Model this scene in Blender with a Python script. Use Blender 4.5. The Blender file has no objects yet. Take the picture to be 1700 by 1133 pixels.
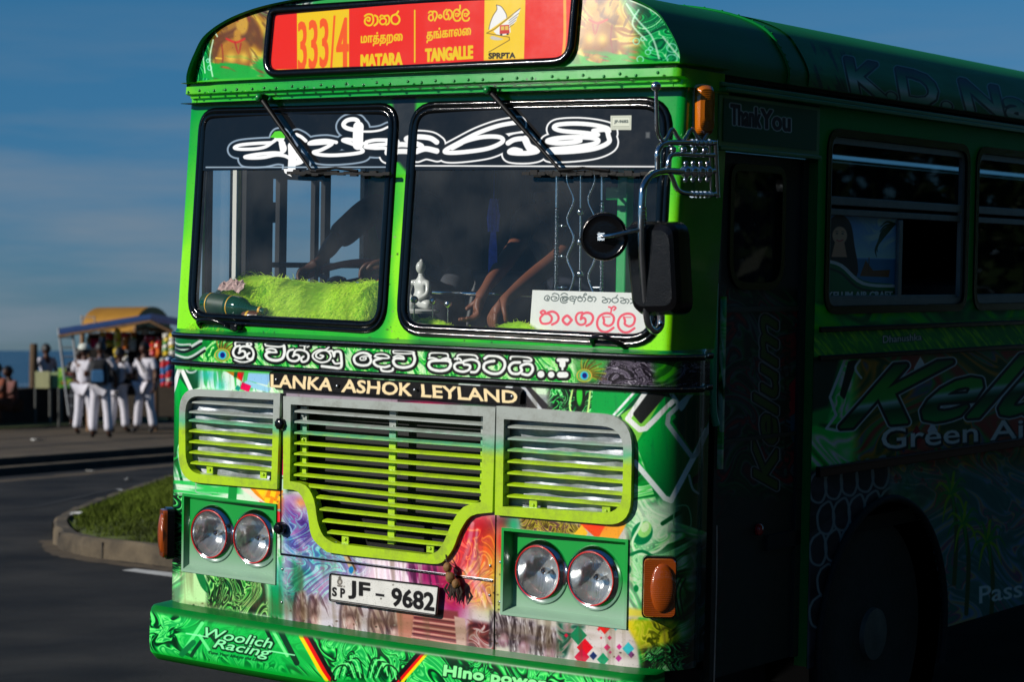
import bpy, bmesh, math, random
import numpy as np
from mathutils import Matrix, Vector
from math import sin, cos, pi, sqrt, atan2, radians
random.seed(7); rng = np.random.default_rng(11)
scene = bpy.context.scene
COL = scene.collection

# ------------------------------------------------------------------ camera, sky, sun
FPX = 3703.9                                    # focal length in pixels of a 1700 px wide frame
CAM_B = np.array([5.36725, -6.75772, 2.0915])   # camera in the frame of the bus (wheels' ground z = 0)
def rot_cam(pitch, yaw, roll):
    Rx = np.array([[1,0,0],[0,cos(pitch),-sin(pitch)],[0,sin(pitch),cos(pitch)]])
    Rz = np.array([[cos(yaw),-sin(yaw),0],[sin(yaw),cos(yaw),0],[0,0,1]])
    Ry = np.array([[cos(roll),0,sin(roll)],[0,1,0],[-sin(roll),0,cos(roll)]])
    return Rz @ Rx @ Ry
R_B = rot_cam(-0.0385306, 0.6151024, -0.0176684)     # columns: right, forward, up
R_W = rot_cam(0.0041847, 0.6151024, 0.0)
M3 = R_W @ R_B.T                                     # the bus stands on a slightly sloping road
BUS = Matrix([list(M3[0])+[0], list(M3[1])+[0], list(M3[2])+[0], [0,0,0,1]])
CAM_W = M3 @ CAM_B
cd = bpy.data.cameras.new('camera'); cam = bpy.data.objects.new('camera', cd); COL.objects.link(cam)
Bc = np.stack([R_W[:,0], R_W[:,2], -R_W[:,1]], 1)
mw = Matrix.Identity(4)
for i in range(3):
    for j in range(3): mw[i][j] = Bc[i][j]
    mw[i][3] = CAM_W[i]
cam.matrix_world = mw
cd.sensor_width = 36.0; cd.lens = FPX/1700*36; cd.clip_start = 0.1; cd.clip_end = 60000
cd.dof.use_dof = True; cd.dof.focus_distance = 8.8; cd.dof.aperture_fstop = 4.2
scene.camera = cam

SUN_EL = radians(24.0)
sun_h = M3 @ np.array([-0.51, -0.86, 0.0]); sun_h /= np.linalg.norm(sun_h)   # towards the sun, level
SUN_DIR = np.array([sun_h[0]*cos(SUN_EL), sun_h[1]*cos(SUN_EL), sin(SUN_EL)])
ld = bpy.data.lights.new('sun', 'SUN'); ld.energy = 4.6; ld.angle = radians(0.5); ld.color = (1.0, 0.94, 0.86)
lo = bpy.data.objects.new('sun', ld); COL.objects.link(lo)
lo.rotation_euler = Vector(SUN_DIR).to_track_quat('Z', 'Y').to_euler()
world = bpy.data.worlds.new('World'); scene.world = world; world.use_nodes = True
nt = world.node_tree; bg = nt.nodes['Background']
sky = nt.nodes.new('ShaderNodeTexSky'); sky.sky_type = 'NISHITA'; sky.sun_disc = False
sky.sun_elevation = SUN_EL; sky.sun_rotation = atan2(SUN_DIR[0], SUN_DIR[1])
sky.air_density = 1.0; sky.dust_density = 0.0; sky.ozone_density = 4.0; sky.altitude = 2500
# thin cloud streaks low over the sea
tc = nt.nodes.new('ShaderNodeTexCoord'); mp = nt.nodes.new('ShaderNodeMapping'); mp.inputs['Scale'].default_value = (5.0, 5.0, 42.0)
nz = nt.nodes.new('ShaderNodeTexNoise'); nz.inputs['Scale'].default_value = 1.0; nz.inputs['Detail'].default_value = 7; nz.inputs['Roughness'].default_value = 0.55
cr = nt.nodes.new('ShaderNodeValToRGB'); cr.color_ramp.elements[0].position = 0.44; cr.color_ramp.elements[1].position = 0.75
cr.color_ramp.elements[0].color = (0,0,0,1); cr.color_ramp.elements[1].color = (1.0,1.0,1.0,1)
sx = nt.nodes.new('ShaderNodeSeparateXYZ'); mr = nt.nodes.new('ShaderNodeMapRange'); mr.inputs[1].default_value = 0.17; mr.inputs[2].default_value = 0.02
mm = nt.nodes.new('ShaderNodeMath'); mm.operation = 'MULTIPLY'
tint = nt.nodes.new('ShaderNodeMixRGB'); tint.blend_type = 'MULTIPLY'; tint.inputs[0].default_value = 1.0; 
tr0 = nt.nodes.new('ShaderNodeValToRGB'); tr0.color_ramp.elements[0].position = 0.0; tr0.color_ramp.elements[0].color = (0.24, 0.36, 0.51, 1); tr0.color_ramp.elements[1].position = 0.16; tr0.color_ramp.elements[1].color = (0.29, 0.74, 0.86, 1); e_ = tr0.color_ramp.elements.new(0.07); e_.color = (0.27, 0.54, 0.71, 1)
mx = nt.nodes.new('ShaderNodeMixRGB'); mx.inputs[2].default_value = (2.6, 3.3, 4.1, 1)
nt.links.new(tc.outputs['Generated'], mp.inputs[0]); nt.links.new(mp.outputs[0], nz.inputs['Vector']); nt.links.new(nz.outputs['Fac'], cr.inputs[0])
nt.links.new(tc.outputs['Generated'], sx.inputs[0]); nt.links.new(sx.outputs['Z'], mr.inputs[0])
nt.links.new(cr.outputs[0], mm.inputs[0]); nt.links.new(mr.outputs[0], mm.inputs[1]); nt.links.new(mm.outputs[0], mx.inputs[0])
nt.links.new(sx.outputs['Z'], tr0.inputs[0]); nt.links.new(tr0.outputs[0], tint.inputs[2]); nt.links.new(sky.outputs[0], tint.inputs[1]); nt.links.new(tint.outputs[0], mx.inputs[1]); nt.links.new(mx.outputs[0], bg.inputs[0])
bg.inputs[1].default_value = 0.075
scene.view_settings.view_transform = 'Standard'; scene.view_settings.look = 'None'
scene.view_settings.exposure = 0.0; scene.view_settings.gamma = 1.0
scene.cycles.max_bounces = 8; scene.cycles.transparent_max_bounces = 16
scene.cycles.caustics_reflective = False; scene.cycles.caustics_refractive = False

# ------------------------------------------------------------------ where photograph pixels meet surfaces
def pix_b(P):                                   # points of the bus frame (...,3) -> photo pixels
    d = (P - CAM_B) @ R_B
    return 850 + FPX*d[...,0]/d[...,1], 566.5 - FPX*d[...,2]/d[...,1]
def ray_b(u, v):
    d = R_B @ np.array([(u-850)/FPX, 1, (566.5-v)/FPX]); return d
W2 = 1.22; RC = 0.12; XC = W2-RC; ZB = 1.745; ZD = 2.735
Y1 = 0.03*XC*XC
def rake(z):
    z = np.asarray(z, float)
    return np.where(z < ZB+0.012, 0, np.where(z < ZD, 0.05+0.075*(z-ZB)/(ZD-ZB), 0.085+0.12*(z-ZD)))
def yfront(x, z): return 0.03*np.asarray(x)**2 + rake(z)
def at(u, v, off=0.0):                          # the point of the bus front, off metres in front of it, that pixel u,v shows
    d = ray_b(u, v); y = 0.0
    for _ in range(8):
        t = (y-off-CAM_B[1])/d[1]; P = CAM_B+t*d; y = float(yfront(max(-1.25,min(1.25,P[0])), P[2]))
    return P
def aty(u, v, y):
    d = ray_b(u, v); return CAM_B+(y-CAM_B[1])/d[1]*d
def atx(u, v, x):
    d = ray_b(u, v); return CAM_B+(x-CAM_B[0])/d[0]*d
def S_front(s, z):                              # unrolled front: s along x, round the corners and down the sides (sharper corners above the waist)
    s, z = np.broadcast_arrays(np.asarray(s, float), np.asarray(z, float)); a = np.abs(s); sg = np.sign(s)
    low = z < ZB+.006; rc = np.where(low, .20, .032); xc = np.where(low, 1.27, W2)-rc; arc = rc*pi/2      # the lower front is a little wider, with fuller corners
    t = np.clip((a-xc)/rc, 0, pi/2); ex = np.maximum(a-xc-arc, 0)
    x = np.where(a < xc, a, xc+rc*np.sin(t))-np.where(low, .048*np.clip(ex/.10, 0, 1), 0); y = np.where(a < xc, 0.03*a*a, 0.03*xc*xc+rc*(1-np.cos(t)))+ex
    return np.stack([x*sg, np.where(low, np.minimum(y, .395), y)+rake(z)*np.clip(1.35-ex*1.5, 0, 1), z], -1)
def world_at(u, v, z):                          # level ground of height z under pixel u,v, in the world
    d = R_W @ np.array([(u-850)/FPX, 1, (566.5-v)/FPX]); t = (z-CAM_W[2])/d[2]; return CAM_W+t*d
def world_dist(u, v, dist):
    d = R_W @ np.array([(u-850)/FPX, 1, (566.5-v)/FPX]); return CAM_W+dist*d

# ------------------------------------------------------------------ objects
def tag(o, label=None, cat=None, group=None, kind=None):
    for k, v in (('label',label),('category',cat),('group',group),('kind',kind)):
        if v: o[k] = v
    return o
ORG = {}
def thing(name, label, cat, loc=(0,0,0), rz=0, group=None, bus=False):
    o = bpy.data.objects.new(name, None); COL.objects.link(o); o.empty_display_size = 0.2
    m = Matrix.Translation(loc) @ Matrix.Rotation(rz, 4, 'Z')
    o.matrix_world = (BUS @ m) if bus else m
    ORG[o.name] = np.array(loc, float) if (bus or True) else 0
    o['_abs'] = 1; del o['_abs']
    return tag(o, label, cat, group)

class MB:
    def __init__(s): s.v = []; s.f = []; s.uv = {}; s.mi = []; s.m = 0
    def add(s, vs, fs, uvs=None):
        n = len(s.v); s.v += [tuple(map(float, p)) for p in vs]
        for k, f in enumerate(fs):
            s.f.append([n+i for i in f]); s.mi.append(s.m)
            if uvs is not None: s.uv[len(s.f)-1] = [uvs[i] for i in f]
        return s
    def box(s, c, d, rot=None):
        x, y, z = d[0]/2, d[1]/2, d[2]/2
        vs = np.array([(-x,-y,-z),(x,-y,-z),(x,y,-z),(-x,y,-z),(-x,-y,z),(x,-y,z),(x,y,z),(-x,y,z)])
        if rot is not None: vs = vs @ np.array(rot.to_3x3()).T
        return s.add(vs+np.array(c), [(0,3,2,1),(4,5,6,7),(0,1,5,4),(1,2,6,5),(2,3,7,6),(3,0,4,7)])
    def tube(s, pts, r, n=10, closed=False, caps=True):
        P = [np.array(p, float) for p in pts]; m = len(P)
        rs = r if hasattr(r, '__len__') else [r]*m
        T = []
        for i in range(m):
            a = P[(i-1) % m] if closed or i else P[i]; b = P[(i+1) % m] if closed or i < m-1 else P[i]
            t = b-a; T.append(t/(np.linalg.norm(t)+1e-12))
        u = np.cross(T[0], (0,0,1)); 
        if np.linalg.norm(u) < 0.1: u = np.cross(T[0], (0,1,0))
        u /= np.linalg.norm(u); vs = []
        for i in range(m):
            u = u-T[i]*(u@T[i]); u /= np.linalg.norm(u)+1e-12; w = np.cross(T[i], u)
            for k in range(n):
                a = 2*pi*k/n; vs.append(P[i]+rs[i]*(cos(a)*u+sin(a)*w))
        fs = []
        for i in range(m if closed else m-1):
            j = (i+1) % m
            for k in range(n): fs.append((i*n+k, i*n+(k+1)%n, j*n+(k+1)%n, j*n+k))
        if caps and not closed: fs += [tuple(range(n))[::-1], tuple((m-1)*n+k for k in range(n))]
        return s.add(vs, fs)
    def lathe(s, prof, c, axis=(0,0,1), n=24, caps=True):   # prof: (radius, height along axis)
        ax = np.array(axis, float); ax /= np.linalg.norm(ax)
        u = np.cross(ax, (0,0,1)) if abs(ax[2]) < .9 else np.cross(ax, (0,1,0)); u /= np.linalg.norm(u); w = np.cross(ax, u)
        vs = []; c = np.array(c, float)
        for r, h in prof:
            for k in range(n):
                a = 2*pi*k/n; vs.append(c+ax*h+r*(cos(a)*u+sin(a)*w))
        fs = [(i*n+k, i*n+(k+1)%n, (i+1)*n+(k+1)%n, (i+1)*n+k) for i in range(len(prof)-1) for k in range(n)]
        if caps and prof[0][0] > 1e-6: fs.append(tuple(range(n))[::-1])
        if caps and prof[-1][0] > 1e-6: fs.append(tuple((len(prof)-1)*n+k for k in range(n)))
        return s.add(vs, fs)
    def ball(s, c, r, n=12):
        r = r if hasattr(r, '__len__') else (r, r, r); vs = []; fs = []; m = n//2
        for i in range(m+1):
            for k in range(n):
                a, b = pi*i/m, 2*pi*k/n
                vs.append((c[0]+r[0]*sin(a)*cos(b), c[1]+r[1]*sin(a)*sin(b), c[2]+r[2]*cos(a)))
        for i in range(m):
            for k in range(n): fs.append((i*n+k, (i+1)*n+k, (i+1)*n+(k+1)%n, i*n+(k+1)%n))
        return s.add(vs, fs)
    def strip(s, A, B, closed=False):            # quads between two rows of points
        n = len(A); fs = [(i, (i+1)%n, n+(i+1)%n, n+i) for i in range(n if closed else n-1)]
        return s.add(list(A)+list(B), fs)
    def ring(s, outer, inner, dvec):             # flat frame between two closed outlines, with thickness along dvec
        d = np.array(dvec, float); O = [np.array(p) for p in outer]; I = [np.array(p) for p in inner]
        Ob = [p+d for p in O]; Ib = [p+d for p in I]
        s.strip(O, I, True); s.strip(Ib, Ob, True); s.strip(Ob, O, True); s.strip(I, Ib, True); return s
    def slab(s, poly, dvec, uv=None):            # extruded outline
        n = len(poly); d = np.array(dvec, float); P = [np.array(p, float) for p in poly]
        vs = P+[p+d for p in P]
        fs = [tuple(range(n)), tuple(range(2*n-1, n-1, -1))]+[(i, n+i, n+(i+1)%n, (i+1)%n) for i in range(n)]
        return s.add(vs, fs, None if uv is None else list(uv)+list(uv))
    def build(s, name, mats, parent=None, smooth=None, origin=None, fix=True, bevel=0):
        if origin is None: origin = ORG.get(parent.name, np.zeros(3)) if parent else np.zeros(3)
        V = np.array(s.v, float)-origin if s.v else np.zeros((0,3))
        me = bpy.data.meshes.new(name); me.from_pydata(V.tolist(), [], s.f)
        mats = mats if isinstance(mats, (list, tuple)) else [mats]
        for m in mats: me.materials.append(m)
        if s.uv:
            L = me.uv_layers.new(name='UVMap'); buf = np.zeros((len(me.loops), 2)); 
            for p in me.polygons:
                q = s.uv.get(p.index)
                if q is not None: buf[p.loop_start:p.loop_start+len(q)] = q
            L.data.foreach_set('uv', buf.ravel())
        if len(mats) > 1: me.polygons.foreach_set('material_index', s.mi)
        if fix:
            b = bmesh.new(); b.from_mesh(me); bmesh.ops.recalc_face_normals(b, faces=b.faces); b.to_mesh(me); b.free()
        if smooth is not None:
            me.polygons.foreach_set('use_smooth', [True]*len(me.polygons))
            if smooth < 179: me.set_sharp_from_angle(angle=radians(smooth))
        me.update()
        o = bpy.data.objects.new(name, me); COL.objects.link(o)
        if parent: o.parent = parent; ORG[o.name] = origin
        if bevel:
            bv = o.modifiers.new('bevel', 'BEVEL'); bv.width = bevel; bv.segments = 2; bv.limit_method = 'ANGLE'; bv.angle_limit = radians(40)
            me.polygons.foreach_set('use_smooth', [True]*len(me.polygons)); me.set_sharp_from_angle(angle=radians(50))
        return o

def smooth_path(pts, n=6, closed=False):         # Catmull-Rom through the points
    P = [np.array(p, float) for p in pts]; m = len(P); out = []
    for i in range(m if closed else m-1):
        g = lambda k: P[k % m] if closed else P[max(0, min(m-1, k))]
        a, b, c, d = g(i-1), g(i), g(i+1), g(i+2)
        for k in range(n):
            t = k/n; out.append(0.5*((2*b)+(c-a)*t+(2*a-5*b+4*c-d)*t*t+(3*b-a-3*c+d)*t**3))
    if not closed: out.append(P[-1])
    return out
def round_poly(pts, r, n=7):                     # rounded corners of a closed polygon (any dimension)
    P = [np.array(p, float) for p in pts]; m = len(P); out = []
    rr = r if hasattr(r, '__len__') else [r]*m
    for i in range(m):
        a, b, c = P[i-1], P[i], P[(i+1)%m]; r_ = rr[i]
        if r_ <= 0: out.append(b); continue
        d1 = (a-b)/np.linalg.norm(a-b); d2 = (c-b)/np.linalg.norm(c-b)
        L = min(r_, 0.49*np.linalg.norm(a-b), 0.49*np.linalg.norm(c-b)); p, q = b+d1*L, b+d2*L
        for k in range(n+1):
            t = k/n; out.append(p*(1-t)**2+2*b*t*(1-t)+q*t*t)
    return out
def inside(poly, X, Y):
    X = np.asarray(X, float); Y = np.asarray(Y, float); c = np.zeros(X.shape, bool); n = len(poly)
    for i in range(n):
        x1, y1 = poly[i][:2]; x2, y2 = poly[(i+1)%n][:2]
        k = ((y1 > Y) != (y2 > Y)); 
        if y1 != y2: c ^= k & (X < (x2-x1)*(Y-y1)/(y2-y1)+x1)
    return c
def offset_poly(pts, d):                         # inset a closed 2-D outline by d (positive: inwards)
    P = [np.array(p[:2], float) for p in pts]; n = len(P); out = []
    A = sum(P[i][0]*P[(i+1)%n][1]-P[(i+1)%n][0]*P[i][1] for i in range(n)); sg = 1 if A > 0 else -1
    for i in range(n):
        t1 = P[i]-P[i-1]; t2 = P[(i+1)%n]-P[i]
        t = t1/(np.linalg.norm(t1)+1e-9)+t2/(np.linalg.norm(t2)+1e-9); t /= np.linalg.norm(t)+1e-9
        out.append(P[i]+sg*d*np.array([-t[1], t[0]]))
    return out

# ------------------------------------------------------------------ materials
def s2l(c):
    c = np.asarray(c, float)/255; return np.where(c <= 0.04045, c/12.92, ((c+0.055)/1.055)**2.4)
MATS = {}
def mat(name, rgb, rough=0.5, metal=0.0, coat=0.0, spec=0.5, vary=0.0, vscale=8.0, bump=0.0, bscale=60.0, lin=False, streak=None):
    if name in MATS: return MATS[name]
    m = bpy.data.materials.new(name); m.use_nodes = True; N = m.node_tree; p = N.nodes['Principled BSDF']
    c = tuple(rgb) if lin else tuple(s2l(rgb)); p.inputs['Base Color'].default_value = (*c, 1)
    p.inputs['Roughness'].default_value = rough; p.inputs['Metallic'].default_value = metal
    p.inputs['Coat Weight'].default_value = coat; p.inputs['Coat Roughness'].default_value = 0.08; p.inputs['Specular IOR Level'].default_value = spec
    if vary or bump:
        t = N.nodes.new('ShaderNodeTexCoord'); mpn = N.nodes.new('ShaderNodeMapping'); N.links.new(t.outputs['Object'], mpn.inputs[0])
        if streak: mpn.inputs['Scale'].default_value = streak
    if vary:
        z = N.nodes.new('ShaderNodeTexNoise'); z.inputs['Scale'].default_value = vscale; z.inputs['Detail'].default_value = 6; z.inputs['Roughness'].default_value = 0.65
        r = N.nodes.new('ShaderNodeValToRGB'); a, b = max(0, 1-vary), 1+vary
        r.color_ramp.elements[0].color = (*[x*a for x in c], 1); r.color_ramp.elements[1].color = (*[min(1, x*b) for x in c], 1)
        r.color_ramp.elements[0].position = 0.3; r.color_ramp.elements[1].position = 0.7
        N.links.new(mpn.outputs[0], z.inputs['Vector']); N.links.new(z.outputs['Fac'], r.inputs[0]); N.links.new(r.outputs[0], p.inputs['Base Color'])
        rr = N.nodes.new('ShaderNodeMapRange'); rr.inputs[3].default_value = max(0.02, rough-0.04); rr.inputs[4].default_value = min(1, rough+0.05)
        N.links.new(z.outputs['Fac'], rr.inputs[0]); N.links.new(rr.outputs[0], p.inputs['Roughness'])
    if bump:
        z2 = N.nodes.new('ShaderNodeTexNoise'); z2.inputs['Scale'].default_value = bscale; z2.inputs['Detail'].default_value = 5
        bp = N.nodes.new('ShaderNodeBump'); bp.inputs['Strength'].default_value = bump; bp.inputs['Distance'].default_value = 0.01
        N.links.new(mpn.outputs[0], z2.inputs['Vector']); N.links.new(z2.outputs['Fac'], bp.inputs['Height']); N.links.new(bp.outputs[0], p.inputs['Normal'])
    MATS[name] = m; return m
def schlick(N, lo=.04, nrm=None):                # mirror share of a thin pane, the same from both sides
    lw = N.nodes.new('ShaderNodeLayerWeight'); lw.inputs['Blend'].default_value = .5
    if nrm: N.links.new(nrm, lw.inputs['Normal'])
    p = N.nodes.new('ShaderNodeMath'); p.operation = 'POWER'; p.inputs[1].default_value = 5; N.links.new(lw.outputs['Facing'], p.inputs[0])
    m = N.nodes.new('ShaderNodeMath'); m.operation = 'MULTIPLY_ADD'; m.inputs[1].default_value = 1-lo; m.inputs[2].default_value = lo; N.links.new(p.outputs[0], m.inputs[0]); return m
def glass_mat(name, tint=(0.9,0.95,0.95), refl=1.0, rough=0.0, dirt=0.0):
    m = bpy.data.materials.new(name); m.use_nodes = True; N = m.node_tree; N.nodes.remove(N.nodes['Principled BSDF']); out = N.nodes['Material Output']
    tr = N.nodes.new('ShaderNodeBsdfTransparent'); tr.inputs[0].default_value = (*tint, 1)
    gl = N.nodes.new('ShaderNodeBsdfGlossy'); gl.inputs['Roughness'].default_value = rough; gl.inputs[0].default_value = (refl, refl, refl, 1)
    fr = schlick(N)
    mx = N.nodes.new('ShaderNodeMixShader'); N.links.new(fr.outputs[0], mx.inputs[0]); N.links.new(tr.outputs[0], mx.inputs[1]); N.links.new(gl.outputs[0], mx.inputs[2])
    last = mx
    if dirt:
        df = N.nodes.new('ShaderNodeBsdfDiffuse'); df.inputs[0].default_value = (0.5,0.5,0.48,1)
        z = N.nodes.new('ShaderNodeTexNoise'); z.inputs['Scale'].default_value = 3.5; z.inputs['Detail'].default_value = 8
        r = N.nodes.new('ShaderNodeMapRange'); r.inputs[1].default_value = 0.38; r.inputs[2].default_value = 0.72; r.inputs[3].default_value = dirt*0.25; r.inputs[4].default_value = dirt*2.0
        t = N.nodes.new('ShaderNodeTexCoord'); N.links.new(t.outputs['Object'], z.inputs['Vector']); N.links.new(z.outputs['Fac'], r.inputs[0])
        m2 = N.nodes.new('ShaderNodeMixShader'); N.links.new(r.outputs[0], m2.inputs[0]); N.links.new(mx.outputs[0], m2.inputs[1]); N.links.new(df.outputs[0], m2.inputs[2]); last = m2
    N.links.new(last.outputs[0], out.inputs[0]); MATS[name] = m; return m
# ------------------------------------------------------------------ painting of the vinyl wrap and the lettering (arrays of colour over each painted surface)
def vnoise(x, y, seed=0):                        # smooth value noise
    r = np.random.default_rng(seed).random((256, 256)); xi = np.floor(x).astype(int); yi = np.floor(y).astype(int)
    fx = x-xi; fy = y-yi; fx = fx*fx*(3-2*fx); fy = fy*fy*(3-2*fy); g = lambda a, b: r[(xi+a) & 255, (yi+b) & 255]
    return (g(0,0)*(1-fx)+g(1,0)*fx)*(1-fy)+(g(0,1)*(1-fx)+g(1,1)*fx)*fy
def fbm(x, y, seed=0, o=4):
    s = 0; a = 0.5
    for k in range(o): s = s+a*vnoise(x*2**k, y*2**k, seed+k); a *= 0.5
    return s/(1-0.5**o)
def swirl(x, y, n=4, amp=1.0, seed=0):           # liquid marbling: coordinates folded by sines again and again
    g = np.random.default_rng(seed); 
    for k in range(1, n+1):
        p = g.random(4)*6.28
        x, y = x+amp/k*np.sin(k*1.3*y+p[0])+0.3*amp/k*np.cos(2.1*k*y+p[1]), y+amp/k*np.cos(k*1.1*x+p[2])+0.3*amp/k*np.sin(1.7*k*x+p[3])
    return x, y
class Canvas:
    def __init__(s, fn, a0, a1, b0, b1, res, base=(128,128,128)):
        s.a0, s.a1, s.b0, s.b1 = a0, a1, b0, b1
        s.w = max(8, int(round((a1-a0)/res))); s.h = max(8, int(round((b1-b0)/res)))
        A, B = np.meshgrid(a0+(np.arange(s.w)+.5)/s.w*(a1-a0), b0+(np.arange(s.h)+.5)/s.h*(b1-b0)); s.A, s.B = A, B
        s.U, s.V = pix_b(fn(A, B)) if fn else (A, B)
        s.px = np.empty((s.h, s.w, 3), np.float32); s.px[:] = np.array(base, np.float32)
        s.cu = s.U[::6, ::6]; s.cv = s.V[::6, ::6]
        s.scale = abs(s.U[s.h//2, s.w//2+1]-s.U[s.h//2, s.w//2]) if fn else (a1-a0)/s.w
    def box(s, x0, y0, x1, y1):
        m = (s.cu >= x0-9) & (s.cu <= x1+9) & (s.cv >= y0-9) & (s.cv <= y1+9)
        r = np.where(m.any(1))[0]; c = np.where(m.any(0))[0]
        if not len(r): return None
        return slice(max(0, r[0]*6-6), min(s.h, r[-1]*6+12)), slice(max(0, c[0]*6-6), min(s.w, c[-1]*6+12))
    def put(s, k, cov, col):
        c = np.asarray(col, np.float32); a = cov[..., None].astype(np.float32)
        s.px[k] = s.px[k]*(1-a)+c*a
    def sdf_line(s, k, pts, wid):
        U, V = s.U[k], s.V[k]; d = np.full(U.shape, 1e9); n = len(pts)
        w = wid if hasattr(wid, '__len__') else [wid]*n
        for i in range(n-1):
            ax, ay = pts[i][:2]; bx, by = pts[i+1][:2]; dx, dy = bx-ax, by-ay; L = dx*dx+dy*dy+1e-9
            t = np.clip(((U-ax)*dx+(V-ay)*dy)/L, 0, 1)
            d = np.minimum(d, np.hypot(U-ax-t*dx, V-ay-t*dy)-(w[i]*(1-t)+w[i+1]*t)/2)
        return d
    def stroke(s, pts, w, col, alpha=1, aa=0.6, sm=True, closed=False):
        if closed: pts = list(pts)+[pts[0]]
        if sm and len(pts) > 2:
            w2 = w
            if hasattr(w, '__len__'): w2 = [float(q[0]) for q in smooth_path([(x, 0) for x in w], 5)]
            pts = smooth_path(pts, 5); w = w2
        P = np.array([p[:2] for p in pts]); W = max(w) if hasattr(w, '__len__') else w
        k = s.box(P[:,0].min()-W, P[:,1].min()-W, P[:,0].max()+W, P[:,1].max()+W)
        if k is None: return
        s.put(k, np.clip(0.5-s.sdf_line(k, pts, w)/(2*aa), 0, 1)*alpha, col)
    def word(s, strokes, tf, layers, aa=0.6):     # strokes: [(points, width)], tf: (scale, ox, oy); layers: [(grow, dx, dy, colour)]
        sc, ox, oy = tf; D = None; L = []
        for pts, w in strokes:
            q = smooth_path(pts, 5) if len(pts) > 2 else pts
            L.append(([(ox+p[0]/sc, oy+p[1]/sc) for p in q], w/sc))
        al = np.array([p for q, _ in L for p in q]); g = max(abs(x[0])+abs(x[1])+abs(x[2]) for x in layers)+8
        k = s.box(al[:,0].min()-g, al[:,1].min()-g, al[:,0].max()+g, al[:,1].max()+g)
        if k is None: return
        for grow, dx, dy, col in layers:
            d = np.full(s.U[k].shape, 1e9)
            for q, w in L: d = np.minimum(d, s.sdf_line(k, [(a+dx, b+dy) for a, b in q], w))
            s.put(k, np.clip(0.5-(d-grow)/(2*aa), 0, 1), col)
    def mask(s, k, poly, aa=0.6):
        U, V = s.U[k], s.V[k]; ins = inside(poly, U, V); d = s.sdf_line(k, list(poly)+[poly[0]], 0)
        return np.clip(0.5+np.where(ins, d, -d)/(2*aa), 0, 1)
    def fill(s, poly, col, alpha=1, aa=0.6, rnd=0, grad=None):
        if rnd: poly = round_poly(poly, rnd)
        P = np.array([p[:2] for p in poly]); k = s.box(P[:,0].min()-aa*2, P[:,1].min()-aa*2, P[:,0].max()+aa*2, P[:,1].max()+aa*2)
        if k is None: return
        m = s.mask(k, [p[:2] for p in poly], aa)*alpha
        if grad:                                  # (x0,y0,x1,y1,colour2)
            x0, y0, x1, y1, c2 = grad; L = (x1-x0)**2+(y1-y0)**2
            t = np.clip(((s.U[k]-x0)*(x1-x0)+(s.V[k]-y0)*(y1-y0))/L, 0, 1)[..., None]
            c = np.asarray(col)*(1-t)+np.asarray(c2)*t; s.px[k] = s.px[k]*(1-m[..., None])+c*m[..., None]
        else: s.put(k, m, col)
    def blob(s, x, y, rx, ry, col, alpha=1, rot=0, p=2.0):
        R = 2.2*max(rx, ry); k = s.box(x-R, y-R, x+R, y+R)
        if k is None: return
        dx, dy = s.U[k]-x, s.V[k]-y; c, n = cos(rot), sin(rot)
        s.put(k, np.exp(-(((dx*c+dy*n)/rx)**2+((-dx*n+dy*c)/ry)**2)**(p/2))*alpha, col)
    def ell(s, x, y, rx, ry, col, alpha=1, rot=0, ring=0, aa=0.7):
        R = max(rx, ry)+3; k = s.box(x-R, y-R, x+R, y+R)
        if k is None: return
        dx, dy = s.U[k]-x, s.V[k]-y; c, n = cos(rot), sin(rot)
        d = (np.hypot((dx*c+dy*n)/rx, (-dx*n+dy*c)/ry)-1)*min(rx, ry)
        if ring: d = np.abs(d)-ring/2
        s.put(k, np.clip(0.5-d/(2*aa), 0, 1)*alpha, col)
    def area(s, poly, soft):
        P = np.array(poly); k = s.box(P[:,0].min()-2*soft, P[:,1].min()-2*soft, P[:,0].max()+2*soft, P[:,1].max()+2*soft)
        if k is None: return None, None
        return k, s.mask(k, poly, soft)
    def marble(s, poly, stops, sc=40, amp=1.0, n=4, seed=0, fx=1.0, fy=1.0, alpha=1, soft=4, freq=1.5, p=(0,0)):
        k, m = s.area(poly, soft)
        if k is None: return
        x, y = swirl((s.U[k]+p[0])/sc*fx, (s.V[k]+p[1])/sc*fy, n, amp, seed)
        t = 0.5+0.5*np.sin(freq*(x+0.6*y)+1.3*np.sin(y*1.1))
        ts = [q[0] for q in stops]; cs = np.array([q[1] for q in stops], float)
        c = np.stack([np.interp(t, ts, cs[:, i]) for i in range(3)], -1); a = (m*alpha)[..., None]
        s.px[k] = s.px[k]*(1-a)+c*a
    def streaks(s, poly, col, ang, fine=6, long=60, seed=3, lo=0.5, hi=0.75, alpha=1, soft=6):
        k, m = s.area(poly, soft)
        if k is None: return
        c, n = cos(ang), sin(ang); a = s.U[k]*c+s.V[k]*n; b = -s.U[k]*n+s.V[k]*c
        v = fbm(a/long+9, b/fine+300, seed, 3); s.put(k, np.clip((v-lo)/(hi-lo), 0, 1)*m*alpha, col)
    def glyphs(s, loops, quad, layers, aa=0.6):    # loops in a unit box; quad TL,TR,BR,BL in pixels; layers (grow, dx, dy, colour)
        q = np.array(quad, float); L = []
        for lp in loops:
            P = []
            for x, y in lp:
                t = q[0]*(1-x)+q[1]*x; b = q[3]*(1-x)+q[2]*x; P.append(t*(1-y)+b*y)
            L.append(P)
        al = np.concatenate([np.array(p) for p in L]); g = max(abs(x[0])+abs(x[1])+abs(x[2]) for x in layers)+4
        k = s.box(al[:,0].min()-g, al[:,1].min()-g, al[:,0].max()+g, al[:,1].max()+g)
        if k is None: return
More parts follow.
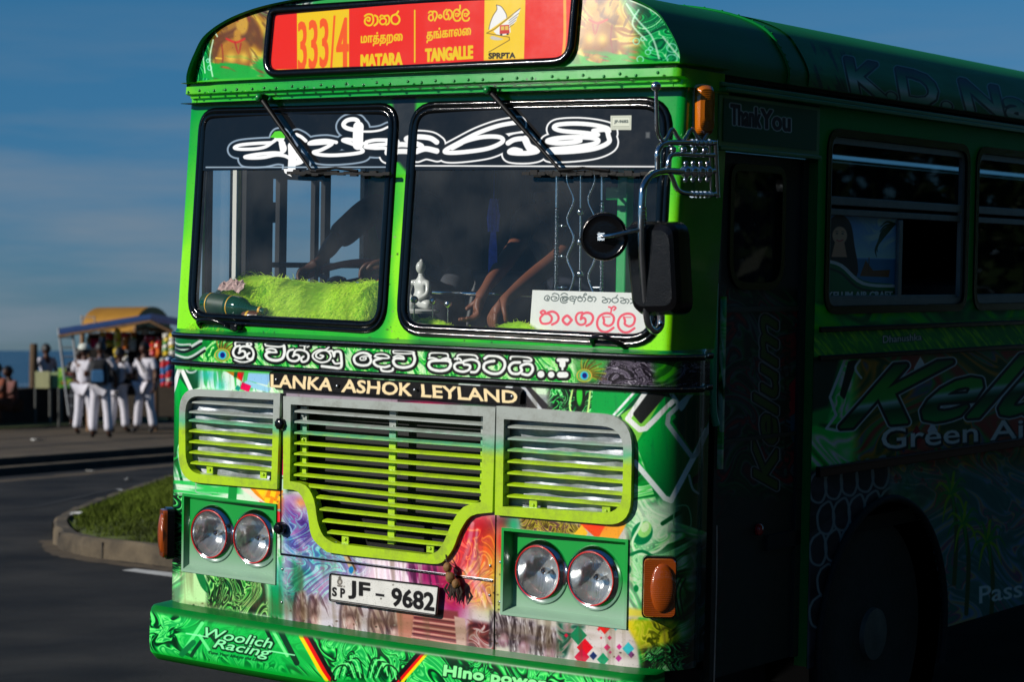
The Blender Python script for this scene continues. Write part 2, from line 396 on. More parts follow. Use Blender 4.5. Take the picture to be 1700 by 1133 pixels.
        for grow, dx, dy, col in layers:
            U, V = s.U[k]-dx, s.V[k]-dy; wn = np.zeros(U.shape, int); d = np.full(U.shape, 1e9)
            for P in L:
                P = np.array(P); G = grow+6
                for i in range(len(P)):
                    x1, y1 = P[i]; x2, y2 = P[(i+1) % len(P)]
                    cr = (x2-x1)*(V-y1)-(U-x1)*(y2-y1)
                    wn += ((y1 <= V) & (y2 > V) & (cr > 0)).astype(int)-((y1 > V) & (y2 <= V) & (cr < 0)).astype(int)
                    dx_, dy_ = x2-x1, y2-y1; t = np.clip(((U-x1)*dx_+(V-y1)*dy_)/(dx_*dx_+dy_*dy_+1e-9), 0, 1)
                    d = np.minimum(d, np.hypot(U-x1-t*dx_, V-y1-t*dy_))
            d = np.where(wn != 0, -d, d); c = np.clip(0.5-(d-grow)/(2*aa), 0, 1)
            if callable(col): s.px[k] = s.px[k]*(1-c[..., None])+col(s.U[k], s.V[k])*c[..., None]
            else: s.put(k, c, col)
    def image(s, name):
        im = bpy.data.images.new(name, s.w, s.h, alpha=False, float_buffer=False)
        b = np.ones((s.h, s.w, 4), np.float32); b[..., :3] = np.clip(s.px/255, 0, 1)
        im.pixels.foreach_set(b.ravel()); im.update(); im.pack(); return im
    def uv(s, a, b): return ((a-s.a0)/(s.a1-s.a0), (b-s.b0)/(s.b1-s.b0))
def mat_paint(name, cv, rough=0.3, coat=0.6, dirt=0.15):
    m = bpy.data.materials.new(name); m.use_nodes = True; N = m.node_tree; p = N.nodes['Principled BSDF']
    t = N.nodes.new('ShaderNodeTexImage'); t.image = cv.image(name); t.extension = 'EXTEND'; t.interpolation = 'Cubic'
    z = N.nodes.new('ShaderNodeTexNoise'); z.inputs['Scale'].default_value = 6; z.inputs['Detail'].default_value = 8; z.inputs['Roughness'].default_value = 0.7
    tc_ = N.nodes.new('ShaderNodeTexCoord'); N.links.new(tc_.outputs['Object'], z.inputs['Vector'])
    rr = N.nodes.new('ShaderNodeMapRange'); rr.inputs[3].default_value = max(0.05, rough-0.06); rr.inputs[4].default_value = rough+0.06; p.inputs['Specular IOR Level'].default_value = .3
    N.links.new(z.outputs['Fac'], rr.inputs[0]); N.links.new(rr.outputs[0], p.inputs['Roughness'])
    d = N.nodes.new('ShaderNodeMixRGB'); d.inputs[2].default_value = (0.10, 0.085, 0.06, 1)
    dr = N.nodes.new('ShaderNodeMapRange'); dr.inputs[1].default_value = 0.5; dr.inputs[2].default_value = 0.8; dr.inputs[3].default_value = 0; dr.inputs[4].default_value = dirt
    N.links.new(z.outputs['Fac'], dr.inputs[0]); N.links.new(dr.outputs[0], d.inputs[0]); N.links.new(t.outputs[0], d.inputs[1]); N.links.new(d.outputs[0], p.inputs['Base Color'])
    p.inputs['Coat Weight'].default_value = coat; p.inputs['Coat Roughness'].default_value = 0.06
    z2 = N.nodes.new('ShaderNodeTexNoise'); z2.inputs['Scale'].default_value = 2.2; z2.inputs['Detail'].default_value = 3; N.links.new(tc_.outputs['Object'], z2.inputs['Vector'])
    bp = N.nodes.new('ShaderNodeBump'); bp.inputs['Strength'].default_value = 0.10; bp.inputs['Distance'].default_value = 0.012
    N.links.new(z2.outputs['Fac'], bp.inputs['Height']); N.links.new(bp.outputs[0], p.inputs['Normal']); N.links.new(bp.outputs[0], p.inputs['Coat Normal'])
    MATS[name] = m; return m
def text_loops(txt, space=1.0, shear=0.0):       # outlines of a line of text in a unit box (y down)
    c = bpy.data.curves.new('txt', 'FONT'); c.body = txt; c.fill_mode = 'NONE'; c.space_character = space; c.resolution_u = 3; c.shear = shear
    o = bpy.data.objects.new('txt', c); COL.objects.link(o); bpy.context.view_layer.update()
    me = o.evaluated_get(bpy.context.evaluated_depsgraph_get()).to_mesh()
    V = [v.co.copy() for v in me.vertices]; nb = {}
    for e in me.edges:
        a, b = e.vertices; nb.setdefault(a, []).append(b); nb.setdefault(b, []).append(a)
    loops = []; seen = set()
    for e in me.edges:
        a, b = e.vertices
        if a in seen: continue
        lp = [a]; seen.add(a); cur = b; prev = a
        while cur not in seen:
            seen.add(cur); lp.append(cur); nx = [q for q in nb[cur] if q != prev]
            if not nx: break
            prev, cur = cur, nx[0]
        loops.append([(V[i].x, V[i].y) for i in lp])
    bpy.data.objects.remove(o); bpy.data.curves.remove(c)
    al = np.concatenate([np.array(l) for l in loops]); x0, y0 = al.min(0); x1, y1 = al.max(0)
    return [[((x-x0)/(x1-x0), (y1-y)/(y1-y0)) for x, y in l] for l in loops]
# ------------------------------------------------------------------ the printed wrap of the bus front
WHITE=(238,242,238); INK=(14,18,16); GRN=(0,150,52); DKG=(4,78,34); LIME=(120,205,40); MINT=(196,236,186); GREY=(128,150,166)
FR = Canvas(S_front, -1.62, 1.72, 0.58, 3.16, 0.0021, (0,140,50))
MB1 = [(0,(6,60,28)),(.18,(8,130,50)),(.42,(40,190,80)),(.6,(150,228,140)),(.8,(226,246,214)),(1,(90,205,100))]
MB2 = [(0,(10,16,14)),(.16,(6,50,28)),(.3,(10,150,60)),(.5,(90,215,100)),(.56,(230,248,220)),(.7,(60,190,80)),(.84,(8,90,40)),(1,(10,20,16))]
MB3 = [(0,(20,16,22)),(.3,(60,54,66)),(.45,(200,196,206)),(.55,(30,26,34)),(.75,(120,112,128)),(1,(14,12,16))]
PEA = [(0,(70,52,20)),(.35,(120,140,40)),(.6,(60,170,60)),(1,(30,120,40))]
F = FR
# lower panel, broad ground colours
F.fill([(200,585),(1240,585),(1240,1150),(200,1150)], (214,238,208), aa=2)
F.marble([(200,590),(480,590),(480,1150),(200,1150)], MB1, sc=42, amp=1.1, seed=2, fx=.8, soft=10, freq=1.3)
F.streaks([(200,600),(480,620),(480,1100),(200,1100)], (238,248,234), 1.35, 7, 60, 5, .46, .62, .85, 12)
F.marble([(1040,650),(1240,640),(1240,1150),(1000,1150),(1040,900)], MB1, sc=46, amp=1.2, seed=8, soft=14, freq=1.2)
# left edge and the patch above the left grille
F.fill([(270,600),(330,600),(345,640),(310,650),(292,760),(270,760)], (16,70,40))
F.stroke([(300,606),(292,632),(286,668),(284,706)], 7, WHITE); F.stroke([(298,606),(316,646),(322,662)], 7, WHITE); F.stroke([(306,606),(312,618),(324,617),(330,604)], 3.5, (190,200,196))
F.fill([(298,628),(318,655),(303,672),(300,730),(289,756),(284,716),(287,660)], (0,168,62), grad=(290,640,292,756,(0,96,44)))
F.fill([(332,606),(446,614),(446,652),(330,646)], (220,240,226), aa=3)
F.streaks([(328,600),(420,606),(430,650),(328,646)], (60,176,84), 1.53, 5, 40, 9, .45, .6, .9, 5)
F.blob(344,622,16,12,(40,170,170),.7); F.blob(366,640,10,10,(90,200,210),.6)
F.fill([(364,610),(386,612),(402,634)], (176,112,30)); F.fill([(384,611),(407,613),(401,634)], (206,28,34)); F.fill([(389,618),(395,617),(393,627),(388,627)], (20,80,40))
F.fill([(414,612),(452,616),(452,622),(444,640),(410,632)], (150,196,228)); F.fill([(410,632),(450,645),(446,652),(400,640)], (158,206,226))
F.fill([(402,635),(417,641),(413,651),(398,646)], (214,16,84)); F.fill([(394,640),(400,644),(396,650),(390,646)], (26,140,120))
F.fill([(448,616),(476,618),(474,624),(450,622)], (40,176,150)); F.fill([(455,640),(474,648),(474,740),(466,740),(464,652)], (190,226,178)); F.fill([(466,740),(474,742),(472,790),(464,788)], (222,18,110))
# dark field behind the badge, silver dashes
F.fill([(470,612),(868,634),(926,690),(868,690),(470,668)], (38,36,42)); F.streaks([(470,612),(926,640),(926,690),(470,668)], (110,108,122), .06, 9, 120, 14, .5, .75, .7, 4)
for x, w in ((512,10),(566,10),(582,22),(622,18),(648,10),(764,22),(786,14),(842,12)):
    y = 617+(x-470)*.0585; F.fill([(x,y),(x+w,y+w*.06),(x+w-4,y+6.5),(x-4,y+5.5)], (216,218,222))
F.fill([(475,653),(660,664),(660,676),(475,664)], (150,140,150)); F.blob(700,672,40,5,(190,16,80),.9); F.blob(780,678,26,5,(40,170,80),.8)
F.fill([(864,640),(880,642),(926,690),(866,690)], (40,38,42)); F.stroke([(866,640),(900,684)], 6, (190,194,198)); F.stroke([(856,646),(872,672)], 5, (20,18,20))
F.marble([(910,640),(1010,648),(1000,700),(915,690)], MB2, sc=17, amp=1.3, seed=21, fx=1.3, soft=6)
F.stroke([(952,640),(946,676),(956,692),(974,688),(980,648)], 3, (206,240,150)); F.ell(963,662,9,22,(10,26,16)); F.ell(962,656,5,18,(60,190,60))
F.fill([(985,644),(1076,648),(1012,700),(980,694)], (0,146,66)); F.stroke([(1060,644),(1004,706)], 4.5, WHITE); F.fill([(1066,648),(1080,650),(1032,700),(1020,700)], (8,66,40)); F.stroke([(1086,650),(1030,702)], 3, (150,220,120))
# outlined lozenges on the right corner
F.fill([(1052,726),(1110,640),(1220,640),(1220,900),(1100,860)], (0,150,60), grad=(1060,700,1180,780,(8,80,36)))
F.fill([(1104,640),(1190,650),(1150,735),(1106,728)], (6,70,40))
F.fill([(1030,690),(1100,640),(1112,640),(1056,738)], (126,196,80))
F.stroke([(1072,652),(1042,696),(1062,714),(1072,712),(1116,668)], 9, WHITE, sm=False); F.fill([(1050,688),(1078,650),(1110,652),(1064,705)], (32,34,34), rnd=4)
F.fill([(1056,740),(1112,676),(1152,742),(1110,836)], (0,160,66), grad=(1062,720,1140,800,(0,84,44)))
F.stroke([(1054,768),(1104,828),(1114,832),(1160,744),(1172,715)], 9, (226,236,232), sm=False)
F.stroke([(1112,650),(1132,680),(1148,650)], 7, (170,190,182), sm=False); F.stroke([(1150,652),(1110,690),(1108,704),(1148,758),(1156,756),(1186,690)], 8, (168,188,184), sm=False)
F.fill([(1116,700),(1150,664),(1180,690),(1150,750)], (6,62,40)); F.fill([(1150,795),(1166,780),(1160,800),(1150,806)], (20,30,24)); F.stroke([(1144,790),(1150,812),(1160,820)], 4, (170,190,182))
# left: under the grille
F.fill([(292,800),(470,816),(470,850),(292,830)], (216,236,212), aa=5); F.streaks([(280,790),(400,800),(400,850),(280,840)], (40,180,80), .08, 5, 60, 31, .45, .6, .9, 6)
F.stroke([(302,790),(324,800),(326,818),(350,822)], 2, (150,190,160)); F.fill([(380,806),(394,807),(392,838),(378,836)], (10,130,56)); F.fill([(412,808),(470,815),(466,846),(446,846)], (226,142,30)); F.fill([(420,808),(446,811),(438,830)], (240,196,60))
for x, y in ((432,811),(450,815),(462,822),(440,826),(454,832)): F.fill([(x,y),(x+9,y+2),(x+6,y+12),(x-2,y+9)], (246,206,40))
F.fill([(404,806),(452,844),(440,842),(400,812)], (236,226,210)); F.fill([(430,832),(462,846),(452,850)], (226,40,40)); F.fill([(456,848),(470,852),(464,876),(452,872)], (226,40,30)); F.fill([(468,826),(484,836),(478,860),(466,852)], (216,120,30))
# left: marbling round the headlights
F.marble([(276,818),(314,824),(308,1010),(276,1010)], MB2, sc=20, amp=1.5, seed=5, soft=4, fx=.8)
F.fill([(284,955),(310,952),(330,1004),(284,1000)], (216,240,204), aa=6); F.marble([(284,950),(312,950),(340,1004),(284,1000)], MB1, sc=18, seed=40, soft=6, alpha=.55)
F.fill([(306,948),(458,970),(458,1022),(300,1004)], (190,232,170), aa=5); F.stroke([(330,950),(344,978),(374,988),(430,990)], 12, (12,110,56)); F.stroke([(344,950),(360,972),(420,978)], 7, (14,40,26))
F.marble([(344,948),(440,962),(446,1024),(344,1008)], [(0,(12,24,16)),(.22,(10,90,44)),(.4,(130,210,110)),(.6,(206,242,160)),(.8,(60,180,70)),(1,(10,30,18))], sc=15, amp=1.3, seed=700, fx=1.6, fy=.7, soft=4, freq=2.0)
F.fill([(448,972),(476,975),(476,1026),(448,1022)], (0,140,70), aa=4); F.blob(470,960,24,30,(36,150,130),.8)
# centre: clouds of colour, falling light, feet and stairs
F.fill([(470,820),(834,852),(834,1090),(470,1040)], (206,200,210), aa=4)
for a in ((486,850,18,26,(120,40,130)),(500,838,10,10,(240,150,60)),(506,876,12,30,(60,30,110)),(492,905,14,22,(110,90,180)),(480,885,9,26,(60,140,190)),(540,925,34,20,(30,176,180)),(512,955,30,26,(40,170,160)),(490,990,22,30,(20,110,70)),(556,945,24,24,(170,220,200)),(530,985,24,24,(210,190,196)),
          (640,945,60,22,(236,216,228)),(610,965,30,30,(226,200,214)),(700,955,30,28,(120,20,80)),(735,965,28,34,(172,10,84)),(752,1000,24,40,(150,20,80)),(776,890,26,36,(226,40,50)),(768,930,16,30,(240,90,90)),(800,880,22,30,(190,20,40)),(815,905,18,30,(226,120,30)),(822,950,16,40,(206,180,30)),(800,980,20,34,(212,190,90)),(826,1000,14,30,(120,150,40))): F.blob(*a, .92)
F.streaks([(470,830),(540,850),(580,1000),(470,1000)], (236,226,240), .9, 10, 60, 50, .5, .75, .7, 8)
F.streaks([(590,925),(700,935),(690,1000),(600,990)], (252,240,248), 1.45, 4, 60, 51, .4, .62, .9, 8); F.streaks([(660,930),(740,940),(740,1000),(680,1000)], (60,14,50), 1.4, 6, 50, 52, .5, .7, .8, 8)
for x0, y0, x1, y1, w, c in ((784,870,762,950,7,(250,190,190)),(792,880,774,960,4,(252,220,216)),(772,945,806,1010,9,(244,236,240)),(780,945,822,1018,5,(240,226,236)),(768,930,790,1000,4,(250,150,150)),(806,900,792,960,5,(246,150,60)),(760,950,770,1010,4,(206,20,60))): F.stroke([(x0,y0),((x0+x1)/2+4,(y0+y1)/2),(x1,y1)], [w,w,1.5], c, .85, aa=1.6)
F.marble([(472,842),(560,862),(610,940),(590,1000),(474,990)], [(0,(40,20,80)),(.3,(90,60,160)),(.5,(60,170,190)),(.62,(236,240,246)),(.8,(60,190,170)),(1,(150,60,140))], sc=17, amp=1.4, seed=720, soft=12, alpha=.5, freq=1.8)
F.marble([(740,880),(826,860),(826,1010),(740,1000)], [(0,(120,10,30)),(.4,(226,50,40)),(.6,(250,190,150)),(.75,(236,150,40)),(1,(150,16,60))], sc=15, amp=1.2, seed=724, soft=10, alpha=.45, fy=.6, freq=1.8)
F.fill([(486,930),(505,950),(498,1000),(484,970)], (20,110,60), .7, aa=4); F.stroke([(566,908),(578,934),(586,950)], 6, (196,176,140)); F.stroke([(570,910),(590,946)], 3, (90,60,40)); F.ell(583,947,4,6,(30,120,170))
for x, y, sc_ in ((500,1010,12),(522,1016,10),(582,1020,17),(630,1030,18),(656,1038,14),(850,1056,20),(892,1066,22),(926,1076,20)):
    base = (140,112,104) if x > 540 else (120,86,96); B_ = [(x-sc_,1068+(x-600)*.12),(x-sc_*.95,y-2),(x-sc_*.5,y-26),(x+sc_*.5,y-27),(x+sc_*.95,y-2),(x+sc_,1074+(x-600)*.12)]
    F.fill(B_, base, .95, aa=4, grad=(x-sc_,y,x+sc_*.6,y,(214,198,190))); F.streaks(B_, (66,44,46), 1.45, 3.2, 16, int(x), .46, .7, .75, 3); F.streaks(B_, (236,226,222), 1.4, 3, 14, int(x)+1, .55, .75, .7, 3)
    F.blob(x, y+3, sc_*.75, 8, (52,30,34), .75); F.ell(x,y+15,sc_*.50,10,(180,140,134),.8,aa=2.5); F.blob(x-2,y+13,sc_*.22,5,(226,206,200),.7); F.stroke([(x-sc_,y+30),(x-sc_*.98,y-6),(x-sc_*.7,y-24)], 3.5, (40,24,30), .7, aa=2)
F.streaks([(480,985),(680,1000),(680,1066),(480,1044)], (60,36,44), 1.2, 5, 40, 60, .56, .72, .7, 5)
F.fill([(656,1000),(690,1004),(684,1062),(662,1058)], (176,120,104), aa=1.5); F.fill([(688,1008),(760,1016),(766,1080),(684,1066)], (120,56,60), aa=2)
for i in range(5): F.stroke([(688-i,1022+i*9),(758+i,1031+i*10)], 3.2, (206,150,140)); F.stroke([(688-i,1026+i*9),(758+i,1035+i*10)], 2, (70,24,34))
F.fill([(754,1024),(772,1028),(778,1080),(758,1076)], (190,160,150), aa=1.2); F.marble([(776,1030),(834,1040),(834,1092),(776,1084)], [(0,(60,20,28)),(.5,(130,60,60)),(1,(190,170,170))], sc=10, seed=70, soft=4)
# right: above and round the headlights
F.fill([(826,850),(1060,880),(1060,1120),(822,1086)], (196,190,180), aa=3)
F.blob(838,868,20,14,(60,20,50),.9); F.blob(852,872,12,14,(40,160,110),.9); F.blob(836,925,10,44,(200,170,40),.9); F.blob(836,975,12,36,(190,190,60),.9); F.blob(830,900,7,30,(190,40,40),.8); F.blob(832,1010,10,22,(170,180,90),.8)
F.marble([(862,856),(970,872),(960,896),(866,880)], [(0,(60,44,30)),(.4,(150,140,40)),(.7,(206,190,90)),(1,(90,60,60))], sc=9, amp=1.4, seed=75, soft=4)
F.fill([(962,870),(1036,872),(1010,908),(985,890)], (222,84,40)); F.fill([(1010,864),(1042,868),(1022,902),(990,900)], (232,160,60)); F.fill([(952,888),(966,872),(976,886),(966,898)], (232,186,60)); F.blob(990,872,14,8,(236,60,40),.8)
F.marble([(1040,840),(1090,830),(1150,900),(1130,1010),(1046,1010),(1044,890)], MB1, sc=26, amp=1.5, seed=80, soft=8, freq=1.3)
F.fill([(1050,836),(1120,830),(1128,880),(1070,915),(1044,880)], (224,244,216), .8, aa=10); F.fill([(1046,905),(1120,915),(1110,1010),(1044,1010)], (200,240,200), .55, aa=10)
F.ell(1066,886,17,20,(0,120,70),rot=.5); F.ell(1070,880,11,14,(160,226,130),rot=.5); F.ell(1071,876,6,9,(214,246,190),rot=.5); F.stroke([(1058,846),(1066,866),(1050,900),(1060,920),(1090,916),(1110,900)], 4, (220,248,206)); F.stroke([(1100,870),(1140,845),(1150,850)], 7, (0,80,40)); F.stroke([(1046,922),(1066,916),(1086,926)], 5, (0,110,60))
F.ell(1056,978,4,6,(0,120,60)); F.ell(1044,946,4,7,(0,100,60)); F.fill([(1040,1010),(1072,1014),(1076,1026),(1042,1024)], (216,206,90), aa=3); F.stroke([(1120,842),(1142,842),(1146,876),(1120,876)], 2, (120,180,130), closed=True)
for i in range(4): F.stroke([(1120+i*6,950+i*4),(1108+i*7,985),(1118+i*6,1030)], 3, (10,60,36))
# right: toes, coloured squares and yellow marbling
for i, (x, y) in enumerate(((836,1046),(870,1058),(912,1070))):
    B_ = [(x-21,y-30),(x+20,y-26),(x+23,y+30),(x-23,y+26)]; F.fill(B_, (150,140,146), .9, aa=4); F.streaks(B_, (40,30,36), 1.3+.2*i, 3, 20, 600+i, .44, .62, .85, 4); F.streaks(B_, (236,232,236), 1.5, 3.4, 16, 610+i, .52, .68, .85, 4)
    F.blob(x, y+4, 15, 8, (40,22,30), .7); F.ell(x,y+18,9,11,(150,110,122),.75,aa=2.5); F.blob(x-2,y+16,4,5,(210,190,198),.7); F.stroke([(x-22,y+28),(x-21,y-4),(x-14,y-28)], 3.5, (26,18,24), .8, aa=2)
F.marble([(926,1034),(970,1040),(962,1096),(926,1090)], [(0,(10,60,50)),(.5,(60,120,96)),(1,(150,130,130))], sc=11, seed=97, soft=4)
F.fill([(955,1045),(1050,1055),(1064,1112),(938,1098)], (214,206,204), aa=3)
for x, y, s_, c in ((1004,1040,14,(214,40,36)),(1022,1042,6,(60,180,190)),(971,1076,15,(206,20,40)),(966,1092,14,(196,14,60)),(1001,1096,11,(10,140,96)),(960,1056,16,(20,120,80)),(1008,1076,6,(206,50,110)),(1028,1075,5,(196,60,130)),(1043,1078,11,(60,186,196)),(1048,1088,6,(120,60,120)),(1012,1060,4,(206,40,90)),(994,1046,3,(206,40,60)),(998,1060,2,(206,40,60)),(1027,1094,6,(180,60,140)),(985,1090,7,(20,40,90)),(1013,1084,3,(190,50,120)),(940,1056,4,(190,30,60))):
    F.fill([(x,y-s_),(x+s_*.9,y),(x,y+s_),(x-s_*.9,y)], c)
F.fill([(1034,1030),(1118,1032),(1100,1096),(1070,1090)], (212,196,50), aa=3); F.marble([(1050,1030),(1124,1034),(1140,1110),(1070,1110)], [(0,(60,70,10)),(.35,(150,160,30)),(.6,(226,220,80)),(1,(160,180,30))], sc=20, seed=101, amp=1.3, soft=6)
F.ell(1102,1062,7,13,(226,226,60),rot=.3); F.ell(1102,1062,11,19,(90,100,20),rot=.3,ring=2.5); F.marble([(1070,1080),(1150,1060),(1170,1130),(1060,1130)], MB2, sc=14, seed=104, amp=1.4, soft=6)
F.marble([(1150,900),(1220,880),(1220,1120),(1136,1120)], [(0,(6,30,20)),(.5,(60,80,90)),(1,(8,70,40))], sc=30, seed=108, soft=14)
# the band between the two mouldings
F.fill([(270,545),(1240,585),(1240,660),(270,612)], (70,176,66), aa=2)
F.marble([(270,548),(1240,588),(1240,650),(270,606)], [(0,(0,110,40)),(.4,(20,170,60)),(.65,(120,220,90)),(.85,(226,246,206)),(1,(60,180,60))], sc=13, amp=1.3, seed=120, soft=3, fx=1.4)
F.streaks([(380,556),(960,590),(960,640),(380,606)], (226,248,206), 1.1, 6, 24, 121, .5, .66, .8, 3)
F.fill([(278,552),(330,556),(330,602),(278,600)], (12,100,44), aa=3)
for a, b, c, w in (((284,572),(306,580),(334,566),5),((284,586),(312,594),(340,578),4),((286,564),(296,572),(316,572),3)): F.stroke([a,b,c], w, (196,204,200)); F.stroke([(a[0],a[1]+5),(b[0],b[1]+5),(c[0],c[1]+5)], 4, (16,20,20))
def feather(x, y, dr):
    for i in range(26):
        a = dr+(i-13)*.085; l = 30+8*sin(i*1.7); F.stroke([(x,y),(x+l*.6*cos(a),y+l*.5*sin(a)),(x+l*cos(a+.12),y+l*.8*sin(a+.12))], 1.8, [(110,84,30),(150,160,50),(70,52,22)][i%3], .9)
    F.ell(x,y,13,11,(206,170,70)); F.ell(x,y,11,9.5,(60,176,90)); F.ell(x,y,8.5,8,(206,130,60)); F.ell(x,y,7,7,(60,190,206)); F.ell(x+.5,y,4,4.6,(20,30,110))
F.marble([(955,590),(1200,600),(1200,650),(960,642)], MB3, sc=19, amp=1.5, seed=133, soft=6, fx=.8)
F.marble([(1085,596),(1130,598),(1120,640),(1090,636)], [(0,(10,60,20)),(.6,(60,160,30)),(1,(20,90,30))], sc=16, seed=134, soft=8)
F.fill([(955,598),(985,592),(1010,600),(990,636),(956,634)], (70,170,70), .8, aa=5)
feather(369,590,-.9); feather(970,624,-.75)
S1 = [([(160,105),(165,65),(250,60),(340,68),(365,95),(340,110),(305,95),(322,80)],26),([(215,110),(160,130),(130,200),(160,255),(230,270),(285,240),(280,190),(240,180),(205,205)],32),([(215,190),(230,130),(300,120),(370,150),(395,220),(370,275),(320,275),(310,230),(340,205)],30),([(150,290),(220,318),(300,318),(375,290),(392,250)],24),
 ([(545,100),(550,75),(660,72),(770,80),(780,110),(720,125),(620,118),(550,110)],24),([(690,195),(665,158),(600,148),(555,165),(600,192),(680,196)],26),([(785,120),(790,200),(760,275),(680,300),(590,280),(550,232),(580,192),(600,192)],40),
 ([(900,160),(850,175),(825,230),(850,290),(920,310),(975,285),(975,240),(930,225),(900,245)],32),([(910,235),(930,175),(1000,165),(1070,190),(1100,240),(1080,300),(1020,318),(1005,275),(1035,250)],30),([(1045,160),(1045,112),(990,105)],24),([(1045,120),(1085,100),(1105,115),(1080,130)],20),
 ([(1360,130),(1310,165),(1240,165),(1180,195),(1150,240),(1180,290),(1260,325),(1350,305),(1385,240),(1340,180),(1270,175),(1200,215),(1200,255),(1250,275),(1290,245),(1250,232)],26),([(1350,185),(1400,180),(1420,230)],30),([(1425,245),(1440,190),(1500,190),(1518,250),(1512,390),(1390,388),(1270,374)],36),([(1410,300),(1440,340),(1500,335)],28)]
S2 = [([(385,180),(330,145),(250,140),(170,180),(150,230),(180,290),(260,315),(350,305),(390,250),(372,190)],38),([(372,190),(300,182),(240,205),(250,240),(310,235),(320,205),(280,212)],22),([(440,190),(470,160),(560,155),(630,180),(640,210),(540,212),(440,190)],26),([(540,215),(450,240),(430,280),(480,325),(580,340),(650,322)],38),([(530,345),(545,388),(620,402),(690,388),(700,360)],34),
 ([(705,130),(715,105),(850,105),(980,120),(990,145),(850,150),(710,140)],24),([(990,150),(1008,230),(970,312),(860,345),(750,325),(705,260),(740,215),(850,220)],42),([(705,200),(760,175),(840,190),(858,225)],24),([(1215,185),(1230,145),(1350,135),(1460,150),(1480,190)],28),([(1205,215),(1260,210),(1320,228),(1360,250),(1400,225),(1470,212),(1510,240)],30),([(1215,270),(1260,250),(1370,245),(1480,252),(1515,300),(1470,370),(1360,392),(1250,368),(1205,315),(1215,270)],44)]
S3 = [([(420,135),(430,90),(520,85),(600,95),(625,125)],22),([(395,130),(440,125),(470,160),(490,190)],22),([(480,165),(420,170),(390,200),(410,240),(480,258),(540,235),(545,195),(490,185)],28),([(490,150),(570,135),(630,160),(642,210),(610,258),(560,262)],28),([(695,125),(740,98),(830,105),(892,150),(895,215),(845,272),(760,275),(690,232),(695,180),(740,158),(790,150)],30),
 ([(955,130),(970,105),(1070,105),(1150,120),(1165,150),(1090,150)],22),([(1050,165),(980,170),(942,215),(965,270),(1030,280),(1068,250),(1060,205),(1110,180),(1165,190),(1180,240),(1140,290),(1075,280)],30),([(1262,285),(1263,285)],72),([(1366,288),(1367,288)],66),([(1455,290),(1510,290)],62),([(1440,140),(1480,135),(1525,140)],40),([(1480,150),(1480,190)],64),([(1480,190),(1480,235)],24)]
for g, k in ((3.4,INK),(0,WHITE)):
    for st, tf in ((S1,(7.727,370,560)),(S2,(8.5,570,570)),(S3,(6.071,690,575))): F.word(st, tf, [(g,0.8 if g else 0,1.2 if g else 0,k)])
# windscreen surround: sprayed green, brighter on the pillars
Uz, Vz = F.U, F.V; up = (F.B > ZB-.001) & (F.B < 2.735)
g1 = np.array((0,132,50)); g2 = np.array((134,214,22)); t = np.clip((fbm(F.A*3+5, F.B*2.2, 77, 3)-.36)/.3, 0, 1)[..., None]
pil = np.exp(-((np.abs(F.A)-1.17)/.10)**2)+np.exp(-((F.A-.02)/.06)**2)*1.1+.25*np.exp(-((F.B-1.78)/.05)**2)
t = np.clip(.35*t[..., 0]+pil*np.clip((2.52-F.B)/.5, 0, 1), 0, 1)[..., None]
F.px[up] = (g1*(1-t)+g2*t)[up]
F.fill([(652,150),(690,150),(688,300),(656,262),(654,240)], (16,20,22), aa=3)
# headboard: ochre panels, green marbling at both ends, silver lines
hb = F.B > 2.735
F.px[hb] = (10,140,56)
TOPM = [(0,(4,70,40)),(.3,(0,140,70)),(.5,(30,180,90)),(.62,(190,240,190)),(.7,(20,160,80)),(1,(0,96,56))]
F.marble([(300,-20),(420,-40),(400,150),(300,160)], TOPM, sc=26, amp=1.5, seed=141, soft=8); F.marble([(1030,-40),(1180,-40),(1180,150),(1040,140)], TOPM, sc=28, amp=1.5, seed=145, soft=8)
F.marble([(410,-30),(520,-60),(520,40),(430,60)], [(0,(40,40,40)),(.5,(190,190,190)),(1,(60,140,80))], sc=10, amp=1.5, seed=150, soft=8)
OCH = [(0,(96,56,14)),(.35,(160,118,30)),(.6,(196,164,54)),(.85,(214,196,110)),(1,(150,96,24))]
F.marble([(352,30),(400,14),(446,24),(438,130),(352,132),(346,90)], OCH, sc=44, amp=1.1, seed=151, soft=8, freq=1.1); F.marble([(948,-30),(1010,-40),(1040,10),(1064,70),(1060,112),(960,112),(940,60)], OCH, sc=44, amp=1.1, seed=155, soft=8, freq=1.1)
F.streaks([(346,10),(446,10),(440,134),(346,134)], (90,58,16), .9, 6, 22, 156, .52, .66, .6, 6); F.streaks([(945,-30),(1066,-20),(1066,116),(945,112)], (90,58,16), 2.0, 6, 22, 157, .52, .66, .6, 6)
for cx, cy, sg in ((392,62,1),(992,30,-1)):        # plain ochre bust shapes, no likeness
    q = lambda pts: [(cx+sg*x, cy+y) for x, y in pts]
    F.fill(q([(-36,58),(-32,30),(-24,10),(-6,0),(8,0),(20,8),(26,32),(22,60)]), (176,126,34), aa=3, grad=(cx-30,cy,cx+26,cy+50,(120,72,20)), rnd=8)
    F.ell(cx+sg*10,cy-22,10,17,(186,146,52),aa=2); F.stroke(q([(2,-28),(4,-40),(16,-42),(22,-28)]), 4, (120,50,20),.9,aa=1.5); F.stroke(q([(2,-8),(2,2)]), 11, (176,130,40), aa=2)
    F.stroke(q([(-16,2),(0,8),(14,2)]), 3, (190,40,24), aa=1.4); F.stroke(q([(-2,8),(4,26),(8,10)]), 2.2, (150,40,20), aa=1.2)
    F.blob(cx-sg*8,cy+34,9,10,(222,190,80),.9); F.blob(cx+sg*13,cy+33,8,10,(222,190,80),.9); F.stroke(q([(-34,34),(-24,35)]), 3, (206,170,60)); F.stroke(q([(-24,12),(-22,34),(-26,58)]), 2, (130,40,20), .8, aa=1.2)
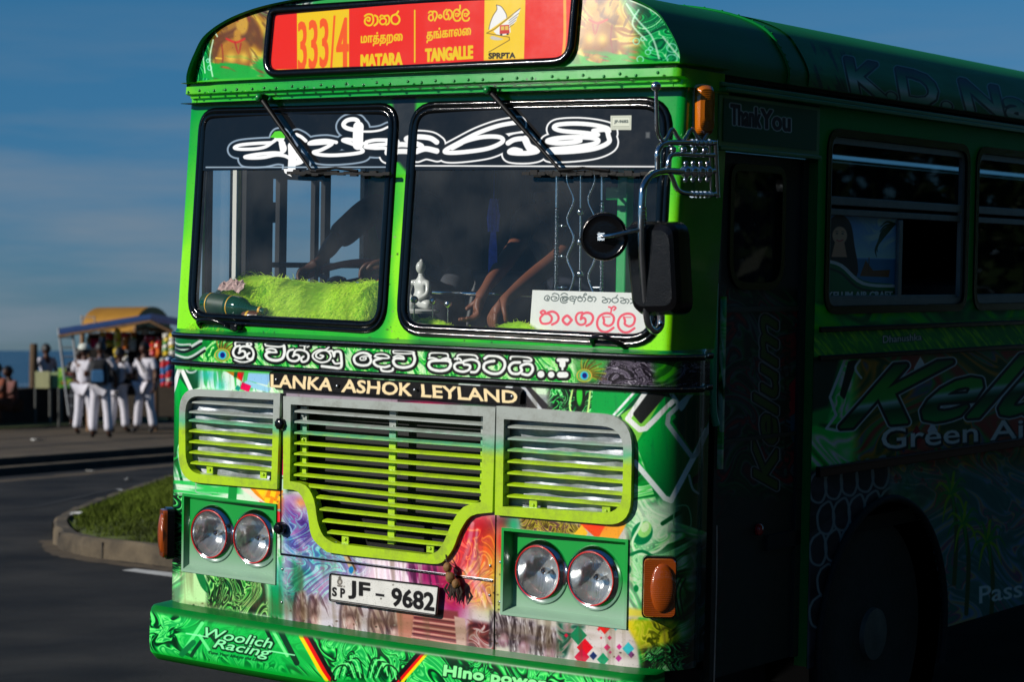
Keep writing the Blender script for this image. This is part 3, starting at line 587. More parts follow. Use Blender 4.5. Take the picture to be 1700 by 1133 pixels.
F.streaks([(330,100),(450,96),(450,140),(330,146)], (20,150,50), .2, 7, 30, 160, .4, .55, .95, 8); F.streaks([(960,90),(1080,80),(1090,120),(960,122)], (30,160,40), .2, 7, 30, 161, .4, .55, .95, 8)
for x, y, r in ((1108,78,7),(1108,96,7),(1056,68,5),(1066,64,3),(1078,80,3),(1074,86,4),(1062,98,5),(342,100,3),(346,112,4)): F.ell(x,y,r,r,(150,226,200),ring=1.6)
for P in ([(360,60),(352,44),(366,30)],[(340,60),(330,84),(336,120)],[(352,66),(346,96),(352,126)],[(1040,6),(1056,30),(1080,60),(1090,96)],[(1060,16),(1050,40),(1072,66)],[(1096,60),(1120,96),(1132,110)]): F.stroke(P, 3, (206,240,214), .8)
F.stroke([(1046,0),(1076,14),(1100,34),(1128,70)], 2.5, (226,250,220), .8)
lip = (F.B > 2.70) & (F.B < 2.80); tl = np.clip((np.abs(F.A)-.55)/.5, 0, 1)[..., None]*np.clip(fbm(F.A*4, F.B*9+50, 170, 3)*1.6-.1, 0, 1)[..., None]
F.px[lip] = (np.array((0,140,50))*(1-tl)+np.array((112,186,34))*tl)[lip]
# road grime: brownish runs low down, chips along the edges and seams
F.streaks([(270,840),(1180,900),(1180,1130),(270,1020)], (92,78,54), 1.52, 9, 120, 801, .55, .80, .42, 20); F.streaks([(280,600),(1180,650),(1180,760),(280,700)], (80,76,60), 1.52, 7, 90, 802, .6, .82, .3, 14); F.streaks([(300,980),(1100,1060),(1100,1110),(300,1020)], (110,92,66), .1, 14, 60, 803, .42, .7, .35, 14)
gg = np.random.default_rng(31)
for k in range(150):
    a_ = gg.random(); x_, y_ = [(285+a_*900, 548+a_*40+gg.normal()*3), (285+a_*880, 612+a_*46+gg.normal()*2), (466+gg.normal()*3, 660+a_*260), (825+gg.normal()*3, 680+a_*390), (300+a_*780, 1000+a_*95+gg.normal()*6), (318+a_*820, 152-a_*24+gg.normal()*3), (640+gg.normal()*8, 290+a_*270)][k % 7]; F.ell(x_, y_, .8+1.5*gg.random(), .7+1.0*gg.random(), [(40,36,30),(70,52,36),(150,150,140)][k % 3], .8)
# wet grime: fine specks and runs all over the lower wrap
sp = vnoise(F.U*.9, F.V*.9, 180); F.px *= (1-.22*np.clip((sp-.86)/.1, 0, 1))[..., None]
lf = F.A < -1.29; F.px[lf] = np.where((F.B < 2.735)[lf][:, None], np.array((10,120,50)), np.array((8,110,50)))
# number plate, badge, bumper, destination card and windscreen visor have paint of their own
T = {k: text_loops(k) for k in ('MATARA','TANGALLE','SPRPTA','LANKA','ASHOK','LEYLAND','JF','9682','S','P','மாத்தறை','தங்காலை','JF-9682','Thank','You')}
for k in ('333','/','4'): T[k] = text_loops(k)
# destination sign
YEL = (240,200,20); RED = (236,42,20); signfn = lambda a, b: np.stack([a, yfront(a, b)-.004, b], -1)
SG = Canvas(signfn, -.78, .80, 2.78, 3.14, .0016, RED)
G = SG
G.fill([(440,-40),(960,-60),(960,120),(440,140)], RED)
G.stroke([(452,117),(700,112),(900,103),(938,99)], 4, YEL); G.stroke([(600,7),(700,0),(800,-6)], 3, YEL); G.stroke([(934,104),(938,60),(938,0)], 5, (246,170,60))
G.fill([(493.3,21.2),(580.1,14.6),(580.1,116.5),(493.8,121.8)], YEL)
OR = (244,92,30)
G.glyphs(T['333'], [(496,37),(545,30),(545,110),(496,117)], [(1.2,0,0,OR)]); G.glyphs(T['/'], [(549,27),(557,26),(557,116),(549,117)], [(.6,0,0,OR)]); G.glyphs(T['4'], [(560,31),(578,30),(578,110),(560,111)], [(1.6,0,0,OR)])
G.glyphs(T['MATARA'], [(600.2,91.5),(667.8,87.6),(667.8,107.6),(600.2,111.6)], [(1.5,0,0,YEL)]); G.glyphs(T['TANGALLE'], [(707.4,81.5),(784.8,76),(784.8,96.5),(707.4,102)], [(1.5,0,0,YEL)])
G.glyphs(T['மாத்தறை'], [(600,55),(668.5,51),(668.5,73),(600,77)], [(.7,0,0,YEL)]); G.glyphs(T['தங்காலை'], [(709,48),(782,41),(782,63.5),(709,71)], [(.7,0,0,YEL)])
G.stroke([(689,17),(689,103)], 2.6, YEL, sm=False)
D1 = [([(130,215),(170,190),(230,200),(245,270),(225,325),(180,340),(135,310),(135,260),(170,230),(200,245),(190,280),(165,270)],26),([(265,205),(300,230),(300,300),(260,340)],28),([(335,230),(350,205),(385,215),(395,240),(350,250),(330,290),(360,325),(405,312),(418,270),(395,245)],24),([(400,212),(445,210),(462,260),(450,310),(420,330)],26),([(580,150),(555,185),(500,210),(485,260),(505,310),(560,320),(595,280),(590,230),(555,195)],27),
 ([(990,170),(1010,150),(1040,160),(1040,190),(1000,205),(990,250),(1020,275),(1050,250),(1045,210)],23),([(1050,150),(1090,160),(1100,210),(1070,275)],24),([(1168,220),(1145,197),(1122,220),(1145,243),(1168,220)],24),([(1230,125),(1195,160),(1195,230),(1225,260),(1255,235),(1250,190),(1225,190)],23),([(1230,170),(1260,130),(1300,160),(1300,220),(1265,260)],24),
 ([(1390,140),(1410,110),(1410,70)],24)]+[([(1350+d,180),(1390+d,182),(1385+d,215),(1352+d,212),(1352+d,190)],18) for d in (0,118)]+[([(1385+d,205),(1412+d,170),(1375+d,125),(1332+d,150),(1320+d,225),(1350+d,275),(1400+d,270),(1415+d,240)],25) for d in (0,118)]
G.word(D1, (8.095,590,0), [(0,0,0,YEL)], .5)
G.fill([(804.9,-2),(873,-7),(870.5,97.6),(803.5,100)], (246,206,40)); G.glyphs(T['SPRPTA'], [(812,88),(855.5,87.4),(855.5,96),(812,97.2)], [(.5,0,0,(24,16,10))])
cv = lambda pts: [(650+x/3.7775, y/3.7775) for x, y in pts]
G.fill(cv(smooth_path([(660,30),(690,40),(720,85),(725,120),(680,160),(640,185),(612,180),(625,130),(645,90),(662,60)], 4, True)), (240,240,236)); G.stroke(cv([(660,30),(690,40),(720,85),(725,115)]), .7, (40,30,20)); G.stroke(cv([(660,30),(662,60),(640,95),(622,140),(612,182)]), .7, (40,30,20))
G.fill(cv([(725,115),(812,50),(800,85),(798,95),(785,120),(786,130),(765,150),(745,160),(750,200),(735,215),(690,225),(640,220),(620,215)]), (240,240,236)); 
for i in range(4): G.stroke(cv([(800-i*10,82+i*22),(740-i*2,128+i*16)]), .7, (90,80,70))
G.ell(650+665/3.7775,235/3.7775,12,4.5,(206,200,190)); G.stroke(cv([(740,110),(690,150),(600,205)]), 1.6, (240,190,20), sm=False); G.fill(cv([(730,108),(770,92),(640,195),(660,215),(745,230),(745,250),(610,325),(700,262),(712,245),(610,215),(595,205)]), (246,200,30)); G.stroke(cv([(810,50),(650,180),(598,207),(740,232),(742,250),(612,326)]), .7, (50,36,16), sm=False)
G.fill(cv([(682,158),(738,154),(742,208),(680,212)]), (206,50,40), rnd=1); G.fill(cv([(688,164),(709,162),(709,188),(687,189)]), (226,190,80)); G.fill(cv([(713,162),(734,160),(737,187),(713,188)]), (226,190,80)); G.fill(cv([(684,212),(696,211),(696,220),(684,221)]), (30,20,16)); G.fill(cv([(724,209),(736,208),(736,217),(724,218)]), (30,20,16))
# number plate
plfn = lambda a, b: np.stack([a, np.full_like(a, -.022)+.03*a*a, b], -1)
PL = Canvas(plfn, -.29, .29, .68, .85, .0009, (226,226,220)); K = (24,24,26)
PL.stroke([(549.5,954.5),(727.5,975.5),(723,1022),(548.5,996.5)], 1.6, K, sm=False, closed=True)
PL.glyphs(T['JF'], [(579,965.5),(613,970),(613,998),(579,994)], [(1.3,0,0,K)]); PL.glyphs(T['9682'], [(650.5,977.5),(720,986.5),(720,1015),(650.5,1006)], [(1.4,0,0,K)]); PL.fill([(623,986),(637.5,988),(637.5,992),(623,990)], K); PL.ell(632,995,1.6,1.6,(120,118,110))
PL.glyphs(T['S'], [(552,976),(558.5,977),(558.5,991),(552,990)], [(.8,0,0,K)]); PL.glyphs(T['P'], [(565.5,978),(572,979),(572,993.5),(565.5,992.5)], [(.8,0,0,K)]); PL.ell(564,967,4.5,5.5,(110,106,100)); PL.ell(564,960.5,2.5,3,(110,106,100)); PL.fill([(559,972),(569,973.3),(567.5,976),(560.5,975)], (110,106,100)); PL.ell(564,967.3,2.2,2.8,(190,186,176))
for q in ((571,975),(652,972),(683,1000)): PL.ell(*q,1.6,1.6,(150,148,140))
sp = vnoise(PL.U*1.3, PL.V*1.3, 190); PL.px *= (1-.25*np.clip((sp-.8)/.12, 0, 1))[..., None]; PL.px *= (.93+.07*fbm(PL.A*30, PL.B*40, 7))[..., None]
# maker's badge
bdfn = lambda a, b: np.stack([a, np.full_like(a, -.020)+.03*a*a, b], -1)
BD = Canvas(bdfn, -.60, .64, 1.50, 1.64, .0012, (18,17,18)); C = (246,222,172)
BD.glyphs(T['LANKA'], [(450,622.5),(550,629),(550,649),(450,642.5)], [(1.0,0,0,C)]); BD.glyphs(T['ASHOK'], [(567,630.5),(681,637.5),(681,658),(567,651)], [(1.0,0,0,C)]); BD.glyphs(T['LEYLAND'], [(698,639),(858,650),(858,670),(698,659)], [(1.0,0,0,C)])
# bumper
YB = -.122
bmfn = lambda a, b: np.stack([a, YB+.03*a*a, b], -1)
BM = Canvas(bmfn, -1.30, 1.32, .34, .72, .0019, (10,140,54)); Bq = BM
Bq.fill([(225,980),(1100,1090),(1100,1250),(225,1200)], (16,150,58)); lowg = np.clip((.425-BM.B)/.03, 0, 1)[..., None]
Bq.marble([(236,1012),(1080,1122),(1080,1200),(236,1080)], [(0,(6,40,22)),(.14,(6,70,36)),(.3,(16,160,66)),(.6,(80,216,104)),(.8,(130,236,140)),(1,(20,150,70))], sc=24, amp=1.5, seed=205, soft=7, fx=1.2)
Bq.fill([(300,1040),(350,1030),(500,1052),(540,1110),(470,1110),(300,1080)], (26,170,74), .85, aa=8)
for P, w, c in (([(306,1080),(334,1036)],6,(110,226,140)),([(316,1090),(344,1050),(360,1070)],6,(10,60,36)),([(330,1056),(346,1080)],5,(110,226,140)),([(452,1050),(476,1090)],5,(120,226,140)),([(462,1046),(492,1102)],9,(8,50,32)),([(440,1046),(452,1070),(430,1066)],6,(8,40,26)),([(300,1088),(320,1068)],9,(20,110,60))): Bq.stroke(P, w, c, sm=False)
for d, c in ((0,(226,206,40)),(7,(206,30,30)),(14,(20,18,20))): Bq.stroke([(497+d,1056),(540+d,1130)], 7, c, sm=False); Bq.stroke([(706-d*.9,1086),(660-d*.9,1140)], 7, c, sm=False)
for r in range(5):
    for sg in (-1, 1): Bq.stroke([(606+sg*(3+r*5),1126),(606+sg*(10+r*6),1098+r*2),(606+sg*(22+r*7),1096+r*4),(606+sg*(30+r*7),1120+r*3)], 2.4, [(6,50,26),(120,236,140)][r%2])
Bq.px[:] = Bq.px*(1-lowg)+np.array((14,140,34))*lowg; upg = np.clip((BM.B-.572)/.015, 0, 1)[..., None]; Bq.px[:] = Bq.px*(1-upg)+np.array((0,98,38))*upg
tw = text_loops('Woolich', shear=.25); tr_ = text_loops('Racing', shear=.25); ti = text_loops('Tune Your bike to the Limit', shear=.2); th = text_loops('Hino power', space=1.05)
for lp, q in ((tw,[(340,1043),(452,1062),(450,1078),(337,1058)]),(tr_,[(356,1062),(450,1078),(446,1098),(352,1080)])): Bq.glyphs(lp, q, [(2.4,.6,1,(8,40,24)),(.5,0,0,(150,240,176))])
Bq.glyphs(ti, [(346,1082),(436,1096),(434,1100),(345,1086)], [(.3,0,0,(8,50,28))]); Bq.stroke([(308,1053),(344,1059)], 2.2, (150,240,176)); Bq.stroke([(446,1082),(488,1089)], 2.2, (150,240,176))
Bq.glyphs(th, [(737,1106),(905,1128),(903,1150),(735,1128)], [(3.2,.6,1,(10,46,26)),(1.5,0,0,(150,240,160))])
# lettering strip of the windscreens
vzfn = lambda a, b: np.stack([a, yfront(a, b)-.016, b], -1)
VZ = Canvas(vzfn, -1.22, 1.24, 2.40, 2.74, .0016, (15,17,20)); SL = (140,160,178); WH = (246,248,248)
A1 = [([(385,283),(250,290),(130,303),(85,325),(130,337),(250,335),(340,318),(400,280),(440,250)],25),([(440,245),(450,215),(480,225),(470,262)],46),([(440,250),(485,285),(505,335),(470,368),(400,368),(260,382),(172,402),(230,410),(330,405),(430,385),(500,392),(540,410)],27),([(480,290),(490,340)],52),([(560,310),(565,400),(560,500)],62),([(580,380),(640,430),(600,450)],44),([(540,490),(545,540),(578,566)],20),([(600,215),(640,235),(678,268)],26),
 ([(930,280),(850,265),(750,272),(705,290),(760,290),(850,284),(895,288),(870,310),(800,345),(742,362),(790,382),(900,388),(1050,378),(1145,360),(1140,335),(1080,300),(1010,275),(985,262),(1020,255),(1080,262)],28),([(1110,300),(1112,200),(1115,150)],84),([(1115,150),(1110,105),(1075,88),(1020,98),(990,130),(1010,158),(1070,175),(1120,178)],34),([(1130,190),(1220,190),(1300,178),(1360,152)],16),
 ([(1180,278),(1250,262),(1350,262),(1430,275),(1440,292),(1360,295),(1250,302),(1170,318),(1250,328),(1340,330),(1370,370),(1440,372)],28),([(1100,290),(1180,290)],26)]
A2 = [([(335,225),(290,198),(200,190),(140,205),(190,232),(235,255),(200,285),(120,288),(75,285),(60,258),(100,242),(160,246)],34),([(200,288),(260,270),(335,285)],36),([(0,215),(60,212),(80,230),(20,262),(0,300),(50,300)],28),([(880,92),(750,115),(610,165),(480,232),(395,280),(410,296),(520,292),(680,268),(775,225),(760,192),(650,190),(530,218),(445,262)],[28]),
 ([(815,232),(860,208),(930,205),(960,250),(1015,282),(960,298),(880,300),(825,292),(855,275),(900,285)],32),([(930,205),(950,250),(975,285)],46),([(1495,152),(1480,130),(1380,108),(1260,100),(1150,108),(1125,130),(1180,150),(1320,162),(1420,175)],28),([(1390,150),(1470,142),(1490,185),(1490,228),(1400,268),(1250,288),(1100,292),(1110,275),(1250,262),(1390,238),(1420,212),(1370,195),(1250,192),(1130,202),(1080,220),(1150,232),(1250,226),(1300,215)],31),([(440,262),(500,230)],34)]
A2 = [(p, w[0] if isinstance(w, list) else w) for p, w in A2]
for g, dx, dy, ca, cb in ((11.2,1,3.5,SL,WH),(8.2,1,3.5,(15,17,20),(15,17,20)),(.35,0,0,WH,WH)):
    VZ.word(A1, (5,370,180), [(g,dx,dy,ca)]); VZ.word(A2, (4.0476,640,180), [(g,dx,dy,cb)])
VZ.fill([(446,228),(454,218),(462,217),(470,221),(471,229),(458,229)], (86,206,40)); VZ.fill([(481,225),(487,223),(494,240),(491,244)], (120,136,156))
VZ.stroke([(340,277.6),(658,277.2)], 2.4, (150,170,186), sm=False); VZ.stroke([(680,275),(1100,276.5)], 2.6, WH, sm=False)
VZ.fill([(1011.5,191.5),(1046.5,191),(1046,215.5),(1011.5,215.5)], (214,218,200)); VZ.glyphs(T['JF-9682'], [(1018,199.5),(1041,199),(1041,204.5),(1018,205)], [(.25,0,0,(60,70,66))]); VZ.stroke([(1016,210),(1042,210)], 1, (130,136,120)); VZ.stroke([(1014,194),(1044,193.6),(1044,213),(1014,213)], .7, (150,156,140), sm=False, closed=True); VZ.fill([(1070,219),(1077,219),(1077,229),(1070,229)], (120,124,124), .7, aa=1.5)
# destination card behind the right screen
cdfn = lambda a, b: np.stack([a, np.full_like(a, .16), b], -1)
CD = Canvas(cdfn, .58, 1.32, 1.72, 2.08, .0012, (236,238,232)); T1 = 11.5; DG = (60,74,70)
C1 = [([(335,160),(325,185),(345,190),(362,165),(335,135),(300,150),(288,185),(320,208),(352,205)],T1),([(400,120),(430,105),(485,125),(492,170),(470,205),(420,212),(385,190),(390,155),(430,150),(465,170),(430,185)],T1),([(520,130),(545,108),(580,105),(615,125)],T1),([(545,150),(555,185),(600,195),(600,165),(555,170),(540,200),(560,218),(600,205),(625,180),(600,150),(530,160),(512,195),(530,232),(575,242),(610,225)],T1),([(640,165),(680,145),(690,180),(650,178)],T1),([(690,182),(720,192),(708,215),(660,207),(645,190)],T1),([(700,150),(742,158),(720,195),(702,255)],T1),
 ([(760,160),(790,145),(802,165),(765,170),(762,205),(800,218),(825,195),(810,170)],T1),([(815,165),(850,158),(872,190),(845,222)],T1),([(845,150),(845,120),(870,105),(882,125),(850,128)],T1*.9),([(905,155),(930,145),(945,165),(907,170),(903,205),(940,218),(965,195),(952,170)],T1),([(955,165),(990,155),(1016,185),(992,222)],T1),
 ([(1105,160),(1140,165),(1150,195),(1110,205),(1108,230),(1150,238),(1180,220),(1165,195)],T1),([(1150,185),(1200,180),(1226,205),(1198,242)],T1),([(1320,130),(1290,165),(1252,180),(1243,215),(1280,238),(1322,220),(1325,185),(1290,165)],T1),([(1360,170),(1400,172),(1410,202),(1370,210),(1368,235),(1410,246),(1440,225),(1425,200)],T1),([(1410,190),(1460,188),(1482,215),(1456,248)],T1),([(1500,180),(1532,200),(1528,235),(1500,247)],T1)]
RD = (250,84,104)
lk = lambda d, e: [([(1110+d,437+e),(1215+d,437+e)],13),([(1115+d,440+e),(1130+d,490+e),(1128+d,535+e),(1190+d,565+e),(1250+d,530+e),(1268+d,450+e),(1225+d,395+e),(1140+d,388+e),(1065+d,430+e),(1032+d,510+e),(1045+d,590+e),(1105+d,645+e),(1180+d,645+e),(1262+d,592+e)],33)]
C2 = [([(255,395),(235,372),(270,350),(300,375),(255,420),(228,460),(245,520),(300,535),(370,515),(392,450),(350,398),(300,395)],31),([(335,378),(400,362),(460,390),(488,450),(462,510),(395,545)],33),([(672,482),(608,420),(546,482),(608,545),(672,482)],36),([(820,375),(760,390),(730,450),(750,520),(800,550),(858,530),(868,480),(840,450),(800,470)],31),([(805,455),(825,400),(890,378),(952,400),(974,460),(942,530),(882,562)],34),([(1225,372),(1235,315),(1195,297)],22),([(1230,322),(1265,292),(1295,312),(1268,342)],24)]+lk(0,0)+lk(295,6)
CD.word(C1, (8.5,870,475), [(0,0,0,DG)], .5); CD.word(C2, (8.5,870,475), [(0,0,0,RD)], .5); CD.px *= (.95+.05*fbm(CD.A*20, CD.B*20, 9))[..., None]
for x in (897,908,915,924,932,938,950,962): CD.fill([(x,555),(x+5,555.4),(x+5,557.5),(x,557)], (70,60,50), .8)
for g_, dx, dy, cc in ((8.2,1,3.5,(12,14,16)),(.35,0,0,(236,238,238))): F.word(A1, (5,370,180), [(g_,dx,dy,cc)]); F.word(A2, (4.0476,640,180), [(g_,dx,dy,cc)])

def saturate(c, k):
    g = c.px.mean(-1, keepdims=True); c.px = np.clip(g+(c.px-g)*k, 0, 255)
saturate(F, 1.18); saturate(BM, 1.2)
# ------------------------------------------------------------------ the bus
BLK = mat('black_rubber', (6,7,8), .09, spec=.4, vary=.3, vscale=60, bump=.05, bscale=260)
CHR = mat('chrome', (206,210,214), .12, 1.0, vary=.12, vscale=12)
STEEL = mat('dull_steel', (160,164,168), .35, 1.0, vary=.2, vscale=15)
DARK = mat('dark_lining', (26,27,29), .8, vary=.3, vscale=6)
GRNP = mat('green_paint', (8,120,50), .32, coat=.5, vary=.25, vscale=3)
GRND = mat('green_roof_paint', (0,112,46), .45, spec=.25, vary=.3, vscale=2.2)
PLASTIC = mat('black_plastic', (13,13,15), .14, spec=.35, vary=.2, vscale=25, bump=.1, bscale=200)
WRAP = mat_paint('printed_wrap', FR, .2, .5, .10); SIGNM = mat_paint('sign_film', SG, .12, 0, .03); PLATEM = mat_paint('plate_paint', PL, .25, .2, .1); BADGEM = mat_paint('badge_enamel', BD, .2, .4, .05); BUMPM = mat_paint('bumper_wrap', BM, .30, 0, .12); BUMPM.node_tree.nodes['Principled BSDF'].inputs['Specular IOR Level'].default_value = .08; VISORM = mat_paint('visor_film', VZ, .15, .2, .05); CARDM = mat_paint('card_print', CD, .6, 0, .08)
bus = thing('bus', 'green passenger bus with marbled wrap, red destination sign and black mirrors', 'bus', bus=True)

def face_sheet(poly, off, cv=None, step=.1):       # a thin sheet that follows the bowed front, cut into narrow strips
    b = bmesh.new(); b.faces.new([b.verts.new((x, 0, z)) for x, z in poly])
    xs = [p[0] for p in poly]; x = min(xs)+step
    while x < max(xs): bmesh.ops.bisect_plane(b, geom=b.verts[:]+b.edges[:]+b.faces[:], plane_co=(x,0,0), plane_no=(1,0,0)); x += step
    b.verts.index_update(); V = [(v.co.x, float(yfront(v.co.x, v.co.z))-off, v.co.z) for v in b.verts]; fs = [tuple(v.index for v in f.verts) for f in b.faces]
    m = MB(); m.add(V, fs, [cv.uv(p[0], p[2]) for p in V] if cv else None); b.free(); return m
# windows, grilles and lamp boxes as outlines in the plane of the front (x, z)
xz = lambda pts: [(at(u, v)[0], at(u, v)[2]) for u, v in pts]
WL_o = round_poly(xz([(333,180),(664,171),(640,556),(311,537)]), [.10,.10,.12,.12]); WR_o = round_poly(xz([(683,170),(1119,160),(1097,580),(657,557)]), [.12,.13,.14,.13])
inset = offset_poly
SPL_o = round_poly(xz([(303,645),(470,653),(464.6,812.7),(301,799)]), [.10,0,0,.12]); SPL_i = round_poly(xz([(312,657),(459,664),(455,799),(313,785)]), [.08,0,0,.09])
SPR_o = round_poly(xz([(829,674),(1054,691),(1051,874),(826,855)]), [0,.12,.10,0]); SPR_i = round_poly(xz([(841,696),(1040,710),(1037,853),(839,841)]), [0,.09,.08,0])
CG_o = smooth_path(xz([(475,812),(500,817),(514,845),(520,884),(530,902),(548,917)]), 3)+xz([(575,921),(680,932)])+smooth_path(xz([(720,936),(738,934),(756,912),(768,882),(786,857),(815.6,851.4)]), 3)+xz([(822,851),(827,676.5),(475,657.8)])
CG_i = smooth_path(xz([(486,799),(512,806),(526,830),(532,866),(542,890),(560,902)]), 3)+xz([(590,906),(690,918)])+smooth_path(xz([(716,921),(732,914),(744,894),(756,866),(774,842),(801,834)]), 3)+xz([(803,833),(806.6,691.5),(487.5,671.5)])
RL = xz([(306,822),(462,838),(458,970),(301,950)]); RR = xz([(831,873),(1045,896),(1043,1050),(828,1023)])
def rect(p): 
    a = np.array(p); return a[:,0].min(), a[:,0].max(), a[:,1].min(), a[:,1].max()
hx0, hx1, hz0, hz1 = .568, 1.088, .757, 1.062          # lamp boxes sit symmetrically
SIGN_o = [(-.74,2.80),(.77,2.80),(.77,3.06),(.74,3.078),(-.74,3.092),(-.74,2.80)][:5]; SIGN_o = round_poly([(-.745,2.795),(.775,2.795),(.775,3.085),(-.745,3.085)], [.09,.09,.05,.05])

# front shell: one pressed skin with its openings
def shell_grid(svals, zvals, holes, clip=None):
    mb = MB(); ns, nz_ = len(svals), len(zvals); Sg, Zg = np.meshgrid(svals, zvals); P = S_front(Sg, Zg).reshape(-1, 3)
    U = np.stack([(Sg.ravel()-FR.a0)/(FR.a1-FR.a0), (Zg.ravel()-FR.b0)/(FR.b1-FR.b0)], -1)
    sc_ = (svals[:-1]+svals[1:])/2; zc = (zvals[:-1]+zvals[1:])/2; SC, ZC = np.meshgrid(sc_, zc); keep = np.ones(SC.shape, bool)
    for h in holes: keep &= ~inside(h, SC, ZC)
    if clip: keep &= inside(clip, SC, ZC)
    fs = [(j*ns+i, j*ns+i+1, (j+1)*ns+i+1, (j+1)*ns+i) for j, i in zip(*np.where(keep))]
    used = np.unique(np.array(fs)); remap = -np.ones(len(P), int); remap[used] = np.arange(len(used))
    return mb.add(P[used], [[remap[i] for i in f] for f in fs], [tuple(U[i]) for i in used])
arc = RC*pi/2
boxL = [(-hx1,hz0),(-hx0,hz0),(-hx0,hz1),(-hx1,hz1)]; boxR = [(-x,z) for x, z in boxL]
sv = np.unique(np.round(np.concatenate([np.linspace(-XC-arc-.24, XC+arc+.24, 250), [-hx1,-hx0,hx0,hx1]]), 5)); svu = sv[sv > -(W2-.032)-.05-.095]; sv = sv[sv > -1.384-.11]
zl = np.unique(np.round(np.concatenate([np.linspace(.60, ZB, 116), [hz0,hz1]]), 5))
shell_grid(sv, zl, [inset(SPL_i, -.004), inset(SPR_i, -.004), inset(CG_i, -.004), boxL, boxR]).build('front_panel', WRAP, bus, 40)
shell_grid(svu, np.linspace(ZB+.013, 2.775, 102), [inset(WL_o, .018), inset(WR_o, .018)]).build('windscreen_surround', WRAP, bus, 40)
mb = MB(); mb.strip(list(S_front(svu, np.full_like(svu, ZB-.001))), list(S_front(svu, np.full_like(svu, ZB+.013)))); mb.build('sill_ledge', GRNP, bus, 30)
# headboard: the arched front end of the roof
ARCH = [(1.205,2.775),(1.207,2.83),(1.165,2.912),(1.09,2.995),(.9,3.066),(.6,3.108),(0,3.138)]
arch_r = smooth_path(ARCH, 6); ARCHP = [tuple(p) for p in arch_r]+[(-p[0], p[1]) for p in arch_r[::-1][1:]]
hs = np.linspace(-1.21, 1.21, 200); mb = MB(); rows = []
def arch_z(x): 
    a = np.array(arch_r); return np.interp(abs(x), a[::-1,0] if a[0,0] > a[-1,0] else a[:,0], a[::-1,1] if a[0,0] > a[-1,0] else a[:,1])
aa_ = np.array(sorted([(p[0], p[1]) for p in arch_r])); 
xx = np.linspace(-1.205, 1.205, 161); top = np.interp(np.abs(xx), aa_[:,0], aa_[:,1]); nz_ = 24
V = []; UV = []
for k in range(nz_+1):
    z = 2.772+(top-2.772)*k/nz_; bul = -.03*np.sin(pi*k/nz_)*.5
    y = yfront(xx, z)+bul*0+.05*np.clip((np.abs(xx)-1.0)/.2, 0, 1)**2
    V += list(np.stack([xx, y, z], -1)); UV += [((x-FR.a0)/(FR.a1-FR.a0), (q-FR.b0)/(FR.b1-FR.b0)) for x, q in zip(xx, z)]
nx = len(xx); fs = [(k*nx+i, k*nx+i+1, (k+1)*nx+i+1, (k+1)*nx+i) for k in range(nz_) for i in range(nx-1)]
board = MB().add(V, fs, UV).build('destination_board', WRAP, bus, 40)
s_o = [(x, yfront(x, z)-.020, z) for x, z in SIGN_o]; s_i = [(x, yfront(x, z)-.020, z) for x, z in inset(SIGN_o, .030)]
mb = MB(); mb.tube([(x, yfront(x, z)-.008, z) for x, z in inset(SIGN_o, .014)], .018, 10, closed=True); mb.build('sign_gasket', BLK, board, 60)
sp_ = inset(SIGN_o, .02); face_sheet(sp_, .006, SG).build('destination_sign', SIGNM, board); face_sheet(sp_, .013).build('sign_glass', glass_mat('sign_glazing', (.97,.97,.97), .5), board)
# roof
YEND = 10.4
prof = [(x, z) for x, z in ARCHP]; ys = [.06,.10,.5,.86,.861,2,4,7,YEND]; mb = MB(); n = len(prof); V = []
for j, y in enumerate(ys):
    gro = 0 if j else -.012
    V += [(x*(1+gro*.5), y+.03*x*x*(.9 if j < 2 else 0)+(yfront(x, z) if j == 0 else 0)*0+(.05 if j == 0 else 0), z+gro*.5) for x, z in prof]
fs = [(j*n+i, j*n+i+1, (j+1)*n+i+1, (j+1)*n+i) for j in range(len(ys)-1) for i in range(n-1)]
roof = MB().add(V, fs).build('roof', GRND, bus, 40)
mb = MB(); P = [(x*1.003, .93+.02*abs(x), z*1.001) for x, z in prof]; mb.tube(P, .007, 6)
for x, z in prof[::2]: mb.ball((x*1.004, .96, z*1.002), .007, 6)
mb.build('roof_seam', GRND, roof, 60)
# drip lip with rivets
mb = MB(); A = []; lipprof = [(0,2.705),(-.045,2.705),(-.052,2.713),(-.050,2.722),(-.022,2.727),(-.018,2.785),(0,2.79)]
sl = np.unique(np.concatenate([np.linspace(-XC-arc-.25, XC+arc+.25, 140), np.linspace(1.18, 1.25, 24), np.linspace(-1.25, -1.18, 24)])); base = S_front(sl, np.full_like(sl, 2.74)); 
nrm = np.gradient(base, sl, axis=0); nrm = np.stack([-nrm[:,1], nrm[:,0], 0*nrm[:,0]], -1); nrm /= np.linalg.norm(nrm, axis=1)[:,None]
rows = [[(p[0]-q[0]*d, p[1]-q[1]*d, z) for p, q in zip(base, nrm)] for d, z in [(.02 if d == 0 else d, z) for d, z in lipprof]]
V = []; UV = []
for r in rows:
    V += r; UV += [((s-FR.a0)/(FR.a1-FR.a0), (p[2]-FR.b0)/(FR.b1-FR.b0)) for s, p in zip(sl, r)]
nl = len(sl); lip_ = MB().add(V, [(k*nl+i, k*nl+i+1, (k+1)*nl+i+1, (k+1)*nl+i) for k in range(len(rows)-1) for i in range(nl-1)], UV).build('drip_rail', WRAP, bus, 30)
for s in np.arange(-1.16, 1.2, .074):
    i = int(np.argmin(abs(sl-s))); mb = MB(); mb.ball((base[i][0]-nrm[i][0]*-.0, base[i][1]-.021*1, 2.752+.004*sin(s*40)), (.0065,.006,.0065), 8); mb.build('rivet', GRNP, lip_, 60)
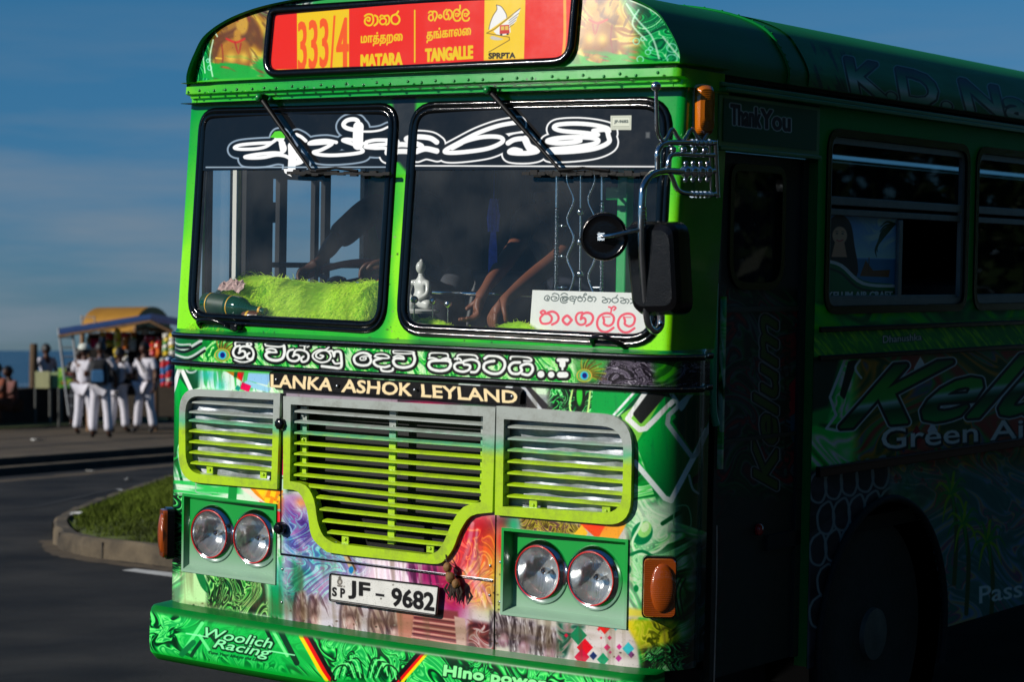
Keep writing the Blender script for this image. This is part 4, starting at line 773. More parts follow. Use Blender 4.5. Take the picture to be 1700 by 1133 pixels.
# mouldings
def moulding(z, h, name):
    b = S_front(sv, np.full_like(sv, z)); nr = np.gradient(b, axis=0); nr = np.stack([nr[:,1], -nr[:,0], 0*nr[:,0]], -1); nr /= np.linalg.norm(nr, axis=1)[:,None]
    R = [b+nr*d+np.array((0,0,dz)) for d, dz in ((-.004,h/2),(.009,h/2),(.014,h*.3),(.014,-h*.3),(.009,-h/2),(-.004,-h/2))]
    V = np.concatenate(R); k = len(b); o = MB().add(V, [(j*k+i, j*k+i+1, (j+1)*k+i+1, (j+1)*k+i) for j in range(5) for i in range(k-1)]).build(name, BLK, bus, 50)
    R = [b+nr*d+np.array((0,0,dz)) for d, dz in ((.0135,h*.30),(.0155,h*.28),(.0155,h*.12),(.0135,h*.10))]
    MB().add(np.concatenate(R), [(j*k+i, j*k+i+1, (j+1)*k+i+1, (j+1)*k+i) for j in range(3) for i in range(k-1)]).build('bright_trim', CHR, o, 50)
moulding(1.733, .023, 'moulding'); moulding(1.618, .022, 'moulding')
# windscreens
ZVL, ZVR = 2.422, 2.414
GL = glass_mat('windscreen_glass', (.95,.97,.97), .9, 0.0, dirt=.034)
for WO in (WL_o, WR_o):
    P3 = lambda pts, off: [(x, float(yfront(x, z))-off, z) for x, z in pts]
    p = MB(); p.tube(P3(inset(WO, .011), -.002), .014, 8, closed=True); p.tube(P3(inset(WO, .032), -.003), .018, 10, closed=True); fr_ = p.build('windscreen_gasket', BLK, bus, 60)
    gi = inset(WO, .03); face_sheet(gi, .004).build('windscreen', GL, fr_)
    zc_ = ZVL if WO is WL_o else ZVR; vis = [q for q in gi if q[1] > zc_]; xs_ = [q[0] for q in gi]
    vis = [(min(xs_)+.004, zc_)]+sorted([q for q in vis if q[0] < np.mean(xs_)], key=lambda q: (q[1], q[0]))+sorted([q for q in vis if q[0] >= np.mean(xs_)], key=lambda q: (-q[1], q[0]))+[(max(xs_)-.004, zc_)]
    face_sheet(vis, .008, VZ).build('sun_visor_strip', VISORM, fr_)
# grilles: painted silver fading to lime, louvres of bent strip
def fade_mat():
    m = bpy.data.materials.new('grille_paint'); m.use_nodes = True; N = m.node_tree; p = N.nodes['Principled BSDF']; t = N.nodes.new('ShaderNodeTexCoord'); s = N.nodes.new('ShaderNodeSeparateXYZ'); N.links.new(t.outputs['Object'], s.inputs[0])
    z = N.nodes.new('ShaderNodeTexNoise'); z.inputs['Scale'].default_value = 25; N.links.new(t.outputs['Object'], z.inputs['Vector']); a = N.nodes.new('ShaderNodeMath'); a.operation = 'MULTIPLY_ADD'; a.inputs[1].default_value = .03; N.links.new(z.outputs['Fac'], a.inputs[0]); N.links.new(s.outputs['Z'], a.inputs[2])
    mr_ = N.nodes.new('ShaderNodeMapRange'); mr_.inputs[1].default_value = 1.30; mr_.inputs[2].default_value = 1.52; N.links.new(a.outputs[0], mr_.inputs[0]); r = N.nodes.new('ShaderNodeValToRGB'); N.links.new(mr_.outputs[0], r.inputs[0])
    r.color_ramp.elements[0].position = .25; r.color_ramp.elements[0].color = (*s2l((168,206,18)), 1); r.color_ramp.elements[1].position = .62; r.color_ramp.elements[1].color = (*s2l((158,166,160)), 1)
    e = r.color_ramp.elements.new(.42); e.color = (*s2l((90,176,130)), 1)
    gd = N.nodes.new('ShaderNodeTexNoise'); gd.inputs['Scale'].default_value = 9; gd.inputs['Detail'].default_value = 9; gd.inputs['Roughness'].default_value = .75; N.links.new(t.outputs['Object'], gd.inputs['Vector']); gr_ = N.nodes.new('ShaderNodeMapRange'); gr_.inputs[1].default_value = .48; gr_.inputs[2].default_value = .72; gr_.inputs[3].default_value = 0; gr_.inputs[4].default_value = .55; N.links.new(gd.outputs['Fac'], gr_.inputs[0])
    gm = N.nodes.new('ShaderNodeMixRGB'); gm.inputs[2].default_value = (.10,.085,.05,1); N.links.new(gr_.outputs[0], gm.inputs[0]); N.links.new(r.outputs[0], gm.inputs[1]); N.links.new(gm.outputs[0], p.inputs['Base Color']); p.inputs['Roughness'].default_value = .34; p.inputs['Coat Weight'].default_value = .1
    z2 = N.nodes.new('ShaderNodeTexNoise'); z2.inputs['Scale'].default_value = 140; bp = N.nodes.new('ShaderNodeBump'); bp.inputs['Strength'].default_value = .12; bp.inputs['Distance'].default_value = .004; N.links.new(t.outputs['Object'], z2.inputs['Vector']); N.links.new(z2.outputs['Fac'], bp.inputs['Height']); N.links.new(bp.outputs[0], p.inputs['Normal'])
    return m
FADE = fade_mat(); FOIL = mat('wrinkled_foil', (150,156,162), .45, .3, vary=.45, vscale=9, bump=.7, bscale=12); RAD = mat('radiator_core', (7,7,8), .6, vary=.4, vscale=60, streak=(40,1,2), bump=.4, bscale=80)
def grille(outer, inner, slats, posts, tabs, depth, back):
    P3 = lambda pts, off: [(x, .03*x*x-off, z) for x, z in pts]
    # matched outlines: resample both by fraction of length
    def resample(pts, n=120):
        P = np.array(list(pts)+[pts[0]]); d = np.r_[0, np.cumsum(np.hypot(*np.diff(P, axis=0).T))]; t = np.linspace(0, d[-1], n, endpoint=False); return [(np.interp(q, d, P[:,0]), np.interp(q, d, P[:,1])) for q in t]
    fr_ = MB().ring(P3(outer, .018), P3(inner, .018), (0,.04,0)) if len(outer) == len(inner) else None
    g = fr_.build('grille', FADE, bus, 35, bevel=.004)
    for (ul, vl), (ur, vr) in slats:
        a, b = at(ul, vl), at(ur, vr); a[1] = .03*a[0]**2; b[1] = .03*b[0]**2; mb = MB()
        pr = [(-.008,-.002),(-.008,.004),(-.004,.006),(.018,.011),(.018,.009),(-.002,.003)]; n = len(pr); m = 5; V = []
        for i in range(m):
            c = a+(b-a)*i/(m-1); c[1] = .03*c[0]**2+.004
            V += [(c[0], c[1]+dy, c[2]+dz) for dy, dz in pr]
        mb.add(V, [(i*n+k, i*n+(k+1)%n, (i+1)*n+(k+1)%n, (i+1)*n+k) for i in range(m-1) for k in range(n)]+[tuple(range(n)), tuple((m-1)*n+k for k in range(n))[::-1]]); mb.build('louvre', FADE, g, 30)
    for u0, v0, u1, v1 in posts:
        a, b = at(u0, v0), at(u1, v1); mb = MB(); y = .03*a[0]**2+.032; w = .032; nseg = 8
        p = MB(); p.box(((a[0]+b[0])/2, y, (a[2]+b[2])/2), (w, .012, abs(a[2]-b[2])))
        for t in (.12,.45,.8): q = a+(b-a)*t; p.lathe([(.006,0),(.006,.006),(.003,.008),(0,.008)], (q[0], y-.006, q[2]), (0,-1,0), 8)
        p.build('grille_post', FADE, g, 40)
    for u, v in tabs:
        a = at(u, v); p = MB(); p.box((a[0], .03*a[0]**2+.010, a[2]+.004), (.034,.006,.034)); p.lathe([(.006,0),(.006,.005),(0,.006)], (a[0], .03*a[0]**2+.007, a[2]+.004), (0,-1,0), 8); p.build('mounting_tab', FADE, g, 40)
    r_ = rect(outer); p = MB()
    nx_, nz2 = 40, 26; V = [(r_[0]+.01+(r_[1]-r_[0]-.02)*i/nx_, depth, r_[2]+.01+(r_[3]-r_[2]-.02)*j/nz2) for j in range(nz2+1) for i in range(nx_+1)]
    if back is FOIL: V = [(x, y+.006*sin(x*31+z*17)+.004*sin(z*47-x*21)+.003*random.random(), z) for x, y, z in V]
    p.add(V, [(j*(nx_+1)+i, j*(nx_+1)+i+1, (j+1)*(nx_+1)+i+1, (j+1)*(nx_+1)+i) for j in range(nz2) for i in range(nx_)]); p.build('foil_lining' if back is FOIL else 'radiator', back, g, 60)
    # dark duct walls
    i_ = inset(outer, .012); p = MB(); p.strip([(x, .03*x*x+.022, z) for x, z in i_], [(x, depth+.02, z) for x, z in i_], True); p.build('grille_duct', BLK, g, 40)
    return g
CG_i2 = CG_i; 
gl = grille(SPL_o, SPL_i, [((312,a),(458,b)) for a, b in zip((668.4,685,699,716.5,734.5,752,769.5), (677.7,695,711.5,729,747.5,765.5,783.5))], [], [(346,782),(435,790)], .058, FOIL)
gr = grille(SPR_o, SPR_i, [((840,a),(1039,b)) for a, b in zip((710,729.5,748.5,767.5,786.5,806,825), (720.5,742,763,782.5,803,823,842))], [], [(883,841),(1004,851)], .058, FOIL)
cl = [684,701.5,719.5,737,754.5,772,789.5,807.5,827,847,866.5,885.5]; cr_ = [707,725.5,744,762,781,800,819,838,854,872,890,908.5]
xl = [488,488,488,487,487,486,486,500,525,531,536,544]; xr = [806,806,806,805,805,804,804,790,768,761,755,748]
gc = grille(CG_o, CG_i, [((a,b),(c,d)) for a, b, c, d in zip(xl, cl, xr, cr_)], [(497,676,496,798),(647,683,640,905),(799,694,794,832)], [(571,898),(712,913)], .16, RAD)
for u, v in ((472,704),(470,877)):
    a = at(u, v); mb = MB(); pr = [(.0,.034),(.012,.034),(.020,.030),(.024,.022),(.026,.010),(.024,0)]
    n = 30; V = []
    for r, h in pr:
        for k in range(n): q = 2*pi*k/n; rr = r*(1+.08*cos(9*q)*(r > .018)); V.append((a[0]+rr*cos(q), a[1]-.006-h, a[2]+rr*sin(q)))
    mb.add(V, [(i*n+k, i*n+(k+1)%n, (i+1)*n+(k+1)%n, (i+1)*n+k) for i in range(len(pr)-1) for k in range(n)]); mb.build('flap_knob', PLASTIC, bus, 40)
# panel seams (narrow dark gaps with a bright folded edge)
def seam(name, pts, w=.006, m=None):
    q = [at(u, v, .0015) for u, v in pts]; MB().tube([(p[0], p[1]+.001, p[2]) for p in q], w/2, 6).build(name, m or BLK, bus, 60)
seam('panel_seam', [(470,655),(466,812),(466,920)]); seam('panel_seam', [(827.5,676),(823,852),(820,1080)]); seam('panel_seam', [(466,921),(600,938),(700,951),(818,966)], .008); seam('panel_seam', [(466,919),(600,935.5),(700,948.5),(818,963.5)], .003, CHR)
for u, v in ((469,946),(468,1001),(814,940),(813,989),(831,934),(830,1000),(470,700),(545,1045),(702,1066)): a = at(u, v); MB().ball((a[0], a[1]-.001, a[2]), (.006,.004,.006), 8).build('panel_bolt', STEEL, bus, 60)
# lamp boxes and headlights
def lampmat():
    m = bpy.data.materials.new('lamp_box_paint'); m.use_nodes = True; N = m.node_tree; p = N.nodes['Principled BSDF']; t = N.nodes.new('ShaderNodeTexCoord'); s = N.nodes.new('ShaderNodeSeparateXYZ'); N.links.new(t.outputs['Object'], s.inputs[0])
    r = N.nodes.new('ShaderNodeValToRGB'); mr_ = N.nodes.new('ShaderNodeMapRange'); mr_.inputs[1].default_value = hz0; mr_.inputs[2].default_value = hz1; N.links.new(s.outputs['Z'], mr_.inputs[0]); N.links.new(mr_.outputs[0], r.inputs[0]); N.links.new(r.outputs[0], p.inputs['Base Color'])
    r.color_ramp.elements[0].color = (*s2l((140,176,150)), 1); r.color_ramp.elements[0].position = .1; r.color_ramp.elements[1].color = (*s2l((4,150,56)), 1); r.color_ramp.elements[1].position = .55; p.inputs['Roughness'].default_value = .3; p.inputs['Coat Weight'].default_value = .4; return m
LBX = lampmat(); REDR = mat('red_ring', (206,26,20), .35, coat=.4); REFL = bpy.data.materials.new('lamp_reflector'); REFL.use_nodes = True; N_ = REFL.node_tree; q_ = N_.nodes['Principled BSDF']; q_.inputs['Base Color'].default_value = (.93,.94,.93,1); q_.inputs['Metallic'].default_value = .72; q_.inputs['Roughness'].default_value = .16
tq = N_.nodes.new('ShaderNodeTexCoord'); wv = N_.nodes.new('ShaderNodeTexWave'); wv.inputs['Scale'].default_value = 9; wv.inputs['Distortion'].default_value = 6; wv.inputs['Detail'].default_value = 3; wv.inputs['Detail Scale'].default_value = .7; N_.links.new(tq.outputs['Object'], wv.inputs['Vector']); bq = N_.nodes.new('ShaderNodeBump'); bq.inputs['Strength'].default_value = .3; bq.inputs['Distance'].default_value = .004; N_.links.new(wv.outputs['Fac'], bq.inputs['Height']); N_.links.new(bq.outputs[0], q_.inputs['Normal'])
def lens_mat():                                   # fluted glass: mostly clear, scatters some light, glossy face
    m = bpy.data.materials.new('lamp_lens'); m.use_nodes = True; N = m.node_tree; N.nodes.remove(N.nodes['Principled BSDF']); out = N.nodes['Material Output']
    tc_ = N.nodes.new('ShaderNodeTexCoord'); w = N.nodes.new('ShaderNodeTexWave'); w.inputs['Scale'].default_value = 50; w.inputs['Distortion'].default_value = 1.2; w.inputs['Detail'].default_value = 2; w.bands_direction = 'X'; N.links.new(tc_.outputs['Object'], w.inputs['Vector'])
    b = N.nodes.new('ShaderNodeBump'); b.inputs['Strength'].default_value = 1.0; b.inputs['Distance'].default_value = .004; N.links.new(w.outputs['Fac'], b.inputs['Height'])
    tr_ = N.nodes.new('ShaderNodeBsdfTransparent'); tr_.inputs[0].default_value = (.96,.97,.96,1); gl_ = N.nodes.new('ShaderNodeBsdfGlossy'); gl_.inputs['Roughness'].default_value = .09; N.links.new(b.outputs[0], gl_.inputs['Normal'])
    df = N.nodes.new('ShaderNodeBsdfTranslucent'); df.inputs[0].default_value = (.8,.82,.8,1); d2 = N.nodes.new('ShaderNodeBsdfDiffuse'); d2.inputs[0].default_value = (.7,.72,.7,1); N.links.new(b.outputs[0], d2.inputs['Normal'])
    z = N.nodes.new('ShaderNodeTexNoise'); z.inputs['Scale'].default_value = 16; z.inputs['Detail'].default_value = 3; N.links.new(tc_.outputs['Object'], z.inputs['Vector']); r = N.nodes.new('ShaderNodeMapRange'); r.inputs[1].default_value = .4; r.inputs[2].default_value = .68; r.inputs[3].default_value = .0; r.inputs[4].default_value = .06; N.links.new(z.outputs['Fac'], r.inputs[0])
    fr = schlick(N, .05, b.outputs[0])
    m1 = N.nodes.new('ShaderNodeMixShader'); N.links.new(r.outputs[0], m1.inputs[0]); N.links.new(tr_.outputs[0], m1.inputs[1]); N.links.new(d2.outputs[0], m1.inputs[2])
    m2 = N.nodes.new('ShaderNodeMixShader'); N.links.new(fr.outputs[0], m2.inputs[0]); N.links.new(m1.outputs[0], m2.inputs[1]); N.links.new(gl_.outputs[0], m2.inputs[2]); N.links.new(m2.outputs[0], out.inputs[0]); return m
LENS = lens_mat()
for sg in (-1, 1):
    x0, x1 = sorted((sg*hx0, sg*hx1)); yf = lambda x: .03*x*x; D = .022; p = MB(); f = .011
    cor = [(x0,hz0),(x1,hz0),(x1,hz1),(x0,hz1)]; ins_ = [(x0+.012,hz0+.02),(x1-.012,hz0+.02),(x1-.012,hz1-.012),(x0+.012,hz1-.012)]
    p.ring([(x+(f if x > (x0+x1)/2 else -f), yf(x)-.006, z+(f if z > .9 else -f)) for x, z in cor], [(x, yf(x)-.006, z) for x, z in cor], (0,.006,0))
    p.strip([(x, yf(x)-.006, z) for x, z in cor], [(x, .03+D, z) for x, z in ins_], True); 
    b = bmesh.new(); eg = []
    for lp in [ins_]+[[(sg*xc+.113*cos(2*pi*k/32), .916+.113*sin(2*pi*k/32)) for k in range(32)] for xc in (.943,.707)]:
        vv = [b.verts.new((x, .03+D, z)) for x, z in lp]; eg += [b.edges.new((vv[k], vv[(k+1) % len(vv)])) for k in range(len(vv))]
    bmesh.ops.triangle_fill(b, use_beauty=True, use_dissolve=False, edges=eg); b.verts.index_update(); p.add([tuple(v.co) for v in b.verts], [tuple(v.index for v in f_.verts) for f_ in b.faces]); b.free()
    hb_ = p.build('headlight_box', LBX, bus, 30)
    for xc in (.943,.707):
        c = (sg*xc, .062, .916); h = MB(); Rr = .113
        h.lathe([(.119,-.07),(.122,-.03),(.122,.006),(.119,.016),(.112,.026),(.103,.033),(Rr*.845,.030),(Rr*.83,.024)], c, (0,-1,0), 40, False); hd = h.build('headlight', CHR, bus, 50)
        r = MB(); r.tube([(c[0]+Rr*.865*cos(2*pi*k/40), c[1]-.0345, c[2]+Rr*.865*sin(2*pi*k/40)) for k in range(40)], .0027, 8, closed=True); r.build('red_rim', REDR, hd, 60)
        r = MB(); r.lathe([(.0,-.046),(.02,-.045),(.04,-.040),(.06,-.028),(.078,-.006),(.088,.012),(Rr*.83,.024)], c, (0,-1,0), 40, False); r.build('reflector', REFL, hd, 60)
        r = MB(); r.lathe([(0,-.04),(.012,-.035),(.014,-.01),(.010,.0),(0,.004)], c, (0,-1,0), 16); r.build('bulb_cap', CHR, hd, 60)
        r = MB(); r.lathe([(Rr*.835,.026),(Rr*.7,.036),(Rr*.4,.044),(.02,.047),(0,.047)], c, (0,-1,0), 40, False); r.build('lens', LENS, hd, 60)
# number plate and badge
q = [aty(u, v, -.018) for u, v in ((548.2,952.6),(729,974),(724.6,1023.9),(547.1,998.2))]; q = round_poly([(p[0], p[2]) for p in q], .012, 4)
mb = MB(); mb.slab([(x, .03*x*x-.022, z) for x, z in q], (0,.006,0), [PL.uv(x, z) for x, z in q]); npl = mb.build('number_plate', PLATEM, bus, 30)
a = np.array(q); cx_, cz_ = a.mean(0); eo = [(cx_+(x-cx_)*1.0, z) for x, z in q]; mb = MB(); mb.tube([(x, .03*x*x-.023, z) for x, z in q], .0022, 6, closed=True); mb.build('plate_rim', PLASTIC, npl, 60)
q = [aty(u, v, -.018) for u, v in ((444.5,618.5),(862,646),(860.5,673),(445.5,643.5))]; q = round_poly([(p[0], p[2]) for p in q], .008, 3)
q2 = []
for i in range(len(q)):
    q2.append(q[i]); nx_ = q[(i+1) % len(q)]
    if abs(nx_[0]-q[i][0]) > .3: q2 += [(q[i][0]+(nx_[0]-q[i][0])*t, q[i][1]+(nx_[1]-q[i][1])*t) for t in np.linspace(.1,.9,9)]
mb = MB(); mb.slab([(x, .03*x*x-.020, z) for x, z in q2], (0,.014,0), [BD.uv(x, z) for x, z in q2]); bd_ = mb.build('name_badge', BADGEM, bus, 30)
for u, v in ((457,631),(560,641.5),(689,648),(848,659)): a = aty(u, v, -.018); MB().ball((a[0], .03*a[0]**2-.021, a[2]), (.007,.005,.007), 10).build('badge_screw', STEEL, bd_, 60)
# bumper: rounded pressed beam
bp_ = [(.05,.612),(-.095,.607),(-.109,.596),(-.116,.575),(-.120,.455),(-.113,.410),(-.08,.378),(-.02,.366),(.05,.366)]
xs_ = np.concatenate([np.linspace(-1.225,-1.14,9), np.linspace(-1.09,1.09,45), np.linspace(1.14,1.225,9)]); V = []; UV = []
for x in xs_:
    e = min(1, max(0, abs(x)-1.14)/.085); back = .09*(1-sqrt(max(0, 1-e*e))); sh = 1-.10*(1-sqrt(max(0, 1-e*e)))
    for y, z in bp_: V.append((x, .03*x*x+min(y+back, .05)*1, .49+(z-.49)*sh)); UV.append(BM.uv(x, .49+(z-.49)*sh))
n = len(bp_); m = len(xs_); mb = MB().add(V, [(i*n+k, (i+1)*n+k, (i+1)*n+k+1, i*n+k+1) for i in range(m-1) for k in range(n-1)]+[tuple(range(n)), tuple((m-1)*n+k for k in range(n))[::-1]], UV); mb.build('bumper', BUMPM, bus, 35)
# indicators
AMB = bpy.data.materials.new('amber_lens'); AMB.use_nodes = True; p_ = AMB.node_tree.nodes['Principled BSDF']; p_.inputs['Base Color'].default_value = (*s2l((186,84,14)), 1); p_.inputs['Roughness'].default_value = .12; p_.inputs['Transmission Weight'].default_value = .35; p_.inputs['Coat Weight'].default_value = 1
w_ = AMB.node_tree.nodes.new('ShaderNodeTexWave'); w_.inputs['Scale'].default_value = 45; w_.bands_direction = 'Z'; t_ = AMB.node_tree.nodes.new('ShaderNodeTexCoord'); AMB.node_tree.links.new(t_.outputs['Object'], w_.inputs['Vector']); b_ = AMB.node_tree.nodes.new('ShaderNodeBump'); b_.inputs['Strength'].default_value = .25; b_.inputs['Distance'].default_value = .003; AMB.node_tree.links.new(w_.outputs['Fac'], b_.inputs['Height']); AMB.node_tree.links.new(b_.outputs[0], p_.inputs['Normal'])
for sg in (-1, 1):
    th = sg*radians(38 if sg < 0 else 36); c = np.array((1.206, .072, .910) if sg > 0 else (-1.165, .045, .900)); rot = Matrix.Rotation(th, 3, 'Z'); R3 = np.array(rot)
    tr = lambda pts: [c+R3 @ np.array(p) for p in pts]
    w, h = (.061, .112) if sg > 0 else (.056, .106); o = round_poly([(-w,0,-h),(w,0,-h),(w,0,h),(-w,0,h)], .02, 4)
    mb = MB(); mb.slab(tr([(x, 0, z) for x, y, z in o]), R3 @ np.array((0,-.03,0))); ind = mb.build('indicator', PLASTIC, bus, 40)
    mb = MB(); rows = []
    for k, (f_, d) in enumerate(((.94,-.028),(.94,-.042),(.92,-.048),(.88,-.048))): rows.append(tr([(x*f_, d, z*f_) for x, y, z in o]))
    for k in range(3): mb.strip(rows[k], rows[k+1], True)
    mb.add(rows[3], [tuple(range(len(o)))]); lens_ = mb.build('amber_lens', AMB, ind, 50)
    mb = MB(); V = []; n_ = 20
    for i in range(7):
        for k in range(n_): a = 2*pi*k/n_; f_ = cos(i/6*pi/2); V.append((w*.84*f_*cos(a)*(1 if cos(a) > 0 else .8)+.008, -.048-.016*sin(i/6*pi/2), h*.80*f_*sin(a)))
    mb.add(tr(V), [(i*n_+k, i*n_+(k+1)%n_, (i+1)*n_+(k+1)%n_, (i+1)*n_+k) for i in range(6) for k in range(n_)]); mb.build('lens_bulge', AMB, lens_, 60)
# marker lamp high on the corner pillar
c = atx(1160,184,1.222); mb = MB(); o = round_poly([(-.036,-.095),(.036,-.095),(.036,.095),(-.036,.095)], .03, 4); R3 = np.array(Matrix.Rotation(radians(58), 3, 'Z'))
mb.slab([c+R3 @ np.array((x, 0, z)) for x, z in o], R3 @ np.array((0,-.03,0))); mk = mb.build('marker_lamp', mat('cream_plastic', (226,214,190), .4), bus, 40)
mb = MB(); rows = [[c+R3 @ np.array((x*f_, d, z*f_)) for x, z in o] for f_, d in ((.96,-.031),(.95,-.052),(.8,-.068),(.4,-.074))]
for k in range(3): mb.strip(rows[k], rows[k+1], True)
AMB2 = AMB.copy(); AMB2.name = 'orange_lens'; AMB2.node_tree.nodes['Principled BSDF'].inputs['Base Color'].default_value = (*s2l((236,128,20)), 1); mb.add(rows[3], [tuple(range(len(o)))]); mb.build('amber_lens', AMB2, mk, 50)
# wipers
WIPM = mat('wiper_black', (11,11,12), .5, spec=.2, vary=.2, vscale=40)
def wiper(p0, p1, b0, b1):
    a, b = at(*p0, .05), at(*p1, .05); w = MB(); w.tube([a+(0,.03,.0), a+(0,-.012,0)], .016, 10); w.tube([a, a+(b-a)*.35, b], [.012,.010,.006], 8); wo = w.build('wiper', WIPM, bus, 50)
    c, d = at(*b0, .045), at(*b1, .045); w = MB(); n = 16
    for k in range(n):
        q = c+(d-c)*(k+.5)/n; w.box(q+(0,0,.004*(k % 2)), (np.linalg.norm(d-c)/n*1.02, .014, .012+.006*(k % 3 == 1)))
    w.tube([b, (c+d)/2], .006, 6); w.tube([c+(d-c)*.3+(0,-.008,.012), (c+d)/2+(0,-.016,.022), c+(d-c)*.7+(0,-.008,.012)], .006, 6); w.build('wiper_blade', WIPM, wo, 40)
    MB().ball(a+(0,-.012,0), .016, 12).build('pivot_cap', GRNP, wo, 60)
wiper((433,162),(517,284), (478,287),(648,290)); wiper((812,150),(930,283), (868,288),(1078,290))
for u0, u1, v in ((333,392,545),(985,1042,575)):
    a, b = at(u0, v, .0), at(u1, v+3, .0); mid = (a+b)/2; MB().tube(smooth_path([a+(0,.01,0), a+(.015,-.03,.03), mid+(0,-.045,.038), b+(-.03,-.03,.02), b+(0,.01,-.005)], 6), .010, 8).build('grab_handle', PLASTIC, bus, 60)
a = at(398,548); MB().box(a+(0,-.02,.01), (.04,.04,.025)).build('washer_jet', PLASTIC, bus, bevel=.004)
tl_ = [(at(u, v)[0], at(u, v)[2]) for u, v in ((473,280.5),(490,280.5),(487,287),(484,290),(487,293.5),(481,291),(475,287))]; face_sheet(tl_, .0085).build('letter_tail', mat('white_film', (240,242,242), .3), bus)
# ------------------------------------------------------------------ sides of the bus
SD = Canvas(lambda a, b: np.stack([np.full_like(a, W2), a, b], -1), 1.18, 4.1, .42, 2.72, .0032, (0,96,44)); Q = SD
Q.fill([(1340,180),(1800,200),(1800,590),(1340,590)], (0,110,46), aa=1); Q.marble([(1340,500),(1800,490),(1800,560),(1340,560)], [(0,(0,80,40)),(.5,(0,140,60)),(1,(60,160,30))], sc=40, seed=300, soft=6)
Q.fill([(1340,590),(1800,560),(1800,1200),(1340,1200)], (150,150,160), aa=1)
Q.marble([(1340,590),(1440,585),(1440,790),(1340,790)], MB1, sc=40, seed=301, soft=8); Q.marble([(1420,590),(1800,570),(1800,780),(1420,780)], [(0,(30,60,30)),(.3,(150,110,40)),(.55,(90,90,110)),(.75,(60,120,60)),(1,(130,60,50))], sc=44, seed=302, soft=10)
for y0, c in ((640,(0,130,60)),(615,(20,40,30))): Q.fill([(1345,y0-30),(1400,y0-40),(1376,y0+60),(1345,y0+70)], c, aa=4)
Q.stroke([(1402,600),(1378,660),(1388,690),(1372,712),(1392,716)], 5, (190,200,196), sm=False); Q.fill([(1408,600),(1424,598),(1402,664),(1394,656)], (16,30,22), rnd=3); Q.stroke([(1428,598),(1420,612),(1430,628)], 4, (190,200,196))
for x, y, s_, c in ((1505,612,15,(150,40,50)),(1528,612,20,(206,206,210)),(1520,628,14,(110,30,40)),(1545,612,10,(80,150,60)),(1522,726,20,(120,30,40)),(1548,716,16,(190,190,200)),(1500,740,12,(40,50,90)),(1532,818,26,(190,24,44)),(1506,812,16,(20,110,60)),(1488,796,9,(170,30,40)),(1560,840,20,(200,200,206)),(1495,797,6,(190,30,50)),(1530,780,5,(180,40,40))): Q.fill([(x,y-s_),(x+s_*.55,y),(x,y+s_),(x-s_*.55,y)], c)
Q.marble([(1340,780),(1480,770),(1480,1200),(1340,1200)], [(0,(34,32,36)),(1,(54,52,58))], sc=40, seed=303, soft=6)
for i in range(30):
    x, y = 1350+(i % 5)*26+13*((i//5) % 2), 790+(i//5)*52-(i % 5)*6; Q.stroke([(x,y),(x+15,y-8),(x+22,y+20),(x+14,y+44),(x-2,y+40),(x-6,y+16)], 4, (120,128,132), closed=True)
Q.fill([(1480,800),(1800,760),(1800,1100),(1480,1100)], (110,130,170), .75, aa=14); Q.blob(1500,860,30,40,(190,170,40),.8); Q.blob(1570,820,26,30,(170,110,40),.8)
Q.marble([(1480,770),(1800,740),(1800,1100),(1480,1100)], [(0,(10,60,34)),(.3,(40,90,60)),(.5,(90,110,140)),(.7,(150,140,50)),(.85,(120,40,60)),(1,(20,80,40))], sc=34, amp=1.3, seed=345, soft=12, alpha=.6)
for cx, cy in ((1580,820),(1600,870),(1640,900)):
    Q.stroke([(cx,cy),(cx+8,cy+60),(cx+4,cy+150)], 7, (60,70,40))
    for a in range(9): t_ = a*.7; Q.stroke([(cx,cy),(cx+18*cos(t_),cy+26*sin(t_)-8),(cx+30*cos(t_),cy+44*sin(t_)+10)], [5,4,1], [(40,110,50),(110,140,40)][a % 2])
Q.fill([(1340,548),(1800,520),(1800,575),(1340,594)], (40,120,50), aa=1); Q.streaks([(1340,548),(1800,524),(1800,575),(1340,594)], (150,190,60), .9, 3, 20, 305, .45, .7, .8, 2)
kel = text_loops('Kelum', shear=.35); ga = text_loops('Green Air Craft'); GRAD = lambda U, V: np.stack([np.interp((V+(U-1440)*.14-612)/100, [0,.3,.55,.62,.75,1], c) for c in ((20,60,60,170,10,20),(70,130,140,190,60,120),(40,50,60,190,30,60))], -1)
Q.glyphs(kel, [(1441,612),(1927,574),(1884,672),(1396,711)], [(9,0,0,(180,186,190)),(6.5,0,0,(16,22,20)),(4,1,2,(20,24,22)),(2.4,0,0,GRAD)])
Q.glyphs(ga, [(1464,712),(1880,684),(1880,712),(1464,747)], [(2.6,1.5,2,(14,16,18)),(.8,0,0,(196,200,206))]); Q.glyphs(text_loops('Passenger'), [(1626,975),(1800,945),(1800,985),(1626,1012)], [(.6,0,0,(190,196,200))])
Q.glyphs(text_loops('Dhanushka'), [(1466,558),(1530,554),(1530,565),(1466,570)], [(1.2,0,0,(14,30,20)),(.3,0,0,(200,206,200))])
saturate(SD, 1.25); SD.px = np.clip(SD.px*1.3, 0, 255); SIDEM = mat_paint('side_wrap', SD, .5, 0, .15); SIDEM.node_tree.nodes['Principled BSDF'].inputs['Specular IOR Level'].default_value = .12
ZBOT = .45; winh = lambda y0: round_poly([(y0,1.875),(y0+1.39,1.875),(y0+1.39,2.625),(y0,2.625)], .10)
WY = [1.27+1.46*k for k in range(6)]; WYL = [1.50+1.46*k for k in range(6)]
